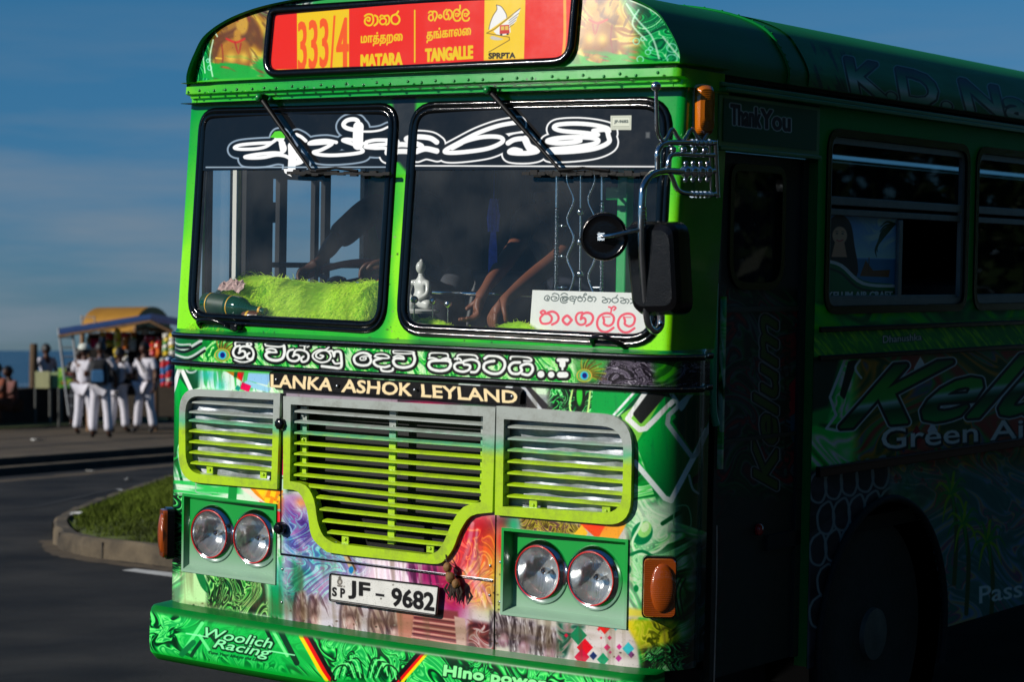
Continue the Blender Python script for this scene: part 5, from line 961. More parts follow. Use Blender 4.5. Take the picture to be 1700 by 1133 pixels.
def side_wall(sg, holes, y0, name, m, cv=None):
    yv = np.linspace(y0, YEND, int((YEND-y0)/.02)); zv = np.linspace(ZBOT, 2.72, 112); Y, Z = np.meshgrid(yv, zv); n = len(yv)
    yc, zc = np.meshgrid((yv[1:]+yv[:-1])/2, (zv[1:]+zv[:-1])/2); keep = np.ones(yc.shape, bool)
    for h in holes: keep &= ~inside(h, yc, zc)
    fs = [(j*n+i, j*n+i+1, (j+1)*n+i+1, (j+1)*n+i) for j, i in zip(*np.where(keep))]; P = np.stack([np.full(Y.size, sg*(W2 if sg > 0 else W2-.002)), Y.ravel(), Z.ravel()], -1)
    used = np.unique(np.array(fs)); rm = -np.ones(len(P), int); rm[used] = np.arange(len(used))
    return MB().add(P[used], [[rm[i] for i in f] for f in fs], [SD.uv(p[1], p[2]) for p in P[used]]).build(name, m, bus)
WHC = (1.88, .50); ARCHW = [(WHC[0]+.60*cos(t), WHC[1]+.58*sin(t)) for t in np.linspace(-.4, pi+.4, 30)]; REARC = [(y+5.6, z) for y, z in ARCHW]
inn = lambda h: inset(h, .02)
side_wall(1, [inn(winh(y)) for y in WY]+[ARCHW, REARC], 1.20, 'side_panel', SIDEM)
WLH = [round_poly([(.275,1.86),(.47,1.86),(.47,2.60),(.275,2.60)], .04), round_poly([(.54,1.86),(1.36,1.86),(1.36,2.60),(.54,2.60)], .06)]+[winh(y) for y in WYL]
side_wall(-1, [inn(h) for h in WLH]+[ARCHW, REARC], .26, 'side_panel', SIDEM)
ALU = mat('window_aluminium', (120,124,128), .45, .3, vary=.2, vscale=10); WGL = glass_mat('window_glass', (.42,.45,.46), .4, .02, dirt=.015); CLGL = glass_mat('clear_window_glass', (.95,.97,.97), .9, 0, dirt=.02)
AD = Canvas(None, 0, 132, -182, 0, .45, (70,110,190)); A_ = AD; A_.V = -A_.V; A_.cv = -A_.cv       # poster in its own millimetre-like units
A_.fill([(0,0),(132,0),(132,182),(0,182)], (96,140,216), grad=(0,20,0,120,(170,206,240)), aa=.3); A_.fill([(0,92),(132,92),(132,150),(0,150)], (60,110,150), aa=2); A_.marble([(60,0),(132,0),(132,60),(80,70)], [(0,(120,160,226)),(1,(206,220,246))], sc=20, seed=310, soft=10, alpha=.6)
for a in range(7): A_.stroke([(126,14),(112-a*3,10+a*9),(100-a,22+a*11)], [5,4,1], (30,60,40), aa=.5)
A_.fill([(64,130),(74,96),(88,118),(120,116),(118,132)], (110,70,40), aa=.6); A_.stroke([(80,118),(80,90)], 1.4, (90,60,40), aa=.4)
A_.fill(smooth_path([(4,60),(8,14),(26,0),(44,16),(52,60),(58,130),(10,130)], 5, True), (36,22,18), aa=.8); A_.ell(26,44,13,19,(206,150,120)); A_.fill([(18,56),(34,56),(40,90),(12,90)], (196,140,110), aa=.8); A_.ell(21,40,2,1.2,(40,26,20)); A_.ell(31,40,2,1.2,(40,26,20)); A_.stroke([(21,54),(26,56),(32,53)], 2, (170,40,50), aa=.4); A_.stroke([(18,36),(23,35)], 1, (40,26,20), aa=.3); A_.stroke([(29,35),(34,36)], 1, (40,26,20), aa=.3)
A_.fill(smooth_path([(0,96),(30,104),(70,140),(132,150),(132,182),(0,182)], 4), (20,96,50), aa=.6); A_.stroke([(0,98),(30,108),(70,146),(132,152)], 7, (190,206,200), aa=.6); A_.stroke([(0,112),(30,124),(66,158),(132,166)], 5, (20,50,36), aa=.6)
A_.glyphs(text_loops('KELUM AIR CRAFT'), [(8,164),(126,164),(126,178),(8,178)], [(1.8,0,0,(20,50,36)),(.8,0,0,(206,226,206))], .3); A_.glyphs(text_loops('fresh sea breeze all the way'), [(40,22),(126,22),(126,28),(40,28)], [(.2,0,0,(230,230,236))], .3) if False else None
AD.px = np.clip(AD.px*1.35, 0, 255); POST = mat_paint('poster_print', AD, .5, 0, .1)
def side_window(sg, y0, poster=False, kind='side_window'):
    X = sg*W2; h = winh(y0); f3 = lambda pts, d: [(X+sg*d, y, z) for y, z in pts]
    w = MB().ring(f3(h, .008), f3(inset(h, .032), .008), (-sg*.025,0,0)).build(kind, BLK, bus, 45, bevel=.004)
    MB().ring(f3(inset(h, .034), -.004), f3(inset(h, .060), -.004), (-sg*.02,0,0)).build('window_frame', ALU, w, 40)
    y1 = y0+1.39; mb = MB(); mb.box((X-sg*.014, (y0+y1)/2, 2.335), (.018, 1.30, .036)); mb.box((X-sg*.018, (y0+y1)/2, 2.290), (.016, 1.28, .028)); mb.box((X-sg*.018, (y0+y1)/2+.03, 2.10), (.016,.036,.34)); mb.box((X-sg*.018, (y0+y1)/2, 1.935), (.016, 1.24, .030)); mb.build('window_rail', ALU, w, bevel=.003)
    q = inset(h, .045); up = [p for p in q if p[1] > 2.35]; mb = MB(); mb.add([(X-sg*.022, p[0], p[1]) for p in [(y0+.05, 2.35), (y1-.05, 2.35)]+sorted(up, key=lambda p: -p[0])], [tuple(range(2+len(up)))]); mb.build('upper_pane', WGL, w)
    ym = (y0+y1)/2; mb = MB(); mb.add([(X-sg*.03, y0+.06, 1.93), (X-sg*.03, ym+.03, 1.93), (X-sg*.03, ym+.03, 2.28), (X-sg*.03, y0+.06, 2.28)], [(0,1,2,3)], [(0,0),(1,0),(1,1),(0,1)]); mb.build('poster' if poster else 'sliding_pane', POST if poster else WGL, w)
    if not poster: MB().add([(X-sg*.036, ym+.03, 1.93), (X-sg*.036, y1-.06, 1.93), (X-sg*.036, y1-.06, 2.28), (X-sg*.036, ym+.03, 2.28)], [(0,1,2,3)]).build('sliding_pane', WGL, w)
for k, y in enumerate(WY):
    side_window(1, y, k == 0); side_window(-1, WYL[k])
for h, nm in ((WLH[0],'quarter_window'),(WLH[1],'driver_window')):
    f3 = lambda pts, d: [(-W2-d, y, z) for y, z in pts]
    w = MB().ring(f3(h, .008), f3(inset(h, .030), .008), (.025,0,0)).build(nm, BLK, bus, 45)
    MB().add(f3(inset(h, .02), -.012), [tuple(range(len(h)))]).build('pane', CLGL, w)
    if nm == 'driver_window':
        mb = MB()
        for y0_, y1_, z0_, z1_ in ((.62,.66,1.88,2.58),(.72,.77,1.88,2.50),(.96,.99,1.88,2.50),(1.03,1.07,1.88,2.58)): mb.box((-W2+.02, (y0_+y1_)/2, (z0_+z1_)/2), (.025, y1_-y0_, z1_-z0_))
        mb.box((-W2+.02,.82,2.47), (.024,.40,.12)); mb.box((-W2+.05,.62,2.26), (.04,.06,.09)); mb.build('window_frame', DARK, w)
MB().tube([(-W2+.06,.62,2.03),(-W2+.06,1.5,2.03)], .012, 8).build('guard_rail', PLASTIC, bus, 60)
mb = MB(); mb.box((-W2+.05,.42,2.2), (.03,.02,.85)); mb.build('pillar_trim', mat('white_trim', (206,206,200), .5), bus)
mb = MB(); mb.box((-W2+.06,.54,2.2), (.06,.14,.95)); mb.build('pillar_lining', DARK, bus)
# mouldings, gutter and roof lettering along the door side
for z, h, d in ((1.815,.022,.012),(1.700,.022,.012),(1.243,.042,.022)):
    for sg, y0 in ((1,1.24),(-1,.40)):
        mb = MB(); mb.box((sg*(W2+d/2-.002), (y0+YEND)/2, z), (d+.004, YEND-y0, h)); mb.box((sg*(W2+d), (y0+YEND)/2, z+h*.3), (.004, YEND-y0-.02, h*.2)); mb.build('side_moulding', BLK, bus, bevel=.003)
mb = MB()
for sg in (-1, 1): 
    for a, b, c, d in ((.405,YEND,.035,2.715),(.405,YEND,.012,2.735)): mb.box((sg*(W2+c/2-.004), (a+b)/2, d), (c+.008, b-a, .018))
mb.build('gutter', GRNP, bus, bevel=.004)
mb = MB(); mb.box((W2-.002,.80,2.60), (.012,.80,.20)); mb.box((W2+.006,.80,2.50), (.02,.80,.016)); mb.build('door_header', GRNP, bus, bevel=.003)
CURT = mat('dark_curtain', (24,30,34), .9, vary=.3, vscale=6); PINK = mat('printed_curtain', (120,92,96), .9, vary=.6, vscale=16)
def curtain(sg, y0, y1, z0, z1, m, d=.07):
    n = 60 if y1-y0 < 2 else 400; V = []
    for z in (z0, (z0+z1)/2, z1):
        for k in range(n+1): V.append((sg*(W2-d)+.012*sin(k*1.15), y0+(y1-y0)*k/n, z))
    MB().add(V, [(j*(n+1)+k, j*(n+1)+k+1, (j+1)*(n+1)+k+1, (j+1)*(n+1)+k) for j in range(2) for k in range(n)]).build('curtain', m, bus, 60)
curtain(-1, 1.53, YEND-.05, 1.80, 2.70, CURT)
curtain(1, .54, 1.16, 1.90, 2.36, PINK, .10)
MB().tube([(1.235, WHC[0]+.605*cos(t), WHC[1]+.585*sin(t)) for t in np.linspace(-.35, pi+.35, 40)], .016, 8).build('arch_trim', DARK, bus, 60)
mb = MB(); mb.box((1.19,1.212,1.58), (.055,.024,2.24)); mb.build('door_pillar', GRNP, bus)
# rear, floor, lining
mb = MB(); mb.box((0,YEND,1.75), (2.42,.05,2.6)); mb.build('rear_wall', GRNP, bus)
mb = MB(); mb.box((0,(YEND+.9)/2,.98), (2.36,YEND-.95,.06)); mb.box((0,(YEND+.3)/2,.50), (2.0,YEND-.6,.30)); mb.build('floor_pan', DARK, bus)
mb = MB(); mb.box((0,YEND/2+.2,2.78), (2.36,YEND-.5,.03)); mb.build('ceiling_panel', mat('grey_lining', (70,72,74), .7, vary=.2, vscale=5), bus)
mb = MB(); mb.box((0,.20,1.40), (2.2,.20,.70)); mb.box((-.62,.42,1.45), (.9,.36,.62)); mb.build('dashboard', DARK, bus, bevel=.02)
# passenger door set back from the skin, step well behind it
DR = Canvas(lambda a, b: np.stack([np.full_like(a, 1.165), a, b], -1), .42, 1.22, .44, 2.52, .003, (60,60,66))
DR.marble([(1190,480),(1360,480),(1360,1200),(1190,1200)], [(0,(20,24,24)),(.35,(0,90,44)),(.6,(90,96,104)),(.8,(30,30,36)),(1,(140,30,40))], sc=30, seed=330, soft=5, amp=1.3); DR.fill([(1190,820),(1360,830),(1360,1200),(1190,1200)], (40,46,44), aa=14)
DR.fill([(1310,640),(1334,610),(1334,690),(1310,720)], (170,20,40)); DR.fill([(1300,700),(1330,680),(1330,760)], (40,90,110))
vt = text_loops('Kelum', shear=.2); DR.glyphs(vt, [(1252,806),(1252,520),(1290,530),(1290,812)], [(6,0,0,(150,152,156)),(3.6,0,0,(14,16,16)),(1.5,0,0,(80,100,40))]); DR.glyphs(text_loops('Green Air Craft'), [(1298,770),(1298,560),(1312,566),(1312,776)], [(.4,0,0,(16,18,18))])
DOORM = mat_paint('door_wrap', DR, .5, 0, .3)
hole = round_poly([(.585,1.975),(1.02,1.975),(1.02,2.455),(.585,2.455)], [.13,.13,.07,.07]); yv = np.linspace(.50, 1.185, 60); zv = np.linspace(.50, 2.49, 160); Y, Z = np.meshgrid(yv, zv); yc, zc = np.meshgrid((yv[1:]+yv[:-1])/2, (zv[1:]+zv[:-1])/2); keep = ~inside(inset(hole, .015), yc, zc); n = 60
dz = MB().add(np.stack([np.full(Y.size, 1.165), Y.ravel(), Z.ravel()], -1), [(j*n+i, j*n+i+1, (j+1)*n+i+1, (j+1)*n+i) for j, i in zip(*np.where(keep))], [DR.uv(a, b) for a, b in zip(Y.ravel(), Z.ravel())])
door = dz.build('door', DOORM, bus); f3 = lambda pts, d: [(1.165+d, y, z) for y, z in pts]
MB().ring(f3(hole, .012), f3(inset(hole, .028), .012), (-.03,0,0)).build('window_gasket', BLK, door, 45, bevel=.004); MB().add(f3(inset(hole, .02), -.008), [tuple(range(len(hole)))]).build('door_glass', WGL, door)
mb = MB()
for y in (.505, 1.18): mb.box((1.165,y,1.495), (.03,.022 if y < 1 else .05,1.99))
mb.box((1.168,.845,1.90), (.012,.66,.02)); mb.box((1.168,.845,1.40), (.012,.66,.016))
for k in range(14): mb.ball((1.180,1.18,.65+k*.13), (.004,.006,.006), 6)
mb.build('door_frame', mat('door_edge_paint', (30,40,38), .45, vary=.2), door, bevel=.003)
mb = MB(); mb.lathe([(.024,0),(.024,.012),(.014,.02),(0,.022)], (1.168,.865,1.04), (1,0,0), 16); mb.build('reflector_stud', mat('red_reflector', (190,10,36), .15, coat=1), door, 50)
TURQ = mat('turquoise_pole', (10,170,130), .3, coat=.4); MB().tube(smooth_path([(1.195,.445,2.0),(1.195,.445,1.8),(1.198,.445,1.55),(1.206,.46,1.47)], 5), .015, 10).build('door_handrail', TURQ, bus, 60)
mb = MB(); mb.slab([(1.16,.525,1.30),(1.196,.525,1.30),(1.196,.525,1.95),(1.16,.525,1.95)], (0,.012,0), [FR.uv(-1.02+q, z) for q, z in ((0,1.0),(.05,1.0),(.05,1.6),(0,1.6))]); mb.build('door_jamb', WRAP, bus)
mb = MB()
for k in range(3): mb.box((.95,.80,.52+.2*k), (.40-.05*k,.66,.04))
mb.box((.70,.80,.80), (.02,.74,.5)); mb.build('entry_step', DARK, bus)
MB().tube([(1.235,.43,1.1),(1.236,.435,.9),(1.238,.43,.7),(1.236,.432,.46)], .0035, 6).build('loose_cable', STEEL, bus, 60)
# wheels
TYRE = mat('tyre_rubber', (46,46,46), .75, vary=.3, vscale=14, bump=.3, bscale=60); RIM = mat('rim_paint', (104,104,100), .5, .3, vary=.3, vscale=10)
for sg in (-1, 1):
    for yc_, dual in ((WHC[0], 0), (WHC[0]+5.6, 1)):
        c = (sg*1.04, yc_, WHC[1]); w = MB(); w.lathe([(.30,-.13),(.44,-.135),(.49,-.12),(.505,-.09),(.505,.09),(.49,.12),(.44,.135),(.30,.13)], c, (sg,0,0), 48); wo = w.build('wheel', TYRE, bus, 40)
        w = MB(); w.lathe([(.30,.125),(.285,.13),(.26,.06),(.20,.05),(.16,.08),(.12,.09),(.11,.15),(0,.155)], c, (sg,0,0), 32)
        for k in range(8): a = k*pi/4; w.lathe([(.014,0),(.014,.03),(0,.032)], (c[0]+sg*.06, c[1]+.2*cos(a), c[2]+.2*sin(a)), (sg,0,0), 8)
        w.build('rim', RIM, wo, 40)
        mb = MB(); mb.lathe([(.63,-.42),(.63,.0)], (sg*1.20, yc_, WHC[1]), (sg,0,0), 30, False); mb.box((sg*.78,yc_,.75), (.02,1.3,.9)); mb.build('wheel_housing', BLK, bus)
# roof lettering is painted in place: a strip of the curved roof edge with its own print
ar = np.array(arch_r)[:30]; tt = np.linspace(0, 1, len(ar))
def rfn(a, b):
    bx = np.clip(b, 0, 1); return np.stack([np.interp(bx, tt, ar[:,0])*1.004, a, np.interp(bx, tt, ar[:,1])*1.001+.001], -1)
RF = Canvas(rfn, 1.1, 4.1, 0, 1, .003, (6,84,40)); RF.w0 = RF.w
RF = Canvas.__new__(Canvas); RF.a0, RF.a1, RF.b0, RF.b1, RF.w, RF.h = 1.1, 4.1, 0., 1., 1000, 220
A0, B0 = np.meshgrid(1.1+(np.arange(1000)+.5)*.003, (np.arange(220)+.5)/220); RF.A, RF.B = A0, B0; RF.U, RF.V = pix_b(rfn(A0, B0)); RF.px = np.zeros((220,1000,3), np.float32)+np.array((0,112,46), np.float32); RF.cu = RF.U[::6, ::6]; RF.cv = RF.V[::6, ::6]; RF.scale = 1
RF.streaks([(1330,60),(1760,140),(1760,230),(1330,170)], (30,130,70), .25, 10, 90, 340, .5, .75, .7, 10); RF.streaks([(1340,70),(1420,90),(1420,170),(1350,150)], (8,30,20), 1.2, 6, 40, 341, .5, .65, .7, 5)
RGR = lambda U, V: np.stack([np.interp((V-(U-1402)*.2-94)/60, [0,.25,.5,.62,1], c) for c in ((40,30,130,200,20),(50,110,176,210,110),(60,60,150,206,60))], -1)
for tx, q in (('K.D.', [(1404,96),(1572,130),(1578,181),(1416,154)]),('Nan', [(1594,132),(1742,163),(1752,210),(1607,182)])): RF.glyphs(text_loops(tx), q, [(7,0,1,(120,150,146)),(5,0,1,(16,26,24)),(2.4,0,0,RGR)])
RF.px = np.clip(RF.px*1.15, 0, 255); ROOFP = mat_paint('roof_print', RF, .5, 0, .1); yv = np.linspace(1.12, 4.08, 40); V = []; UV = []
for t_ in np.linspace(0, 1, 24):
    for y in yv: V.append(rfn(np.array(y), np.array(t_))); UV.append(RF.uv(y, t_))
MB().add(V, [(j*40+i, j*40+i+1, (j+1)*40+i+1, (j+1)*40+i) for j in range(23) for i in range(39)], UV).build('roof_print', ROOFP, roof, 60)
# header lettering
HD = Canvas(lambda a, b: np.stack([np.full_like(a, W2+.005), a, b], -1), .42, 1.18, 2.52, 2.69, .0022, (6,86,40)); HD.glyphs(T['Thank'], [(1213,173),(1262,180),(1262,212),(1213,206)], [(3.2,0,0,(236,236,240)),(1.3,0,0,(16,14,16)),(-.2,0,0,(80,30,40))]); HD.glyphs(T['You'], [(1263,181),(1311,188),(1311,218),(1263,212)], [(3.2,0,0,(236,236,240)),(1.3,0,0,(16,14,16)),(-.2,0,0,(80,30,40))])
MB().add([(W2+.0065,.43,2.525),(W2+.0065,1.17,2.525),(W2+.0065,1.17,2.685),(W2+.0065,.43,2.685)], [(0,1,2,3)], [HD.uv(.43,2.525),HD.uv(1.17,2.525),HD.uv(1.17,2.685),HD.uv(.43,2.685)]).build('header_print', mat_paint('header_paint', HD, .5, 0, .1), bus)
# ------------------------------------------------------------------ mirror rack on the corner
px_ = lambda pts, x=1.272: [atx(u, v, x) for u, v in pts]
mb = MB(); mb.tube(smooth_path(px_([(1187,237),(1140,237),(1104,238),(1093,250),(1092,270),(1092,286)]), 5), .011, 10); mb.tube(smooth_path(px_([(1190,323),(1145,322),(1126,316),(1118,300),(1110,280),(1112,262),(1120,256),(1150,257),(1185,258)]), 5), .009, 10); mb.tube(px_([(1187,232),(1189,280),(1191,328)]), .010, 10); mb.tube(px_([(1178,240),(1180,320)]), .005, 8)
for k in range(5): a = px_([(1150+k*7,237)])[0]; mb.lathe([(.0135,-.008),(.015,0),(.0135,.008)], a, (0,1,0), 10); a = px_([(1150+k*7,323)])[0]; mb.lathe([(.0125,-.006),(.014,0),(.0125,.006)], a, (0,1,0), 10)
rack = mb.build('mirror_rack', CHR, bus, 60)
for k in range(4): MB().ball(px_([(1117+k*17.5,248+k*.6)])[0], .013, 12).build('rack_bead', CHR, rack, 60)
mb = MB(); mb.tube(px_([(1092,285),(1130,285),(1186,284)]), .010, 10)
for u in (1138,1150,1162,1174): a = px_([(u,285)])[0]; mb.ball(a, (.022,.020,.024), 12); [mb.ball(a+np.array((.0,.0,s*.03)), .010, 8) for s in (-1, 1)]
mb.build('rack_bar', CHR, rack, 60)
mb = MB(); q = px_([(1089,149),(1090,190),(1092,220),(1100,234),(1108,228),(1116,214),(1124,226),(1132,234),(1140,226),(1148,214),(1156,226),(1164,234),(1172,224),(1178,212)]); mb.tube(smooth_path(q, 4), .0075, 8); mb.ball(q[0]+np.array((0,0,.012)), .018, 14); mb.build('ball_rod', CHR, rack, 60)
mb = MB(); q = smooth_path(px_([(1128,285),(1100,284),(1082,290),(1070,306),(1066,330),(1065,400),(1069,470),(1074,528),(1080,545),(1089,550),(1097,541),(1098,524)]), 5); mb.tube(q, .0125, 12)
for k in range(6): a = px_([(1066,345+k*6)])[0]; mb.lathe([(.0135,-.007),(.0155,0),(.0135,.007)], a, (.3,.3,1), 12)
arm = mb.build('mirror_arm', CHR, bus, 60)
ho = round_poly([tuple(aty(u, v, -.12)) for u, v in ((1045,366),(1131,368),(1139,523),(1060,525))], .05, 6); mb = MB(); c_ = np.mean(ho, 0); rows = [[c_+(np.array(p)-c_)*f+np.array((0,d,0)) for p in ho] for f, d in ((.80,-.055),(.92,-.045),(.985,-.02),(1.0,.02),(1.0,.05),(.95,.06))]
for k in range(5): mb.strip(rows[k], rows[k+1], True)
mb.add(rows[0], [tuple(range(len(ho)))]); mb.add(rows[-1], [tuple(range(len(ho)))]); mir = mb.build('side_mirror', PLASTIC, bus, 60)
MB().add([c_+(np.array(p)-c_)*.93+np.array((0,.0615,0)) for p in ho], [tuple(range(len(ho)))]).build('mirror_glass', mat('mirror_silver', (220,224,226), .03, 1.0), mir)
c = aty(1003,393,-.27); ax = np.array((-.42,.90,.03)); ax /= np.linalg.norm(ax); mb = MB(); mb.lathe([(0,-.014),(.05,-.013),(.070,-.011),(.074,-.014),(.080,-.012),(.084,-.002),(.083,.008),(.080,.012)], c, ax, 36); rm_ = mb.build('round_mirror', PLASTIC, bus, 50)
MB().lathe([(.079,.0125),(.05,.018),(0,.020)], c, ax, 30).build('mirror_glass', MATS['mirror_silver'], rm_, 60)
mb = MB(); a = c-ax*.016; b = px_([(1065,381)])[0]; mb.tube([a+np.array((0,-.012,0)), a+np.array((.04,-.012,.004)), b], .008, 8); mb.box(a+np.array((0,-.008,0)), (.028,.016,.026)); mb.build('mirror_stalk', CHR, rm_, 50)
# ------------------------------------------------------------------ people: one skinned body each, clothes and hair as parts
SKIN = mat('brown_skin', (112,68,48), .5, vary=.12, vscale=20, spec=.35); SKIND = mat('dark_skin', (74,46,34), .5, vary=.12, vscale=20, spec=.35); HAIR = mat('black_hair', (14,12,12), .55, vary=.3, vscale=60)
def skin_mesh(nodes, edges, sub=2):              # nodes: {name: (pos, radius)}; returns vertices and faces of a smooth continuous skin
    ks = list(nodes); ix = {k: i for i, k in enumerate(ks)}
    me = bpy.data.meshes.new('sk'); me.from_pydata([tuple(nodes[k][0]) for k in ks], [(ix[a], ix[b]) for a, b in edges], []); o = bpy.data.objects.new('sk', me); COL.objects.link(o)
    m = o.modifiers.new('s', 'SKIN'); m.use_smooth_shade = True; m.branch_smoothing = .6
    for i, k in enumerate(ks):
        r = nodes[k][1]; me.skin_vertices[0].data[i].radius = r if hasattr(r, '__len__') else (r, r); me.skin_vertices[0].data[i].use_root = (i == 0)
    s = o.modifiers.new('u', 'SUBSURF'); s.levels = sub; s.render_levels = sub
    bpy.context.view_layer.update(); ev = o.evaluated_get(bpy.context.evaluated_depsgraph_get()); em = ev.to_mesh()
    V = [tuple(v.co) for v in em.vertices]; Fc = [tuple(p.vertices) for p in em.polygons]; ev.to_mesh_clear(); bpy.data.objects.remove(o); bpy.data.meshes.remove(me); return V, Fc
def head_mesh(mb, c, fwd, up=(0,0,1), h=.225):
    f = np.array(fwd, float); f /= np.linalg.norm(f); u = np.array(up, float); u -= f*(u@f); u /= np.linalg.norm(u); r = np.cross(f, u); n, m = 20, 14; V = []
    for i in range(m+1):
        for k in range(n):
            a, b = pi*i/m, 2*pi*k/n; x, y, z = sin(a)*cos(b), sin(a)*sin(b), cos(a)     # x forward, y right
            jaw = 1-.30*max(0, -z)**1.2; X = x*.47*(.98 if x > 0 else 1.06)*(1-.12*max(0, -z)*(x < 0)); Y = y*.36*jaw
            if x > .6 and abs(y) < .22 and -.42 < z < .12: X += .075*(1-abs(y)/.22)*(1-abs(z+.18)/.32)
            if x > .5 and .12 < abs(y) < .48 and -.02 < z < .22: X -= .03
            if x > .7 and abs(y) < .35 and -.62 < z < -.45: X += .02
            V.append(np.array(c)+h*(f*X+r*Y+u*z*.5))
    mb.add(V, [(i*n+k, (i+1)*n+k, (i+1)*n+(k+1)%n, i*n+(k+1)%n) for i in range(m) for k in range(n)])
    for s in (-1, 1): mb.ball(np.array(c)+h*(r*s*.36-f*.02), (.02,.02,.034), 8)
    return f, r, u
def face_parts(c, f, r, u, h, body, hairlen=.0):
    c = np.array(c)
    for s in (-1, 1): MB().ball(c+h*(f*.405+r*s*.15+u*.04), (.012,.012,.009), 8).build('eye', mat('eye_dark', (24,18,16), .2), body, 60)
    MB().tube([c+h*(f*.445+r*t-u*(.255+.01*cos(t*20))) for t in np.linspace(-.11, .11, 6)], .0045, 6).build('mouth', mat('lip', (92,44,40), .5), body, 60)
    hm = MB(); n, m = 18, 7; V = []
    for i in range(m+1):
        for k in range(n):
            a, b = (.55*pi)*i/m, 2*pi*k/n; x, y, z = sin(a)*cos(b), sin(a)*sin(b), cos(a); lim = 1.0
            if x > .25: z = max(z, .42)
            w = 1.07+.03*sin(k*5.1+i*3.3); V.append(c+h*(f*(x*.49*w-.02)+r*y*.385*w+u*(z*.52*w-(hairlen if x < .2 and i == m else 0))))
    hm.add(V, [(i*n+k, (i+1)*n+k, (i+1)*n+(k+1)%n, i*n+(k+1)%n) for i in range(m) for k in range(n)]); hm.build('hair', HAIR, body, 70)
def fingers(N, E, wrist, palm_dir, side, curl, pre, sc=1.0):
    # palm, four unequal fingers bent at the knuckles and a thumb leaving the side of the palm
    d = np.array(palm_dir, float); d /= np.linalg.norm(d); s = np.array(side, float); s -= d*(s@d); s /= np.linalg.norm(s); n = np.array(curl, float); n -= d*(n@d); n -= s*(n@s); n /= np.linalg.norm(n); w = np.array(wrist)
    N[pre+'p'] = (w+d*.05*sc, (.019*sc, .030*sc)); E.append((pre+'w', pre+'p'))
    for i, (o, l) in enumerate(((-.030,.066),(-.010,.076),(.010,.072),(.029,.058))):
        a = w+d*.088*sc+s*o*sc; b = a+(d*.72+n*.7)*l*.5*sc; c = b+(d*.15+n*1.0)*l*.5*sc
        for t, p, r in (('a', a, .0105), ('b', b, .0092), ('c', c, .0075)): N[f'{pre}{i}{t}'] = (p, r*sc)
        E += [(pre+'p', f'{pre}{i}a'), (f'{pre}{i}a', f'{pre}{i}b'), (f'{pre}{i}b', f'{pre}{i}c')]
    a = w+d*.03*sc-s*.036*sc; b = a+(d*.6-s*.5+n*.4)*.035*sc; c = b+(d*.7+n*.6)*.03*sc
    for t, p, r in (('a', a, .013), ('b', b, .011), ('c', c, .009)): N[f'{pre}t{t}'] = (p, r*sc)
    E += [(pre+'w', pre+'ta'), (pre+'ta', pre+'tb'), (pre+'tb', pre+'tc')]
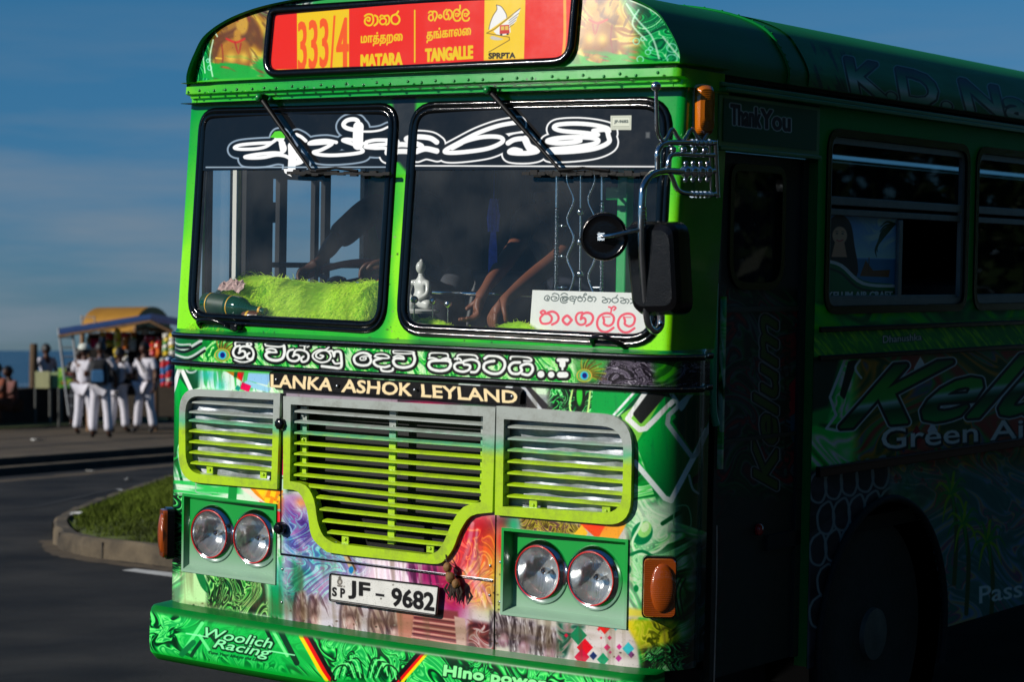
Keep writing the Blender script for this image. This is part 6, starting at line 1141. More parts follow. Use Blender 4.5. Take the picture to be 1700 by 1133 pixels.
def figure(name, label, J, fwd, skin, shirt, trousers, group=None, bus_=False, loc=(0,0,0), hands=True, shoe=True, sleeve=.55, headfwd=None, detail=2, shoe_mat=None):
    """J: joints pelvis, chest, neck, head, and for L/R shoulder, elbow, wrist, hip, knee, ankle, toe"""
    dirs = ('Lhand','Rhand','Lside','Rside','Lcurl','Rcurl'); J = {k: np.array(v, float)+(0 if k in dirs else np.array(loc, float)) for k, v in J.items()}
    t = thing(name, label, 'person', J['pelvis'] if bus_ else loc, 0, group, bus=bus_); f = np.array(fwd, float); f /= np.linalg.norm(f); rt = np.cross(f, (0,0,1)); sp = (J['pelvis']+J['chest'])/2
    N = {'pelvis': (J['pelvis'], (.15,.115)), 'waist': (sp, (.13,.10)), 'chest': (J['chest'], (.155,.11)), 'neck': (J['neck'], .055), 'skull': (J['neck']+(J['head']-J['neck'])*.6, .058)}
    E = [('pelvis','waist'),('waist','chest'),('chest','neck'),('neck','skull')]
    for s in 'LR':
        N[s+'sh'] = (J[s+'shoulder'], .058); N[s+'ua'] = ((J[s+'shoulder']+J[s+'elbow'])/2, .047); N[s+'el'] = (J[s+'elbow'], .040); N[s+'fa'] = (J[s+'elbow']*.6+J[s+'wrist']*.4, .040); N[s+'w'] = (J[s+'wrist'], (.021,.027))
        E += [('chest',s+'sh'),(s+'sh',s+'ua'),(s+'ua',s+'el'),(s+'el',s+'fa'),(s+'fa',s+'w')]
        N[s+'hp'] = (J[s+'hip'], .088); N[s+'th'] = ((J[s+'hip']+J[s+'knee'])/2, .076); N[s+'kn'] = (J[s+'knee'], .054); N[s+'cf'] = (J[s+'knee']*.65+J[s+'ankle']*.35, .052); N[s+'an'] = (J[s+'ankle'], .036); N[s+'to'] = (J[s+'toe'], .034)
        E += [('pelvis',s+'hp'),(s+'hp',s+'th'),(s+'th',s+'kn'),(s+'kn',s+'cf'),(s+'cf',s+'an'),(s+'an',s+'to')]
        d = J[s+'wrist']-J[s+'elbow']; k = J.get(s+'curl'); k = np.array(k) if k is not None else -rt*(1 if s == 'R' else -1)
        if hands: fingers(N, E, J[s+'wrist'], J.get(s+'hand', d), J.get(s+'side', f), k, s)
    V, Fc = skin_mesh(N, E, detail); mb = MB().add(V, Fc); hf = np.array(headfwd if headfwd is not None else fwd, float); fr, r_, u_ = head_mesh(mb, J['head'], hf); body = mb.build('body', skin, t, 70); face_parts(J['head'], fr, r_, u_, .225, body)
    g = 1.16; N2 = {'pelvis': (J['pelvis']+(0,0,-.06), (.175,.135)), 'waist': (sp, (.158,.122)), 'chest': (J['chest'], (.178,.130)), 'neck': (J['neck']-(J['neck']-J['chest'])*.38, .085)}; E2 = [('pelvis','waist'),('waist','chest'),('chest','neck')]
    for s in 'LR':
        e = J[s+'shoulder']+(J[s+'elbow']-J[s+'shoulder'])*min(1, sleeve*1.25); N2[s+'sh'] = (J[s+'shoulder'], .074); N2[s+'ua'] = ((J[s+'shoulder']+e)/2, .067); N2[s+'sl'] = (e, .062); E2 += [('chest',s+'sh'),(s+'sh',s+'ua'),(s+'ua',s+'sl')]
        if sleeve >= 1: N2[s+'cu'] = (J[s+'elbow']*.25+J[s+'wrist']*.75, .044); E2.append((s+'sl',s+'cu'))
    V, Fc = skin_mesh(N2, E2, detail); MB().add(V, Fc).build('shirt', shirt, t, 70)
    N3 = {'pelvis': (J['pelvis'], (.168,.130))}; E3 = []
    for s in 'LR':
        N3[s+'hp'] = (J[s+'hip'], .108); N3[s+'th'] = ((J[s+'hip']+J[s+'knee'])/2, .094); N3[s+'kn'] = (J[s+'knee'], .078); N3[s+'cf'] = ((J[s+'knee']+J[s+'ankle'])/2, .076); N3[s+'an'] = (J[s+'ankle']+(J[s+'knee']-J[s+'ankle'])*.08, .080); E3 += [('pelvis',s+'hp'),(s+'hp',s+'th'),(s+'th',s+'kn'),(s+'kn',s+'cf'),(s+'cf',s+'an')]
    V, Fc = skin_mesh(N3, E3, detail); MB().add(V, Fc).build('trousers', trousers, t, 70)
    if shoe:
        for s in 'LR': V, Fc = skin_mesh({'a': (J[s+'ankle'], .048), 'b': (J[s+'ankle']*.4+J[s+'toe']*.6, (.050,.040)), 'c': (J[s+'toe'], .042)}, [('a','b'),('b','c')], detail); MB().add(V, Fc).build('shoe', shoe_mat or mat('black_leather', (16,16,18), .4), t, 70)
    return t
def standing(h=1.68, spread=.09, yaw=0, larm=((-.26,.02,1.10),(-.25,.10,.86)), rarm=((.26,.02,1.10),(.25,.10,.86)), step=0, lean=0):
    k = h/1.72; c, s = cos(yaw), sin(yaw); R = lambda p: (k*(p[0]*c-p[1]*s), k*(p[0]*s+p[1]*c), k*p[2])
    J = {'pelvis': (0,0,.95), 'chest': (0,lean*.6,1.29), 'neck': (0,lean,1.46), 'head': (0,lean+.015,1.60)}
    for n, sg, arm in (('L',-1,larm),('R',1,rarm)): J.update({n+'shoulder': (sg*.185,lean*.8,1.40), n+'elbow': arm[0], n+'wrist': arm[1], n+'hip': (sg*.085,0,.90), n+'knee': (sg*(.085+spread*.4),.02+step*sg*.5,.50), n+'ankle': (sg*(.085+spread*.7),step*sg,.09), n+'toe': (sg*(.10+spread*.7),step*sg+.13,.045)})
    return {n: R(p) for n, p in J.items()}, (-s, c, 0)
# ------------------------------------------------------------------ inside the cab
FURC = mat('lime_fur', (188,244,56), .8, vary=.10, vscale=30, spec=.2)
FURS = bpy.data.materials.new('fur_strand'); FURS.use_nodes = True; N_ = FURS.node_tree; N_.nodes.remove(N_.nodes['Principled BSDF']); d1 = N_.nodes.new('ShaderNodeBsdfDiffuse'); d2 = N_.nodes.new('ShaderNodeBsdfTranslucent'); mx_ = N_.nodes.new('ShaderNodeMixShader'); mx_.inputs[0].default_value = .42
for d_ in (d1, d2): d_.inputs[0].default_value = (*s2l((232,255,104)), 1)
N_.links.new(d1.outputs[0], mx_.inputs[1]); N_.links.new(d2.outputs[0], mx_.inputs[2]); N_.links.new(mx_.outputs[0], N_.nodes['Material Output'].inputs[0])
def fur_sheet(fn, nu, nv, name, label, n_str, ln, seed):
    t = thing(name, label, 'fur cover', fn(.5, .5), 0, bus=True); g = np.random.default_rng(seed); mb = MB()
    V = [fn(i/nu, j/nv) for j in range(nv+1) for i in range(nu+1)]; mb.add(V, [(j*(nu+1)+i, j*(nu+1)+i+1, (j+1)*(nu+1)+i+1, (j+1)*(nu+1)+i) for j in range(nv) for i in range(nu)]); mb.build('backing', FURC, t, 60)
    s = MB(); vs = []; fs = []
    for k in range(n_str):
        u, v = g.random(2); p = fn(u, v); e = 1e-3; a = fn(u+e, v)-p; b = fn(u, v+e)-p; nn = np.cross(a, b); nn /= np.linalg.norm(nn)+1e-12; nn = nn if nn[1]*-1+nn[2] > 0 else -nn
        cl = fbm(np.array(u*9.), np.array(v*5.), seed, 2)-.5; d = nn*.40+np.array((cl*2.4+g.normal()*.2, -.45+g.normal()*.14, -.70+.3*cl+g.normal()*.18)); d /= np.linalg.norm(d); l = ln*(.6+.8*g.random()); w = np.cross(d, (0,1,.3)); w /= np.linalg.norm(w)+1e-9; w *= .0012
        m_ = p+nn*.010+d*l*.5; q = m_+(d*.8+np.array((0,-.1,-.3))-nn*.15)*l*.5; i0 = len(vs); vs += [p-w, p+w, m_+w*.9, m_-w*.9, q]; fs += [(i0,i0+1,i0+2,i0+3), (i0+3,i0+2,i0+4)]
    s.add(vs, fs); o = s.build('fur', FURS, t, None, fix=False); return t
def fn1(u, v):                                    # mound over the instrument binnacle on the driver's side
    ax = aty(346+278*u, 500, .22)[0]; prof = [(.135,1.775),(.14,1.80),(.20,1.865),(.27,1.945),(.33,1.978),(.42,1.95),(.50,1.84)]; k = np.linspace(0, 1, 7); e = min(1, 7*u+.35, 8*(1-u)+.4); r = 1+.06*sin(u*7)-.05*sin(pi*u)
    y = np.interp(v, k, [p[0] for p in prof]); z = np.interp(v, k, [p[1] for p in prof]); return np.array((ax+.02*sin(v*9), y, 1.775+(z-1.775)*min(1, e)*r))
fur_sheet(fn1, 40, 18, 'fur_cover', 'thick lime green fur mound draped over the instrument panel behind the left windscreen', 26000, .070, 401)
fur_sheet(lambda u, v: np.array((.05+.60*u, .115+.10*v+.015*sin(u*11), 1.775+.03*sin(pi*v)+.03*max(0, sin(u*9+1))*sin(pi*v))), 24, 6, 'fur_strip', 'ragged low lime green fur strip along the ledge behind the right windscreen', 3500, .028, 402)
mb = MB(); mb.tube([aty(u, v, .55) for u, v in ((0,0),)]*0 or [(0,0,0),(0,0,.01)], .001, 6); mb = None
# steering wheel on its column
c = np.array((-.76,.60,1.955)); tl = np.array((0,-.42,.9)); tl /= np.linalg.norm(tl); uu = np.array((1.,0,0)); ww = np.cross(tl, uu)
ring_ = [c+.225*(cos(a)*uu+sin(a)*ww) for a in np.linspace(0, 2*pi, 40, endpoint=False)]; sw = MB().tube(ring_, .015, 10, closed=True).build('steering_wheel', mat('red_leather', (150,20,32), .35, coat=.3), bus, 60)
mb = MB(); mb.lathe([(.05,-.02),(.05,.01),(.03,.025),(0,.027)], c, tl, 16)
for a in (.5, 2.64, 4.71): mb.tube([c, c+.215*(cos(a)*uu+sin(a)*ww)], .010, 6)
mb.tube([c, c-tl*.5], .022, 10); mb.build('wheel_hub', PLASTIC, sw, 50)
GREY_SH = mat('dark_grey_cloth', (52,54,60), .85, vary=.25, vscale=30); NAVY = mat('dark_trousers', (26,28,36), .9)
hl = aty(497,452,.50); hr = aty(603,436,.50)
J = {'pelvis': (-.60,1.22,1.50), 'chest': (-.60,1.08,1.88), 'neck': (-.60,1.03,2.08), 'head': (-.60,1.00,2.24), 'Rshoulder': (-.79,1.04,1.99+.2-.0-.05), 'Relbow': (-.90,.82,2.14-.02), 'Rwrist': tuple(hl+np.array((.07,.05,.05))), 'Rhand': (-.7,-.35,-.55), 'Lshoulder': (-.41,1.04,2.0), 'Lelbow': (-.36,.86,1.92), 'Lwrist': tuple(hr+np.array((.09,.05,.0))), 'Lhand': (-.85,-.2,-.15),
     'Rside': (0,-1,.3), 'Lside': (0,1,-.2), 'Rcurl': (0,.3,-1), 'Lcurl': (0,.2,-1), 'Rhip': (-.70,1.18,1.48), 'Rknee': (-.76,.76,1.52), 'Rankle': (-.76,.62,1.12), 'Rtoe': (-.76,.50,1.08), 'Lhip': (-.50,1.18,1.48), 'Lknee': (-.46,.76,1.52), 'Lankle': (-.46,.62,1.12), 'Ltoe': (-.46,.50,1.08)}
J['Rshoulder'] = tuple(aty(628,336,1.02)); J['Relbow'] = tuple(aty(556,400,.80))
figure('person', 'driver in a dark shirt with one arm stretched to the red steering wheel', J, (0,-1,0), SKIND, GREY_SH, NAVY, bus_=True, sleeve=.8)
w1 = aty(800,488,.26); w2 = aty(838,498,.24); e1 = aty(858,408,.62); e2 = aty(925,430,.60)
J = {'pelvis': (.35,1.30,1.40), 'chest': (.22,1.02,1.95), 'neck': (.20,.92,2.14), 'head': (.19,.86,2.32), 'Rshoulder': tuple(aty(878,352,.92)), 'Relbow': tuple(e1), 'Rwrist': tuple(w1), 'Lshoulder': tuple(aty(985,360,.92)), 'Lelbow': tuple(e2), 'Lwrist': tuple(w2), 'Rhand': (-.10,-.25,-.95), 'Lhand': (-.35,-.35,-.75), 'Rside': (.8,-.6,0), 'Lside': (-.9,.4,0), 'Rcurl': (-.2,-.9,.2), 'Lcurl': (-.1,-.3,-.9),
     'Rhip': (.26,1.28,1.36), 'Rknee': (.24,.90,1.34), 'Rankle': (.24,.95,1.10), 'Rtoe': (.24,.84,1.05), 'Lhip': (.45,1.28,1.36), 'Lknee': (.46,.90,1.34), 'Lankle': (.46,.95,1.10), 'Ltoe': (.46,.84,1.05)}
figure('person', 'bus helper reaching both bare arms down to the ledge behind the right windscreen', J, (-.1,-1,-.2), SKIN, mat('black_blue_cloth', (30,34,48), .85, vary=.3, vscale=24), NAVY, bus_=True, sleeve=.5)
# ledge at the foot of the screens
mb = MB(); mb.box((0,.205,1.762), (2.26,.18,.02)); mb.build('screen_ledge', mat('pale_ledge', (150,146,128), .7, vary=.3, vscale=10), bus)
# driver's and helper's seats, rows behind
SEAT = mat('seat_vinyl', (30,32,38), .5, vary=.2, vscale=10)
def seat(x, y, z, w, label, grp=None):
    t = thing('seat', label, 'seat', (x,y,z), 0, grp, bus=True); mb = MB(); mb.box((x,y,z+.06), (w,.46,.12)); mb.build('cushion', SEAT, t, bevel=.03); mb = MB(); mb.box((x,y+.24,z+.42), (w,.10,.62), Matrix.Rotation(-.15, 4, 'X')); mb.build('backrest', SEAT, t, bevel=.03); mb = MB(); mb.box((x,y,z-.13), (w*.5,.3,.26)); mb.build('pedestal', DARK, t); return t
seat(-.60,1.28,1.29,.50,"driver's dark vinyl seat behind the red steering wheel"); seat(.36,1.42,1.20,.46,'dark vinyl helper seat behind the chrome bars')
for k in range(6):
    for x in (-.75,.70): seat(x, 2.6+k*1.1, 1.28, .85, 'dark vinyl passenger bench in the gloom of the bus', 'passenger benches in the bus')
# chrome bars between the entrance and the cab
mb = MB(); yb = .36
for u, tw in ((925,1),(1000,1)):
    a, b = aty(u,290,yb), aty(u+(-2 if u < 950 else -1),492,yb); mb.tube([a+(0,0,.25), b-(0,0,.1)], .0085, 10)
    for k in range(26): q = a+(b-a)*(.28+.72*k/26) if u < 950 else a+(b-a)*(.22+.78*k/26); mb.lathe([(.0085,-.005),(.0135,0),(.0085,.005)], q, (.2,0,1), 10)
mb.build('chrome_post', CHR, bus, 60); mb = MB()
for s_, u in ((1,945),(-1,985)):
    mb.tube(smooth_path([aty(u,270,yb)]+[aty(u+s_*(8 if k % 2 else -3), 300+k*32, yb) for k in range(7)], 6), .0055, 8)
a, b = aty(965,270,yb), aty(963,494,yb); mb.tube([a, b], .0055, 8)
for v in (352,402,455): mb.ball(aty(964,v,yb), .016, 14)
for v in (375,426,478): mb.tube([aty(925,v,yb), aty(942,v,yb)], .005, 6); mb.ball(aty(934,v,yb), .009, 10); mb.tube([aty(985,v,yb), aty(1000,v,yb)], .005, 6)
mb.build('chrome_scrollwork', CHR, bus, 60); MB().tube([aty(720,486,.40), aty(890,491,.36)], .011, 10).build('chrome_rail', CHR, bus, 60)
q = aty(1037,400,.33); mb = MB(); mb.box((q[0],.33,2.15), (.045,.05,1.0)); mb.box((q[0]-.03,.32,2.33), (.09,.03,.05)); mb.build('door_post', mat('bright_green_post', (0,150,70), .4), bus, bevel=.006)
# things along the ledge
def at_y(u, v, y): return aty(u, v, y)
b0 = at_y(697,520,.30); t = thing('statue', 'small white seated statue with folded legs on the ledge by the centre pillar', 'statue', b0, bus=True); k = .0027; SS = .8
WST = mat('white_plaster', (196,198,194), .4, coat=.2)
P_ = lambda x, y, z: b0+np.array((x, y, z))*SS; N = {'a': (P_(0,.01,.055), (.045,.035)), 'b': (P_(0,.012,.11), (.036,.026)), 'c': (P_(0,.012,.155), (.042,.026)), 'd': (P_(0,.008,.19), .016), 'e': (P_(0,.005,.205), .018), 'l1': (P_(-.055,-.005,.15), .016), 'l2': (P_(-.062,-.02,.095), .015), 'l3': (P_(-.012,-.045,.065), .013), 'r1': (P_(.055,-.005,.15), .016), 'r2': (P_(.062,-.02,.095), .015), 'r3': (P_(.012,-.045,.065), .013), 'k1': (P_(-.085,-.02,.038), .028), 'k2': (P_(.085,-.02,.038), .028), 'f1': (P_(.0,-.055,.034), .022)}
N = {k_: (p_[0], tuple(q*SS for q in p_[1]) if hasattr(p_[1], '__len__') else p_[1]*SS) for k_, p_ in N.items()}; V, Fc = skin_mesh(N, [('a','b'),('b','c'),('c','d'),('d','e'),('c','l1'),('l1','l2'),('l2','l3'),('c','r1'),('r1','r2'),('r2','r3'),('a','k1'),('a','k2'),('k1','f1')]); mb = MB().add(V, Fc); mb.ball(P_(0,.002,.228), (.020,.021,.026), 14); mb.ball(P_(0,.006,.258), (.008,.008,.009), 10); mb.build('figure', WST, t, 70); mb = MB(); mb.lathe([(.0,0),(.08,0),(.084,.01),(.076,.016),(.0,.017)], P_(0,-.005,.0), (0,0,1), 24); mb.build('base', WST, t, 50)
q = at_y(820,330,.42); t = thing('tassel', 'blue ribbon tassel hanging behind the right windscreen', 'tassel', q, bus=True); TS = mat('blue_ribbon', (90,110,240), .6, vary=.3, vscale=40); mb = MB(); g = np.random.default_rng(5)
for k in range(22): a = g.normal(size=2)*.010; mb.tube([q+(a[0]*.5,a[1],.0), q+(a[0]*1.6,a[1],-.06-.02*g.random()), q+(a[0]*1.2,a[1],-.13)], .0035, 5)
for k in range(7): mb.tube([q+((k-3)*.003,0,-.12), q+((k-3)*.006,0,-.20), q+((k-3)*.0065,0,-.28-.03*g.random())], .0025, 5)
mb.build('ribbons', TS, t, 60); MB().tube([q+(0,0,.30), q+(0,0,-.02)], .002, 5).build('string', TS, t)
t = thing('destination_card', 'white card with black and red Sinhala lettering leaning inside the right windscreen', 'sign card', at_y(970,520,.16), bus=True)
q = [at_y(u, v, .16) for u, v in ((884,481.8),(1069,487),(1072,557),(878.8,553))]; mb = MB(); mb.slab([p for p in q], (0,.004,0), [CD.uv(p[0], p[2]) for p in q]); mb.build('card', CARDM, t)
# green bottle, cap, tissue and cup on the driver's ledge
BG = bpy.data.materials.new('green_bottle_glass'); BG.use_nodes = True; p_ = BG.node_tree.nodes['Principled BSDF']; p_.inputs['Base Color'].default_value = (.004,.10,.03,1); p_.inputs['Roughness'].default_value = .05; p_.inputs['Transmission Weight'].default_value = .5; p_.inputs['Coat Weight'].default_value = 1
a = at_y(340,503,.135); b = at_y(441,517,.125); ax = (b-a)/np.linalg.norm(b-a); L = np.linalg.norm(b-a); t = thing('bottle', 'green glass bottle with yellow bands lying on the ledge behind the left windscreen', 'bottle', a, bus=True)
MB().lathe([(0,0),(.040,.004),(.047,.02),(.047,L*.58),(.040,L*.66),(.018,L*.76),(.013,L*.97),(.015,L*.975),(.015,L),(0,L)], a, ax, 24).build('bottle_glass', BG, t, 50)
mb = MB(); [mb.lathe([(.0477,h_),(.0477,h_+.005)], a, ax, 24) for h_ in (L*.12, L*.46)]; mb.lathe([(.0158,L*.90),(.0158,L*.93)], a, ax, 16); mb.build('label_band', mat('yellow_label', (220,170,30), .5), t, 50); MB().lathe([(.0478,L*.16),(.0478,L*.42)], a, ax, 24).build('label', mat('dark_green_label', (10,50,26), .5, vary=.3, vscale=30), t, 50)
c = at_y(417,526,.095); t = thing('jar', 'small brown jar with a yellow band lying by the green bottle', 'jar', c, bus=True); MB().lathe([(0,-.04),(.022,-.038),(.024,-.02),(.024,.02),(.018,.03),(.018,.045),(0,.046)], c, (1,0,.05), 18).build('jar_body', mat('brown_jar', (96,58,32), .35, coat=.4), t, 50); MB().lathe([(.0247,-.016),(.0247,-.004)], c, (1,0,.05), 18).build('jar_label', MATS['yellow_label'], t, 50)
c = at_y(382,484,.17); t = thing('tissue', 'crumpled white and pink tissue lying on the fur above the green bottle', 'tissue', c, bus=True); g = np.random.default_rng(8); mb = MB(); nu, nv = 12, 6; V = [c+np.array(((i/nu-.5)*.13, (j/nv-.5)*.04+.012*g.random(), .018*g.random()-.01*abs(i-6)/6+.007*j)) for j in range(nv+1) for i in range(nu+1)]
mb.add(V, [(j*(nu+1)+i, j*(nu+1)+i+1, (j+1)*(nu+1)+i+1, (j+1)*(nu+1)+i) for j in range(nv) for i in range(nu)]); mb.build('paper', mat('pinkish_paper', (190,160,154), .8, vary=.2, vscale=30), t)
for k, (u, v, lab) in enumerate(((688,498,'chrome ball on a stalk beside the white statue'),(719,500,'chrome ball on a stalk in front of the white statue'),(744,505,'chrome ball on a stalk nearest the reaching hands'))):
    q = at_y(u, v, .17); t = thing('ball_ornament', lab, 'ornament', q, bus=True); MB().ball(q, .016, 14).build('ball', CHR, t, 60); MB().tube([q-np.array((0,0,.012)), (q[0], q[1], 1.772)], .003, 6).build('stalk', CHR, t, 60)
# coconut charm hung from the grille
h0 = at(742,941); t = thing('charm', 'string of dried brown fruits hanging from the centre grille', 'charm', (h0[0],-.03,h0[2]), bus=True); DF = mat('dried_fruit', (122,86,44), .7, vary=.35, vscale=40, bump=.5, bscale=60); DLf = mat('dry_leaf', (44,30,20), .8)
for u, v, r in ((743,943,.018),(748,960,.020),(757,970,.017),(745,955,.013)): q = at(u, v, .035); MB().ball(q, (r,r*.9,r*1.1), 14).build('fruit', DF, t, 60)
mb = MB(); g = np.random.default_rng(4)
for k in range(14): q = at(752+g.normal()*5, 966+g.random()*8, .03); mb.tube([q, q+np.array((g.normal()*.012, -.004, -.02)), q+np.array((g.normal()*.014, 0, -.045-.02*g.random()))], [.004,.006,.0015], 5)
mb.build('dry_leaves', DLf, t, 60); mb = MB(); mb.tube([at(740,922,.02), at(742,935,.035), at(747,952,.04), at(755,965,.035)], .0025, 6); mb.tube([at(738,930,.02), at(752,942,.04), at(760,950,.03)], .002, 6); mb.build('string', DLf, t, 60)

STR = bpy.data.materials.new('striped_shirt'); STR.use_nodes = True; N_ = STR.node_tree; w_ = N_.nodes.new('ShaderNodeTexWave'); w_.bands_direction = 'Z'; w_.inputs['Scale'].default_value = 12; w_.inputs['Distortion'].default_value = 1.5; r_ = N_.nodes.new('ShaderNodeValToRGB'); r_.color_ramp.elements[0].color = (*s2l((40,50,100)), 1); r_.color_ramp.elements[1].color = (*s2l((150,160,200)), 1); t_ = N_.nodes.new('ShaderNodeTexCoord'); N_.links.new(t_.outputs['Object'], w_.inputs['Vector']); N_.links.new(w_.outputs['Fac'], r_.inputs[0]); N_.links.new(r_.outputs[0], N_.nodes['Principled BSDF'].inputs['Base Color'])
J = {'pelvis': (.80,2.72,1.42), 'chest': (.80,2.70,1.78), 'neck': (.80,2.66,1.95), 'head': (.80,2.64,2.10), 'Rshoulder': (.98,2.68,1.90), 'Relbow': (1.02,2.48,1.74), 'Rwrist': (.90,2.30,1.92), 'Lshoulder': (.62,2.68,1.90), 'Lelbow': (.58,2.50,1.70), 'Lwrist': (.66,2.30,1.70), 'Rhip': (.89,2.68,1.40), 'Rknee': (.90,2.26,1.42), 'Rankle': (.90,2.30,1.10), 'Rtoe': (.90,2.18,1.06), 'Lhip': (.71,2.68,1.40), 'Lknee': (.70,2.26,1.42), 'Lankle': (.70,2.30,1.10), 'Ltoe': (.70,2.18,1.06)}
figure('person', 'passenger in a blue striped shirt sitting behind the open side window', J, (0,-1,0), SKIND, STR, NAVY, bus_=True, sleeve=.6, detail=1)
MB().tube([(.25,2.24,1.94),(1.12,2.24,1.94)], .013, 8).build('seat_rail', CHR, bus, 60)
# ------------------------------------------------------------------ the place: road, island, pavement, sea
def ground_z(x, y):                              # the road rises gently under the bus
    pl = -(M3[0][2]*x+M3[1][2]*y)/M3[2][2]; w = np.clip((np.asarray(x)+4.5)/3.2, 0, 1)*np.clip((9.-np.asarray(x))/4, 0, 1)*np.clip((np.asarray(y)+14)/8, 0, 1)*np.clip((24-np.asarray(y))/10, 0, 1); w = w*w*(3-2*w); return pl*w
def fade(name, rgb_a, rgb_b, scale, rough=.9, bump=.4, bscale=90, spots=None):
    return mat(name, rgb_a, rough, vary=.45, vscale=scale, bump=bump, bscale=bscale)
ASPH = bpy.data.materials.new('asphalt'); ASPH.use_nodes = True; N = ASPH.node_tree; p_ = N.nodes['Principled BSDF']; t_ = N.nodes.new('ShaderNodeTexCoord')
n1 = N.nodes.new('ShaderNodeTexNoise'); n1.inputs['Scale'].default_value = .9; n1.inputs['Detail'].default_value = 8; n2 = N.nodes.new('ShaderNodeTexNoise'); n2.inputs['Scale'].default_value = 28; n2.inputs['Detail'].default_value = 8; n2.inputs['Roughness'].default_value = .8
r1 = N.nodes.new('ShaderNodeValToRGB'); r1.color_ramp.elements[0].position = .35; r1.color_ramp.elements[1].position = .7; r1.color_ramp.elements[0].color = (.009,.010,.011,1); r1.color_ramp.elements[1].color = (.042,.040,.036,1)
mx_ = N.nodes.new('ShaderNodeMixRGB'); mx_.blend_type = 'OVERLAY'; mx_.inputs[0].default_value = .8
for n_ in (n1, n2): N.links.new(t_.outputs['Object'], n_.inputs['Vector'])
N.links.new(n1.outputs['Fac'], r1.inputs[0]); N.links.new(r1.outputs[0], mx_.inputs[1]); N.links.new(n2.outputs['Fac'], mx_.inputs[2]); N.links.new(mx_.outputs[0], p_.inputs['Base Color']); p_.inputs['Roughness'].default_value = .85; p_.inputs['Specular IOR Level'].default_value = .25
b_ = N.nodes.new('ShaderNodeBump'); b_.inputs['Strength'].default_value = .6; b_.inputs['Distance'].default_value = .02; N.links.new(n2.outputs['Fac'], b_.inputs['Height']); N.links.new(b_.outputs[0], p_.inputs['Normal'])
gx = np.concatenate([[-400,-120,-60,-40,-25,-15], np.arange(-10, 14.1, .8), [18,30,60,150,400]]); fwd = R_W[:,1]; rgt = R_W[:,0]
gy = np.concatenate([[-400,-150,-60,-30,-18], np.arange(-14, 26.1, .8), [34,60,120]])
def shore(p): return p                           # the land stops at the sea wall
n = len(gx); V = [(x, y, float(ground_z(x, y))) for y in gy for x in gx]; mb = MB().add(V, [(j*n+i, j*n+i+1, (j+1)*n+i+1, (j+1)*n+i) for j in range(len(gy)-1) for i in range(n-1)])
ZP = .20; K0, K1 = world_at(-420, 826, 0), world_at(520, 748, 0); kd = (K1-K0)/np.linalg.norm(K1-K0); kn = np.array((-kd[1], kd[0], 0)); kn = kn if kn @ fwd > 0 else -kn      # kerb line of the sea-side pavement
A, B = K0-kd*60, K0+kd*110
Wd = 9.0                                          # pavement depth up to the sea wall
b = bmesh.new(); vs_ = [b.verts.new(v) for v in mb.v]; [b.faces.new([vs_[i] for i in f]) for f in mb.f]
bmesh.ops.bisect_plane(b, geom=b.verts[:]+b.edges[:]+b.faces[:], plane_co=tuple(K0+kn*(Wd+1.2)), plane_no=tuple(kn), clear_outer=True); me = bpy.data.meshes.new('road'); b.to_mesh(me); b.free(); me.materials.append(ASPH); ro = bpy.data.objects.new('road', me); COL.objects.link(ro); tag(ro, kind='structure')
PAVE = mat('worn_paving', (74,62,44), .9, vary=.45, vscale=1.4, bump=.4, bscale=30); KERB = mat('worn_kerb_stone', (80,70,54), .9, vary=.75, vscale=2.2, bump=.6, bscale=24); DKK = mat('shaded_kerb_dark_joint', (44,40,34), .9, vary=.5, vscale=5, bump=.5, bscale=24)  # the darkest kerb colour holds the shade of the risers; joints share it
def bar(name, m, off0, off1, z0, z1, kind='structure', bev=0):
    q = [A+kn*off0, B+kn*off0, B+kn*off1, A+kn*off1]; mb = MB(); mb.slab([(p[0], p[1], z0) for p in q], (0,0,z1-z0)); o = mb.build(name, m, bevel=bev); tag(o, kind=kind); return o
bar('lower_kerb', DKK, 0, .40, -.1, .10, bev=.02); bar('upper_kerb', DKK, .40, .75, -.1, ZP+.004, bev=.02); bar('pavement', PAVE, .75, Wd+1.2, -.1, ZP); bar('lit_worn_kerb_top', KERB, .02, .30, .101, .108); bar('lit_worn_kerb_top', KERB, .42, .78, ZP+.005, ZP+.012)  # risers shaded by their colour, thin paler strips added as lit, worn tops
for o_ in (2.4, 4.6, 6.8): bar('paving_joint', DKK, o_, o_+.12, ZP+.001, ZP+.006)
GRS = mat('rough_grass', (78,92,26), .85, spec=.15, vary=.7, vscale=1.6); GRSD = mat('verge_grass', (58,70,22), .9, vary=.4, vscale=3)
bar('verge', GRSD, Wd-1.5, Wd-.02, ZP+.002, ZP+.03)
# sea wall of dark rubble with a ragged top
RUB = mat('dark_rubble', (44,40,36), .9, vary=.6, vscale=3, bump=1.0, bscale=6); mb = MB(); g = np.random.default_rng(3)
L = np.linalg.norm(B-A); s_ = 0; nseg = 420
V = []; hts = .70+.05*np.cumsum(g.normal(size=nseg+1)*.25)*.0+.06*g.random(nseg+1)
for k in range(nseg+1):
    q = A+kd*L*k/nseg
    for off, z in ((Wd, -.3), (Wd+.03*g.random(), ZP+hts[k]*.5), (Wd+.05*g.random(), ZP+hts[k]), (Wd+.55, ZP+hts[k]+.02), (Wd+.6, -4)): p = q+kn*off; V.append((p[0], p[1], z))
MBw = MB().add(V, [(k*5+i, (k+1)*5+i, (k+1)*5+i+1, k*5+i+1) for k in range(nseg) for i in range(4)]); tag(MBw.build('sea_wall', RUB), 'low dark rubble sea wall along the back of the pavement', 'wall')
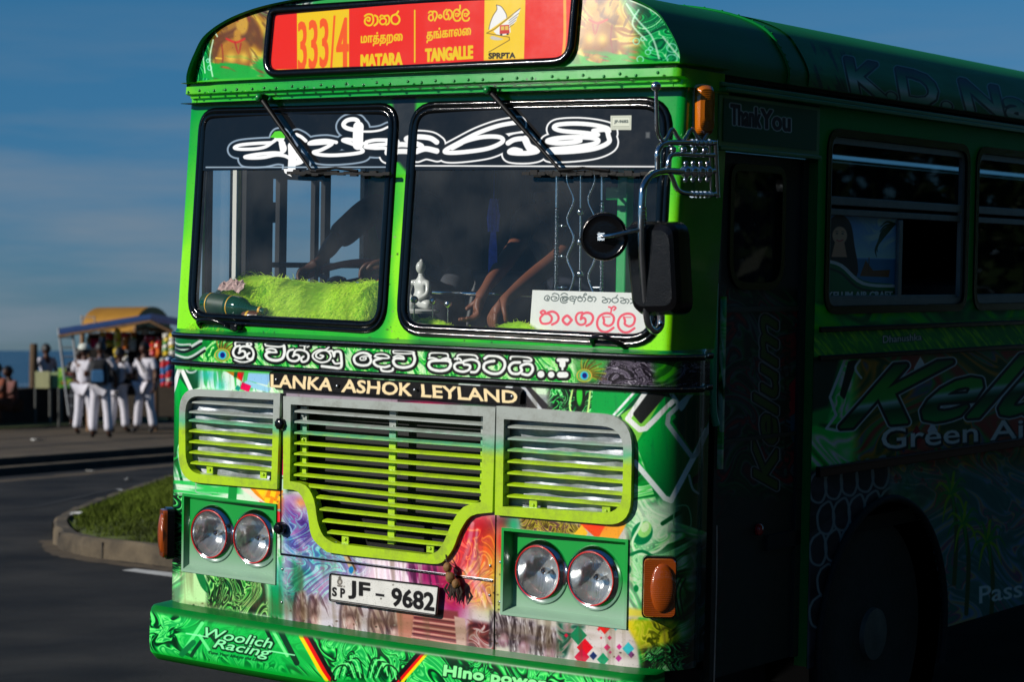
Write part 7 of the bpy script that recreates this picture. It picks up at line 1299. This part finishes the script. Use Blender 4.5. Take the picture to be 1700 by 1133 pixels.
# sea
SEA = bpy.data.materials.new('sea_water'); SEA.use_nodes = True; N = SEA.node_tree; p_ = N.nodes['Principled BSDF']; p_.inputs['Base Color'].default_value = (.012,.026,.05,1); p_.inputs['Roughness'].default_value = .22; p_.inputs['IOR'].default_value = 1.33
t_ = N.nodes.new('ShaderNodeTexCoord'); m_ = N.nodes.new('ShaderNodeMapping'); m_.inputs['Rotation'].default_value = (0,0,-.5); m_.inputs['Scale'].default_value = (.18,.5,1); N.links.new(t_.outputs['Object'], m_.inputs[0]); n1 = N.nodes.new('ShaderNodeTexNoise'); n1.inputs['Scale'].default_value = .6; n1.inputs['Detail'].default_value = 10; N.links.new(m_.outputs[0], n1.inputs['Vector'])
b_ = N.nodes.new('ShaderNodeBump'); b_.inputs['Strength'].default_value = 1; b_.inputs['Distance'].default_value = 1.2; N.links.new(n1.outputs['Fac'], b_.inputs['Height']); N.links.new(b_.outputs[0], p_.inputs['Normal'])
r1 = N.nodes.new('ShaderNodeValToRGB'); r1.color_ramp.elements[0].position = .66; r1.color_ramp.elements[1].position = .72; r1.color_ramp.elements[0].color = (.012,.026,.05,1); r1.color_ramp.elements[1].color = (.5,.52,.55,1)
m2 = N.nodes.new('ShaderNodeMapping'); m2.inputs['Rotation'].default_value = (0,0,-.6155); m2.inputs['Scale'].default_value = (.02,.16,1); n2 = N.nodes.new('ShaderNodeTexNoise'); n2.inputs['Scale'].default_value = .5; n2.inputs['Detail'].default_value = 6; N.links.new(t_.outputs['Object'], m2.inputs[0]); N.links.new(m2.outputs[0], n2.inputs['Vector']); N.links.new(n2.outputs['Fac'], r1.inputs[0]); N.links.new(r1.outputs[0], p_.inputs['Base Color'])
q0 = K0+kn*(Wd+.5); mb = MB(); q = [q0-kd*30000, q0+kd*30000, q0+kd*30000+kn*40000, q0-kd*30000+kn*40000]; mb.add([(p[0], p[1], -2.4) for p in q], [(0,1,2,3)]); tag(mb.build('sea', SEA), kind='structure')
FOAM = mat('foam', (200,206,212), .9); mb = MB(); g = np.random.default_rng(9)
for d_, z_ in ((135,-2.35),(160,-2.35)):
    for k in range(40):
        u = -120+k*9+g.normal()*6; 
        if u > 70: continue
        c = world_dist(u, 600, d_)*1.0; c[2] = z_; c += fwd*g.normal()*3; mb.ball((c[0], c[1], c[2]), (1.6+g.random(), .8, .10+.25*g.random()), 8)
tag(mb.build('surf', FOAM), kind='stuff')
# traffic island with kerb and grass
fr_ = [world_at(u, v, 0) for u, v in ((86,893),(90,904),(102,915),(140,925),(200,932),(290,943),(520,972))]; bk_ = [world_at(u, v, 0) for u, v in ((90,886),(112,872),(150,856),(200,836),(290,806),(520,740))]
isl = [p for p in fr_]+[p for p in bk_[::-1]]; isl2 = [tuple(p[:2]) for p in isl]; inn_ = offset_poly(isl2, .13); HK = .155
mb = MB(); g = np.random.default_rng(12); n = len(isl2)
def dense(P, k=14):
    out = []
    for i in range(len(P)):
        a, b = np.array(P[i]), np.array(P[(i+1) % len(P)]); m = max(2, int(np.linalg.norm(b-a)/.25)); out += [a+(b-a)*j/m for j in range(m)]
    return out
def pair(P, Q_):
    o, i_ = [], []
    for k in range(len(P)):
        a, b, c, d = np.array(P[k]), np.array(P[(k+1) % len(P)]), np.array(Q_[k]), np.array(Q_[(k+1) % len(P)]); m = max(1, int(np.linalg.norm(b-a)/.2))
        for j in range(m): o.append(a+(b-a)*j/m); i_.append(c+(d-c)*j/m)
    return o, i_
po, pi_ = pair(isl2, inn_); jit = lambda p, s=.012: p+g.normal(size=2)*s; ro_ = [jit(p) for p in po]
rows = [[(p[0], p[1], -.1) for p in ro_], [(p[0], p[1], HK*.5) for p in (jit(q, .008) for q in ro_)], [(p[0], p[1], HK-.02) for p in (q+(c-q)*.06 for q, c in zip(ro_, pi_))], [(p[0], p[1], HK+g.normal()*.006) for p in (q+(c-q)*.25 for q, c in zip(ro_, pi_))], [(p[0], p[1], HK) for p in pi_], [(p[0], p[1], 0) for p in pi_]]
for k in range(5): mb.strip(rows[k], rows[k+1], True)
tag(mb.build('island_kerb', KERB, None, 40), kind='structure'); mb = MB()
for k in range(0, len(ro_), 5): a_, c_ = ro_[k], pi_[k]; d_ = (np.array(a_)-np.array(c_)); d_ /= np.linalg.norm(d_); q = np.array(a_)+d_*.006; t2 = np.array((-d_[1], d_[0]))*.008; mb.slab([(q[0]-t2[0], q[1]-t2[1], .0), (q[0]+t2[0], q[1]+t2[1], .0), (q[0]+t2[0], q[1]+t2[1], HK-.02), (q[0]-t2[0], q[1]-t2[1], HK-.02)], (-d_[0]*.03, -d_[1]*.03, 0))
tag(mb.build('kerb_joints', DKK), kind='structure')
cx_, cy_ = world_at(200, 880, 0)[:2]; inpoly = inn_; bb = np.array(inpoly); xs_ = np.arange(bb[:,0].min(), bb[:,0].max(), .16); ys_ = np.arange(bb[:,1].min(), bb[:,1].max(), .16); X, Y = np.meshgrid(xs_, ys_); ins = inside(inpoly, X, Y)
dist = np.full(X.shape, 9.0)
for i in range(len(inpoly)):
    a, b = np.array(inpoly[i]), np.array(inpoly[(i+1) % len(inpoly)]); d = b-a; t = np.clip(((X-a[0])*d[0]+(Y-a[1])*d[1])/(d @ d), 0, 1); dist = np.minimum(dist, np.hypot(X-a[0]-t*d[0], Y-a[1]-t*d[1]))
Zm = np.where(ins, HK-.04+.34*np.clip(dist/2.0, 0, 1)**.8, HK-.06); nX = len(xs_)
fs = [(j*nX+i, j*nX+i+1, (j+1)*nX+i+1, (j+1)*nX+i) for j in range(len(ys_)-1) for i in range(nX-1) if ins[j,i] or ins[j,i+1] or ins[j+1,i] or ins[j+1,i+1]]
fs = [f for f in fs if all(dist.ravel()[q] < 5 and (ins.ravel()[q] or dist.ravel()[q] < .1) for q in f)]
tag(MB().add(np.stack([X.ravel(), Y.ravel(), Zm.ravel()], -1), fs).build('island_earth', mat('island_soil', (70,80,26), .9, vary=.4, vscale=4), None, 60), kind='structure')
vs = []; fs = []; pts = np.argwhere(ins); g = np.random.default_rng(21); nb_ = 90000; pk = pts[g.integers(0, len(pts), nb_)]; tone = []
px = xs_[pk[:,1]]+g.random(nb_)*.16; py = ys_[pk[:,0]]+g.random(nb_)*.16; pz = Zm[pk[:,0], pk[:,1]]
keep = (np.hypot(px-CAM_W[0], py-CAM_W[1]) < 40); hh = (.035+.06*g.random(nb_))*(.5+fbm(px*1.3, py*1.3, 8, 3)); an = g.random(nb_)*6.28; ln = g.normal(size=(nb_, 2))*.035
for k in np.where(keep)[0]:
    i0 = len(vs); w = .007; c_, s_ = cos(an[k])*w, sin(an[k])*w; vs += [(px[k]-c_, py[k]-s_, pz[k]-.01), (px[k]+c_, py[k]+s_, pz[k]-.01), (px[k]+ln[k,0], py[k]+ln[k,1], pz[k]+hh[k])]; fs.append((i0, i0+1, i0+2))
m_ = MB(); m_.v = vs; m_.f = fs; m_.mi = [0]*len(fs); go = m_.build('grass', GRS, None, None, fix=False); tag(go, kind='stuff')
mb = MB(); q = [world_at(u, v, .004) for u, v in ((202,947.5),(224,945),(300,953),(420,966),(420,973),(300,960.5))]; mb.add(q, [tuple(range(6))]); tag(mb.build('road_marking', mat('worn_white_line', (190,190,186), .8, vary=.25, vscale=5)), kind='structure')
# ------------------------------------------------------------------ stalls, people and odds and ends by the sea
WSH = mat('white_shirt', (196,194,202), .85, vary=.06, vscale=20); WTR = mat('white_trousers', (206,204,212), .85, vary=.08, vscale=12); BLS = mat('black_shoes', (18,18,20), .45)
def on_pave(u, v): return world_at(u, v, ZP)
yawA = math.atan2(-fwd[0], fwd[1])
def boy(u, v, label, h, dyaw, larm, rarm, step=0, group='schoolboys in white', tr=WTR, sh=WSH, lean=0):
    J, f = standing(h, yaw=yawA+dyaw, larm=larm, rarm=rarm, step=step, lean=lean); p = on_pave(u, v); return figure('person', label, J, f, SKIND, sh, tr, group, loc=tuple(p), detail=1, shoe_mat=BLS, sleeve=.62), p, f
hang = (((-.27,.0,1.12),(-.26,.06,.88)), ((.27,.0,1.12),(.26,.06,.88))); bent = (((-.28,.05,1.12),(-.16,.24,1.18)), ((.28,.05,1.12),(.16,.24,1.18)))
_, pA, fA = boy(140, 723, 'schoolboy in white with a pale cap, leftmost of the group before the stall', 1.62, -.35, bent[0], hang[1], .04)
b2, pB, fB = boy(167, 729, 'schoolboy in white seen from behind, carrying the black and blue backpack', 1.66, .05, bent[0], hang[1], -.05)
_, pC, fC = boy(196, 720, 'schoolboy in white half hidden behind the backpack wearer, leaning to the stall', 1.56, -.5, bent[0], bent[1], .06, lean=.05)
_, pD, fD = boy(241, 720, 'schoolboy in white standing apart at right with a dark shoulder strap', 1.66, 2.6, hang[0], hang[1], .07)
cap = thing('cap', 'pale cloth cap on the leftmost schoolboy', 'cap', tuple(pA+np.array((0,0,1.50)))); mb = MB(); c = pA+np.array((0,0,1.555)); mb.lathe([(.108,-.02),(.105,.03),(.08,.07),(.0,.085)], c, (0,0,1), 16); mb.slab([(c[0]+fA[0]*a+rgt[0]*b_, c[1]+fA[1]*a+rgt[1]*b_, c[2]-.02) for a, b_ in ((.06,-.09),(.20,-.06),(.20,.06),(.06,.09))], (0,0,.012)); mb.build('cap_body', mat('pale_cloth', (196,200,190), .9), cap, 60)
def backpack(p, f, h, label, m1, m2, side=0):
    f = np.array(f); r = np.cross(f, (0,0,1)); c = p-f*.235+np.array((0,0,h)); t = thing('backpack', label, 'backpack', tuple(c)); mb = MB(); R3 = np.stack([r, f, (0,0,1)], 1); tr = lambda q: c+R3 @ np.array(q)
    o = round_poly([(-.16,0,-.23),(.16,0,-.23),(.145,0,.20),(-.145,0,.20)], .08, 5); rows = [[tr((x*k, d, z*k)) for x, y, z in o] for k, d in ((.9,.09),(1,.05),(1,-.06),(.9,-.10),(.55,-.125))]
    for k in range(4): mb.strip(rows[k], rows[k+1], True)
    mb.add(rows[-1], [tuple(range(len(o)))]); mb.add(rows[0], [tuple(range(len(o)))]); mb.build('bag', m1, t, 60)
    mb = MB(); o2 = round_poly([(-.11,-.11,-.19),(.11,-.11,-.19),(.10,-.11,.02),(-.10,-.11,.02)], .04, 4); mb.slab([tr(q) for q in o2], -np.array(f)*.045); mb.build('pocket', m2, t, bevel=.012)
    mb = MB(); [mb.tube([tr((s*.10,.06,.19)), tr((s*.115,.16,.225)), tr((s*.125,.32,.12)), tr((s*.14,.34,-.05)), tr((s*.14,.20,-.16)), tr((s*.12,.08,-.19))], .014, 6) for s in (-1, 1)]; mb.build('strap', m1, t, 60); mb = MB(); mb.tube([tr((-.03,.06,.20)), tr((0,.06,.235)), tr((.03,.06,.20))], .008, 6); mb.build('grab_loop', m2, t, 60)
NYL = mat('black_nylon', (18,20,24), .7, vary=.2, vscale=20); NYB = mat('blue_nylon', (40,96,140), .7, vary=.2, vscale=20)
backpack(pB, fB, 1.16, 'black backpack with blue pocket on the back of a schoolboy', NYL, NYB); backpack(pC, fC, 1.08, 'plain dark backpack on the half hidden schoolboy', NYL, NYL)
f = np.array(fD); r = np.cross(f, (0,0,1)); t = thing('shoulder_bag', 'dark shoulder bag hanging at the side of the schoolboy standing apart', 'bag', tuple(pD+r*.24+np.array((0,0,.85)))); c = pD+np.array((0,0,1.0)); mb = MB(); mb.tube([c+r*.30+np.array((0,0,-.05)), c+r*.16-f*.02+np.array((0,0,.43)), c+r*.07+f*.13+np.array((0,0,.36)), c-r*.12+f*.16+np.array((0,0,.12))], .018, 6); mb.build('strap', NYL, t, 60); mb = MB(); mb.box(c+r*.31+np.array((0,0,-.16)), (.12,.28,.30)); mb.build('bag', NYL, t, bevel=.03)
# man beyond the wall, and people sitting at the far left
def at_d(u, v, d): q = world_dist(u, v, d); return q
p = at_d(77, 640, 47); J, f = standing(1.70, yaw=yawA+.9, larm=bent[0], rarm=hang[1]); h0 = at_d(77, 571, 47)[2]-1.70
figure('person', 'man in a white shirt standing by the sea behind the pale barrier', J, f, SKIND, WSH, NAVY, loc=(p[0], p[1], h0), detail=1, sleeve=.6)
p = at_d(131, 600, 44); J, f = standing(1.55, yaw=yawA+.4, larm=bent[0], rarm=bent[1]); figure('person', 'dark haired person in dark clothes behind the leftmost schoolboy', J, f, SKIND, NAVY, NAVY, loc=(p[0], p[1], ZP), detail=1)
def sitter(u, v, d, label, sh):
    p = at_d(u, v, d); h0 = p[2]-.95; c, s = cos(yawA+2.4), sin(yawA+2.4); R = lambda q: (q[0]*c-q[1]*s, q[0]*s+q[1]*c, q[2])
    J = {'pelvis': (0,0,.48), 'chest': (0,.06,.80), 'neck': (0,.10,.98), 'head': (0,.13,1.12), 'Lshoulder': (-.18,.08,.92), 'Lelbow': (-.24,.20,.70), 'Lwrist': (-.14,.40,.62), 'Rshoulder': (.18,.08,.92), 'Relbow': (.24,.20,.70), 'Rwrist': (.14,.40,.62), 'Lhip': (-.09,.04,.46), 'Lknee': (-.13,.44,.50), 'Lankle': (-.13,.42,.09), 'Ltoe': (-.13,.55,.05), 'Rhip': (.09,.04,.46), 'Rknee': (.13,.44,.50), 'Rankle': (.13,.42,.09), 'Rtoe': (.13,.55,.05)}
    figure('person', label, {k: R(q) for k, q in J.items()}, R((0,1,0)), SKIND, sh, mat('brown_cloth', (70,44,34), .9), loc=(p[0], p[1], h0), detail=1)
sitter(4, 628, 43, 'person in an orange top sitting at the far left by the sea wall', mat('orange_cloth', (120,62,40), .9)); sitter(22, 632, 44, 'person in a pink top sitting beside the blue drum at far left', mat('pink_cloth', (112,72,66), .9))
for (u, v, lab) in ((4,690,'bench under the orange clad sitter, low dark timber'),(22,690,'low dark timber bench under the pink clad sitter')):
    p = on_pave(u, 703); t = thing('bench', lab, 'bench', tuple(p), yawA); mb = MB(); mb.box(p+np.array((0,0,.40)), (.6,.35,.05)); mb.build('seat', mat('dark_timber', (48,38,30), .8, vary=.3, vscale=6), t, origin=p)
    for s1 in (-1, 1): mb = MB(); mb.box(p+np.array((s1*.25,0,.19)), (.05,.3,.38)); mb.build('leg', MATS['dark_timber'], t, origin=p)
p = on_pave(13, 704); t = thing('drum', 'blue plastic drum standing by the sea wall', 'drum', tuple(p)); MB().lathe([(.0,0),(.17,.0),(.18,.03),(.175,.15),(.185,.17),(.175,.19),(.18,.36),(.17,.38),(.12,.385),(0,.385)], p, (0,0,1), 20).build('shell', mat('blue_plastic', (36,76,130), .5), t, 50); MB().lathe([(.185,.24),(.19,.25),(.185,.26)], p, (0,0,1), 20).build('hoop', mat('blue_plastic', (36,76,130)), t, 50)
p = on_pave(55, 703); hp = at_d(55, 571, np.linalg.norm(p-CAM_W))[2]; t = thing('post', 'weathered brown timber post standing on the pavement edge', 'post', tuple(p)); MB().lathe([(.095,0),(.085,.4),(.09,1.0),(.08,hp-ZP-.02),(.06,hp-ZP),(0,hp-ZP)], p, (.01,0,1), 12).build('shaft', mat('weathered_timber', (86,68,48), .9, vary=.4, vscale=5, streak=(8,8,1), bump=.5), t, 60)
def panel(u0, u1, v0, v1, d, label, m, cv=None, name='barrier', thick=.03):
    q = [at_d(u, v, d) for u, v in ((u0,v1),(u1,v1),(u1,v0),(u0,v0))]; t = thing(name, label, 'barrier', tuple(q[0])); mb = MB(); mb.slab(q, fwd*thick, None if cv is None else [(0,0),(1,0),(1,1),(0,1)]); mb.build('board', m, t)
    [MB().tube([q[i]+fwd*.05, q[i]+fwd*.05-np.array((0,0,.9))], .025, 6).build('leg', mat('grey_metal', (90,92,90), .5, .5), t, 60) for i in (0, 1)]; return t
panel(58, 82, 617, 645, 45, 'pale yellow barrier board standing on the sea wall, nearest the post', mat('pale_board', (176,176,130), .8, vary=.2, vscale=3, streak=(6,6,.6))); panel(84, 101, 618, 645, 45.1, 'pale green barrier board beside the printed banner', mat('pale_green_board', (150,170,120), .8, vary=.2, vscale=3, streak=(6,6,.6)))
BN = Canvas(None, 0, 120, 0, 100, .5, (90,170,50)); BN.marble([(0,0),(120,0),(120,100),(0,100)], [(0,(60,140,40)),(.5,(110,190,60)),(1,(190,206,90))], sc=30, seed=400, soft=4); BN.ell(60,66,34,16,(230,226,220)); BN.ell(58,64,20,9,(206,50,40)); BN.blob(90,30,20,12,(214,120,40),.9); BN.blob(30,24,18,10,(190,60,40),.9); BN.ell(96,80,10,8,(240,236,200))
panel(97, 133, 611, 644, 44, 'bright green printed banner with pale oval beside the schoolboys', mat_paint('banner_print', BN, .6, 0, .1), BN)
a, b = at_d(108, 545, 43), at_d(126, 612, 42.6); t = thing('ladder', 'pale metal ladder leaning against the stall roof', 'ladder', tuple(b)); w = rgt*.13; a0 = a+np.array((0,0,0)); b0_ = b-np.array((0,0,.9)); mb = MB(); [mb.tube([a0+w*s, b0_+w*s], .025, 6) for s in (-1, 1)]; mb.build('stiles', ALU, t, 60); [MB().tube([a0+(b0_-a0)*k/9-w, a0+(b0_-a0)*k/9+w], .016, 6).build('rung', ALU, t, 60) for k in range(1, 9)]
# snack stall: blue sheet roof on poles, dark inside, counter, strings of packets
D = 42.0; st = lambda u, v, dd=0: at_d(u, v, D+dd); t = thing('snack_stall', 'open snack stall with sloping blue sheet roof on timber poles', 'stall', tuple(on_pave(200, 712)))
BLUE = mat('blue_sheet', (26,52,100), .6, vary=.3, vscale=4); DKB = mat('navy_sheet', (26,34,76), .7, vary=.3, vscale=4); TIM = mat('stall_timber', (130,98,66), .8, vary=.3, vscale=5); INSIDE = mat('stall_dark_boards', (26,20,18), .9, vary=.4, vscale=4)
rf = [st(98,556,-.6), st(250,531,-.6), st(250,524,1.8), st(98,548,1.8)]; mb = MB(); mb.slab(rf, (0,0,.03)); mb.build('roof_sheet', BLUE, t); mb = MB(); mb.slab([q-np.array((0,0,.012)) for q in rf], (0,0,-.02)); mb.build('dark_roof_underside', INSIDE, t); rf2 = [st(250,530,-.6), st(262,536,-.6), st(420,560,-.6), st(420,553,1.8), st(250,523,1.8)]; mb = MB(); mb.slab(rf2, (0,0,.03)); mb.build('side_awning', DKB, t)  # dark sheet added under the blue roof, standing in for its shaded underside
mb = MB(); mb.tube([st(97,559,-.6), st(250,534,-.6)], .028, 6); mb.tube([st(250,534,-.6), st(300,559,-.6)], .028, 6); mb.build('eaves_pole', TIM, t, 60)
for u in (147, 258, 330):
    q = st(u, 560, -.3); g_ = on_pave(u, 714); mb = MB(); mb.tube([(q[0], q[1], ZP), q], .04, 8); mb.build('pole', TIM, t, 60)
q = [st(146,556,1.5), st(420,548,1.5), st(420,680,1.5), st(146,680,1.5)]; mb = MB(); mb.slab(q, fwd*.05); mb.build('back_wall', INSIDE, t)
q = [st(150,641,.2), st(420,641,.2), st(420,692,.2), st(150,692,.2)]; mb = MB(); mb.slab(q, fwd*.5); mb.build('counter', mat('counter_boards', (58,50,40), .9, vary=.4, vscale=3, streak=(1,1,8)), t)
mb = MB(); mb.ball(st(240,548,.1), .09, 12); mb.build('lamp_globe', mat('milk_glass', (190,190,180), .4), t, 60)
q = [st(268,592,-.2), st(284,592,-.2), st(284,642,-.2), st(268,642,-.2)]; mb = MB(); mb.slab(q, fwd*.3); mb.build('display_rack', mat('pale_blue_rack', (90,130,170), .6, vary=.3, vscale=6), t)
q = st(153,571,-.1); c = thing('cloth', 'magenta cloth hanging in the stall opening above the capped schoolboy', 'cloth', tuple(q)); mb = MB(); V = [q+rgt*((i/10-.5)*.20)+fwd*(.015*sin(i*1.4))+np.array((0,0,.09-.17*j/5-.01*sin(i))) for j in range(6) for i in range(11)]; mb.add(V, [(j*11+i, j*11+i+1, (j+1)*11+i+1, (j+1)*11+i) for j in range(5) for i in range(10)]); mb.build('fabric', mat('magenta_cloth', (206,30,84), .8), c, 60)
PK = [mat('packet_'+nm, rgb, .3, coat=.3) for nm, rgb in (('yellow',(230,196,40)),('red',(206,36,44)),('orange',(226,120,40)),('green',(70,140,50)),('white',(214,210,200)),('blue',(60,110,170)))]
def packets(u0, u1, v0, v1, label, cols, rows, colsn, seed, dd=-.35):
    q = st((u0+u1)/2, v0, dd); s = thing('snack_string', label, 'snack packets', tuple(q), 0, 'strings of snack packets hung on the stall'); g = np.random.default_rng(seed); MB().tube([st(u0, v0-3, dd), st(u1, v0-3, dd)], .006, 5).build('line', BLK, s)
    for j in range(rows):
        for i in range(colsn):
            c = st(u0+(u1-u0)*(i+.5)/colsn+g.normal()*.8, v0+(v1-v0)*(j+.5)/rows+g.normal()*.8, dd); w, h = .055+.012*g.random(), .05; a = g.normal()*.25; x = rgt*cos(a)+np.array((0,0,sin(a))); z = -rgt*sin(a)+np.array((0,0,cos(a)))
            mb = MB(); o = [c+x*px_*w*(1-.12*(abs(pz_) < .5))+z*pz_*h for px_, pz_ in ((-1,-1),(0,-1),(1,-1),(1,0),(1,1),(0,1),(-1,1),(-1,0))]; mid = c-fwd*.03; mb.add(o+[mid, c+fwd*.02], [(k, (k+1) % 8, 8) for k in range(8)]+[((k+1) % 8, k, 9) for k in range(8)]); mb.build('packet', PK[cols[int(g.integers(len(cols)))]], s, 40)
packets(189, 200, 547, 592, 'string of mostly yellow and green snack packets beside the schoolboys', (0,0,3,2), 9, 1, 1); packets(200, 213, 555, 598, 'string of yellow and red packets next to the mostly yellow one', (0,1,0,2,4), 8, 1, 2)
packets(238, 268, 562, 590, 'sheet of red snack packets hung above the schoolboy standing apart', (1,1,1,2), 6, 3, 3); packets(267, 284, 594, 640, 'rows of red and white packets on the pale blue rack', (1,4,5,1), 8, 2, 4, -.3); packets(271, 290, 556, 590, 'string of yellow and green packets close to the bus', (0,3,4), 6, 2, 5, -.45)
packets(214, 226, 552, 580, 'short string of mixed packets hung high at the middle of the stall', (1,2,3,4), 5, 1, 6, .1); packets(166, 186, 553, 575, 'double string of mixed packets hung high behind the schoolboys', (0,1,3,5), 4, 2, 7, .2)
# vaulted yellow roof of the stall behind
t = thing('vaulted_stall', 'stall with bright yellow barrel vaulted roof behind the snack stall', 'stall', tuple(at_d(200, 690, 46))); YR = mat('yellow_roof_sheet', (146,102,8), .6, vary=.15, vscale=3); L0, L1 = at_d(137, 543, 46.8), at_d(225, 543, 45.2); R1 = at_d(283, 538, 47.4); dep = R1-L1; dep[2] = 0
n = 16; V = []
for base in (L0, L1):
    for k in range(n+1): a = pi*k/n; V.append(base+dep*(.5-.5*cos(a))+np.array((0,0,.43*sin(a))))
mb = MB().add(V, [(k, k+1, n+2+k, n+1+k) for k in range(n)]+[tuple(range(n+1))]+[tuple(range(n+1, 2*n+2))]); mb.build('vault', YR, t, 40)
mb = MB(); [mb.slab([L0+dep*a, L1+dep*a, L1+dep*a-np.array((0,0,.10)), L0+dep*a-np.array((0,0,.10))], fwd*.03) for a in (0, 1)]; mb.build('fascia', YR, t)
[MB().tube([(q[0], q[1], ZP), q], .05, 8).build('pole', TIM, t, 60) for q in (L0, L1, L0+dep, L1+dep)]
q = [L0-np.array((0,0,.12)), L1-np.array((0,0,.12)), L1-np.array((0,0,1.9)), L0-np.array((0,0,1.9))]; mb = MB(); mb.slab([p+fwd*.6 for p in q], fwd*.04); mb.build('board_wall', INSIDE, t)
mb = MB(); a = at_d(136, 524, 43.5); mb.tube([a, a-np.array((0,0,.28))], .018, 6); mb.tube([at_d(134,526,43.5), at_d(157,527,43.5)], .014, 6); mb.tube([at_d(136,540,43.5), at_d(158,540,43.5)], .014, 6); mb.tube([at_d(157,525,43.5), at_d(157,548,43.5)], .014, 6); fr0 = thing('roof_rail', 'small pale rail frame standing on the blue roof sheet', 'rail', tuple(a)); mb.build('tubing', mat('pale_pipe', (170,150,130), .6), fr0, 60)
# ------------------------------------------------------------------ unseen trees added across the road to darken the door side and its reflections
BARK = mat('bark', (60,50,40), .9, vary=.4, vscale=4, streak=(6,6,1), bump=.8, bscale=20); LEAF = mat('leaf', (38,60,24), .55, vary=.5, vscale=1.5)
def make_tree(loc, label, seed, h):
    t = thing('added_shade_tree', label, 'tree', loc, 0, 'unseen trees added for shade'); g = np.random.default_rng(seed); mb = MB(); L = np.array(loc)
    mb.tube(smooth_path([L, L+np.array((.1,.05,h*.2)), L+np.array((-.05,.1,h*.45)), L+np.array((.1,0,h*.75))], 4), list(np.linspace(.28, .08, 13)), 10); cl = []
    for k in range(16): a = k*2.4; r = 1.4+1.8*g.random(); z = h*(.22+.75*g.random()); e = L+np.array((r*cos(a), r*sin(a), z)); s = L+np.array((0,0,z*.75)); mb.tube([s, (s+e)/2+np.array((0,0,.2)), e], [.09,.06,.02], 6); cl.append(e)
    mb.build('trunk', BARK, t, 60); vs = []; fs = []
    for e in cl:
        for k in range(300):
            d = g.normal(size=3)*np.array((.85,.85,.6)); p = e+d; a = g.normal(size=3); a /= np.linalg.norm(a); b = np.cross(a, g.normal(size=3)); b /= np.linalg.norm(b); i0 = len(vs); s_ = .11+.08*g.random(); vs += [p-a*s_*1.5, p+b*s_*.6, p+a*s_*1.5, p-b*s_*.6]; fs.append((i0, i0+1, i0+2, i0+3))
    m_ = MB(); m_.v = vs; m_.f = fs; m_.mi = [0]*len(fs); m_.build('crown', LEAF, t, None, fix=False); return t

tr0 = make_tree((11.5,-9.5,0), 'unseen dark leafy tree added to shade the door side of the bus', 61, 9.5); tr1 = make_tree((10.8,-3.0,0), 'unseen dark leafy tree added to shade the door side of the bus', 62, 10.5)
def copy_tree(src, loc, rz, sc_):
    r = src.copy(); COL.objects.link(r); r.matrix_world = Matrix.Translation(loc) @ Matrix.Rotation(rz, 4, 'Z') @ Matrix.Scale(sc_, 4)
    for ch in list(src.children): c = ch.copy(); COL.objects.link(c); c.parent = r
for k, (x, y) in enumerate(((10.2,2.5),(11.6,7.5),(10.4,12.5),(12,18),(11,24),(15,-6),(15,4),(15.5,14),(12,-15),(11,15.2),(11.6,21),(10.9,10),(11.2,5),(11,-.3),(15,22),(15.5,9),(16,28),(13,31))): copy_tree((tr0, tr1)[k % 2], (x,y,0), k*1.9, .9+.05*(k % 5))

TAR = mat('tar_strip', (18,18,18), .9, vary=.3, vscale=8); DUST = mat('gutter_dust', (78,66,48), .95, vary=.5, vscale=5)
def strip_on_road(name, pts, w0, m, z=.004, seed=0):
    g = np.random.default_rng(seed); P = smooth_path([world_at(u, v, 0) for u, v in pts], 8); A_r = []; B_r = []
    for i in range(len(P)):
        t = P[min(i+1, len(P)-1)]-P[max(i-1, 0)]; nn_ = np.array((-t[1], t[0], 0)); nn_ /= np.linalg.norm(nn_)+1e-9; w = w0*(.7+.6*g.random()); A_r.append(P[i]+nn_*w+(0,0,z)); B_r.append(P[i]-nn_*w+(0,0,z))
    tag(MB().strip(A_r, B_r).build(name, m), kind='structure')
strip_on_road('tar_strip', [(-20,850),(60,842),(150,822),(250,800)], .05, TAR, seed=3)
strip_on_road('gutter_dust', [(84,898),(92,913),(120,925),(200,937),(290,948),(420,966)], .09, DUST, .002, 4); strip_on_road('gutter_dust', [(-20,801),(100,791),(220,779),(330,769)], .16, DUST, .002, 5)
PAP = mat('litter_paper', (206,206,200), .8)
for k, (u, v, z, lab) in enumerate(((66,733,ZP,'scrap of white litter on the pavement near the sea wall'),(150,785,0,'scrap of white litter on the road below the pavement kerb'),(214,799,0,'scrap of white litter on the road behind the grass island'),(211,818,0,'scrap of pale litter by the back edge of the grass island'),(128,858,.2,'crumpled pale litter lying at the left edge of the island grass'))):
    p = world_at(u, v, z); t = thing('litter', lab, 'litter', tuple(p)); g = np.random.default_rng(k); V = [p+np.array((g.normal()*.09, g.normal()*.09, .012+.03*g.random())) for _ in range(7)]; mb = MB(); mb.add(V, [(0,1,2),(1,2,3),(2,3,4),(3,4,5),(4,5,6),(0,2,5)]); mb.build('paper', PAP, t)
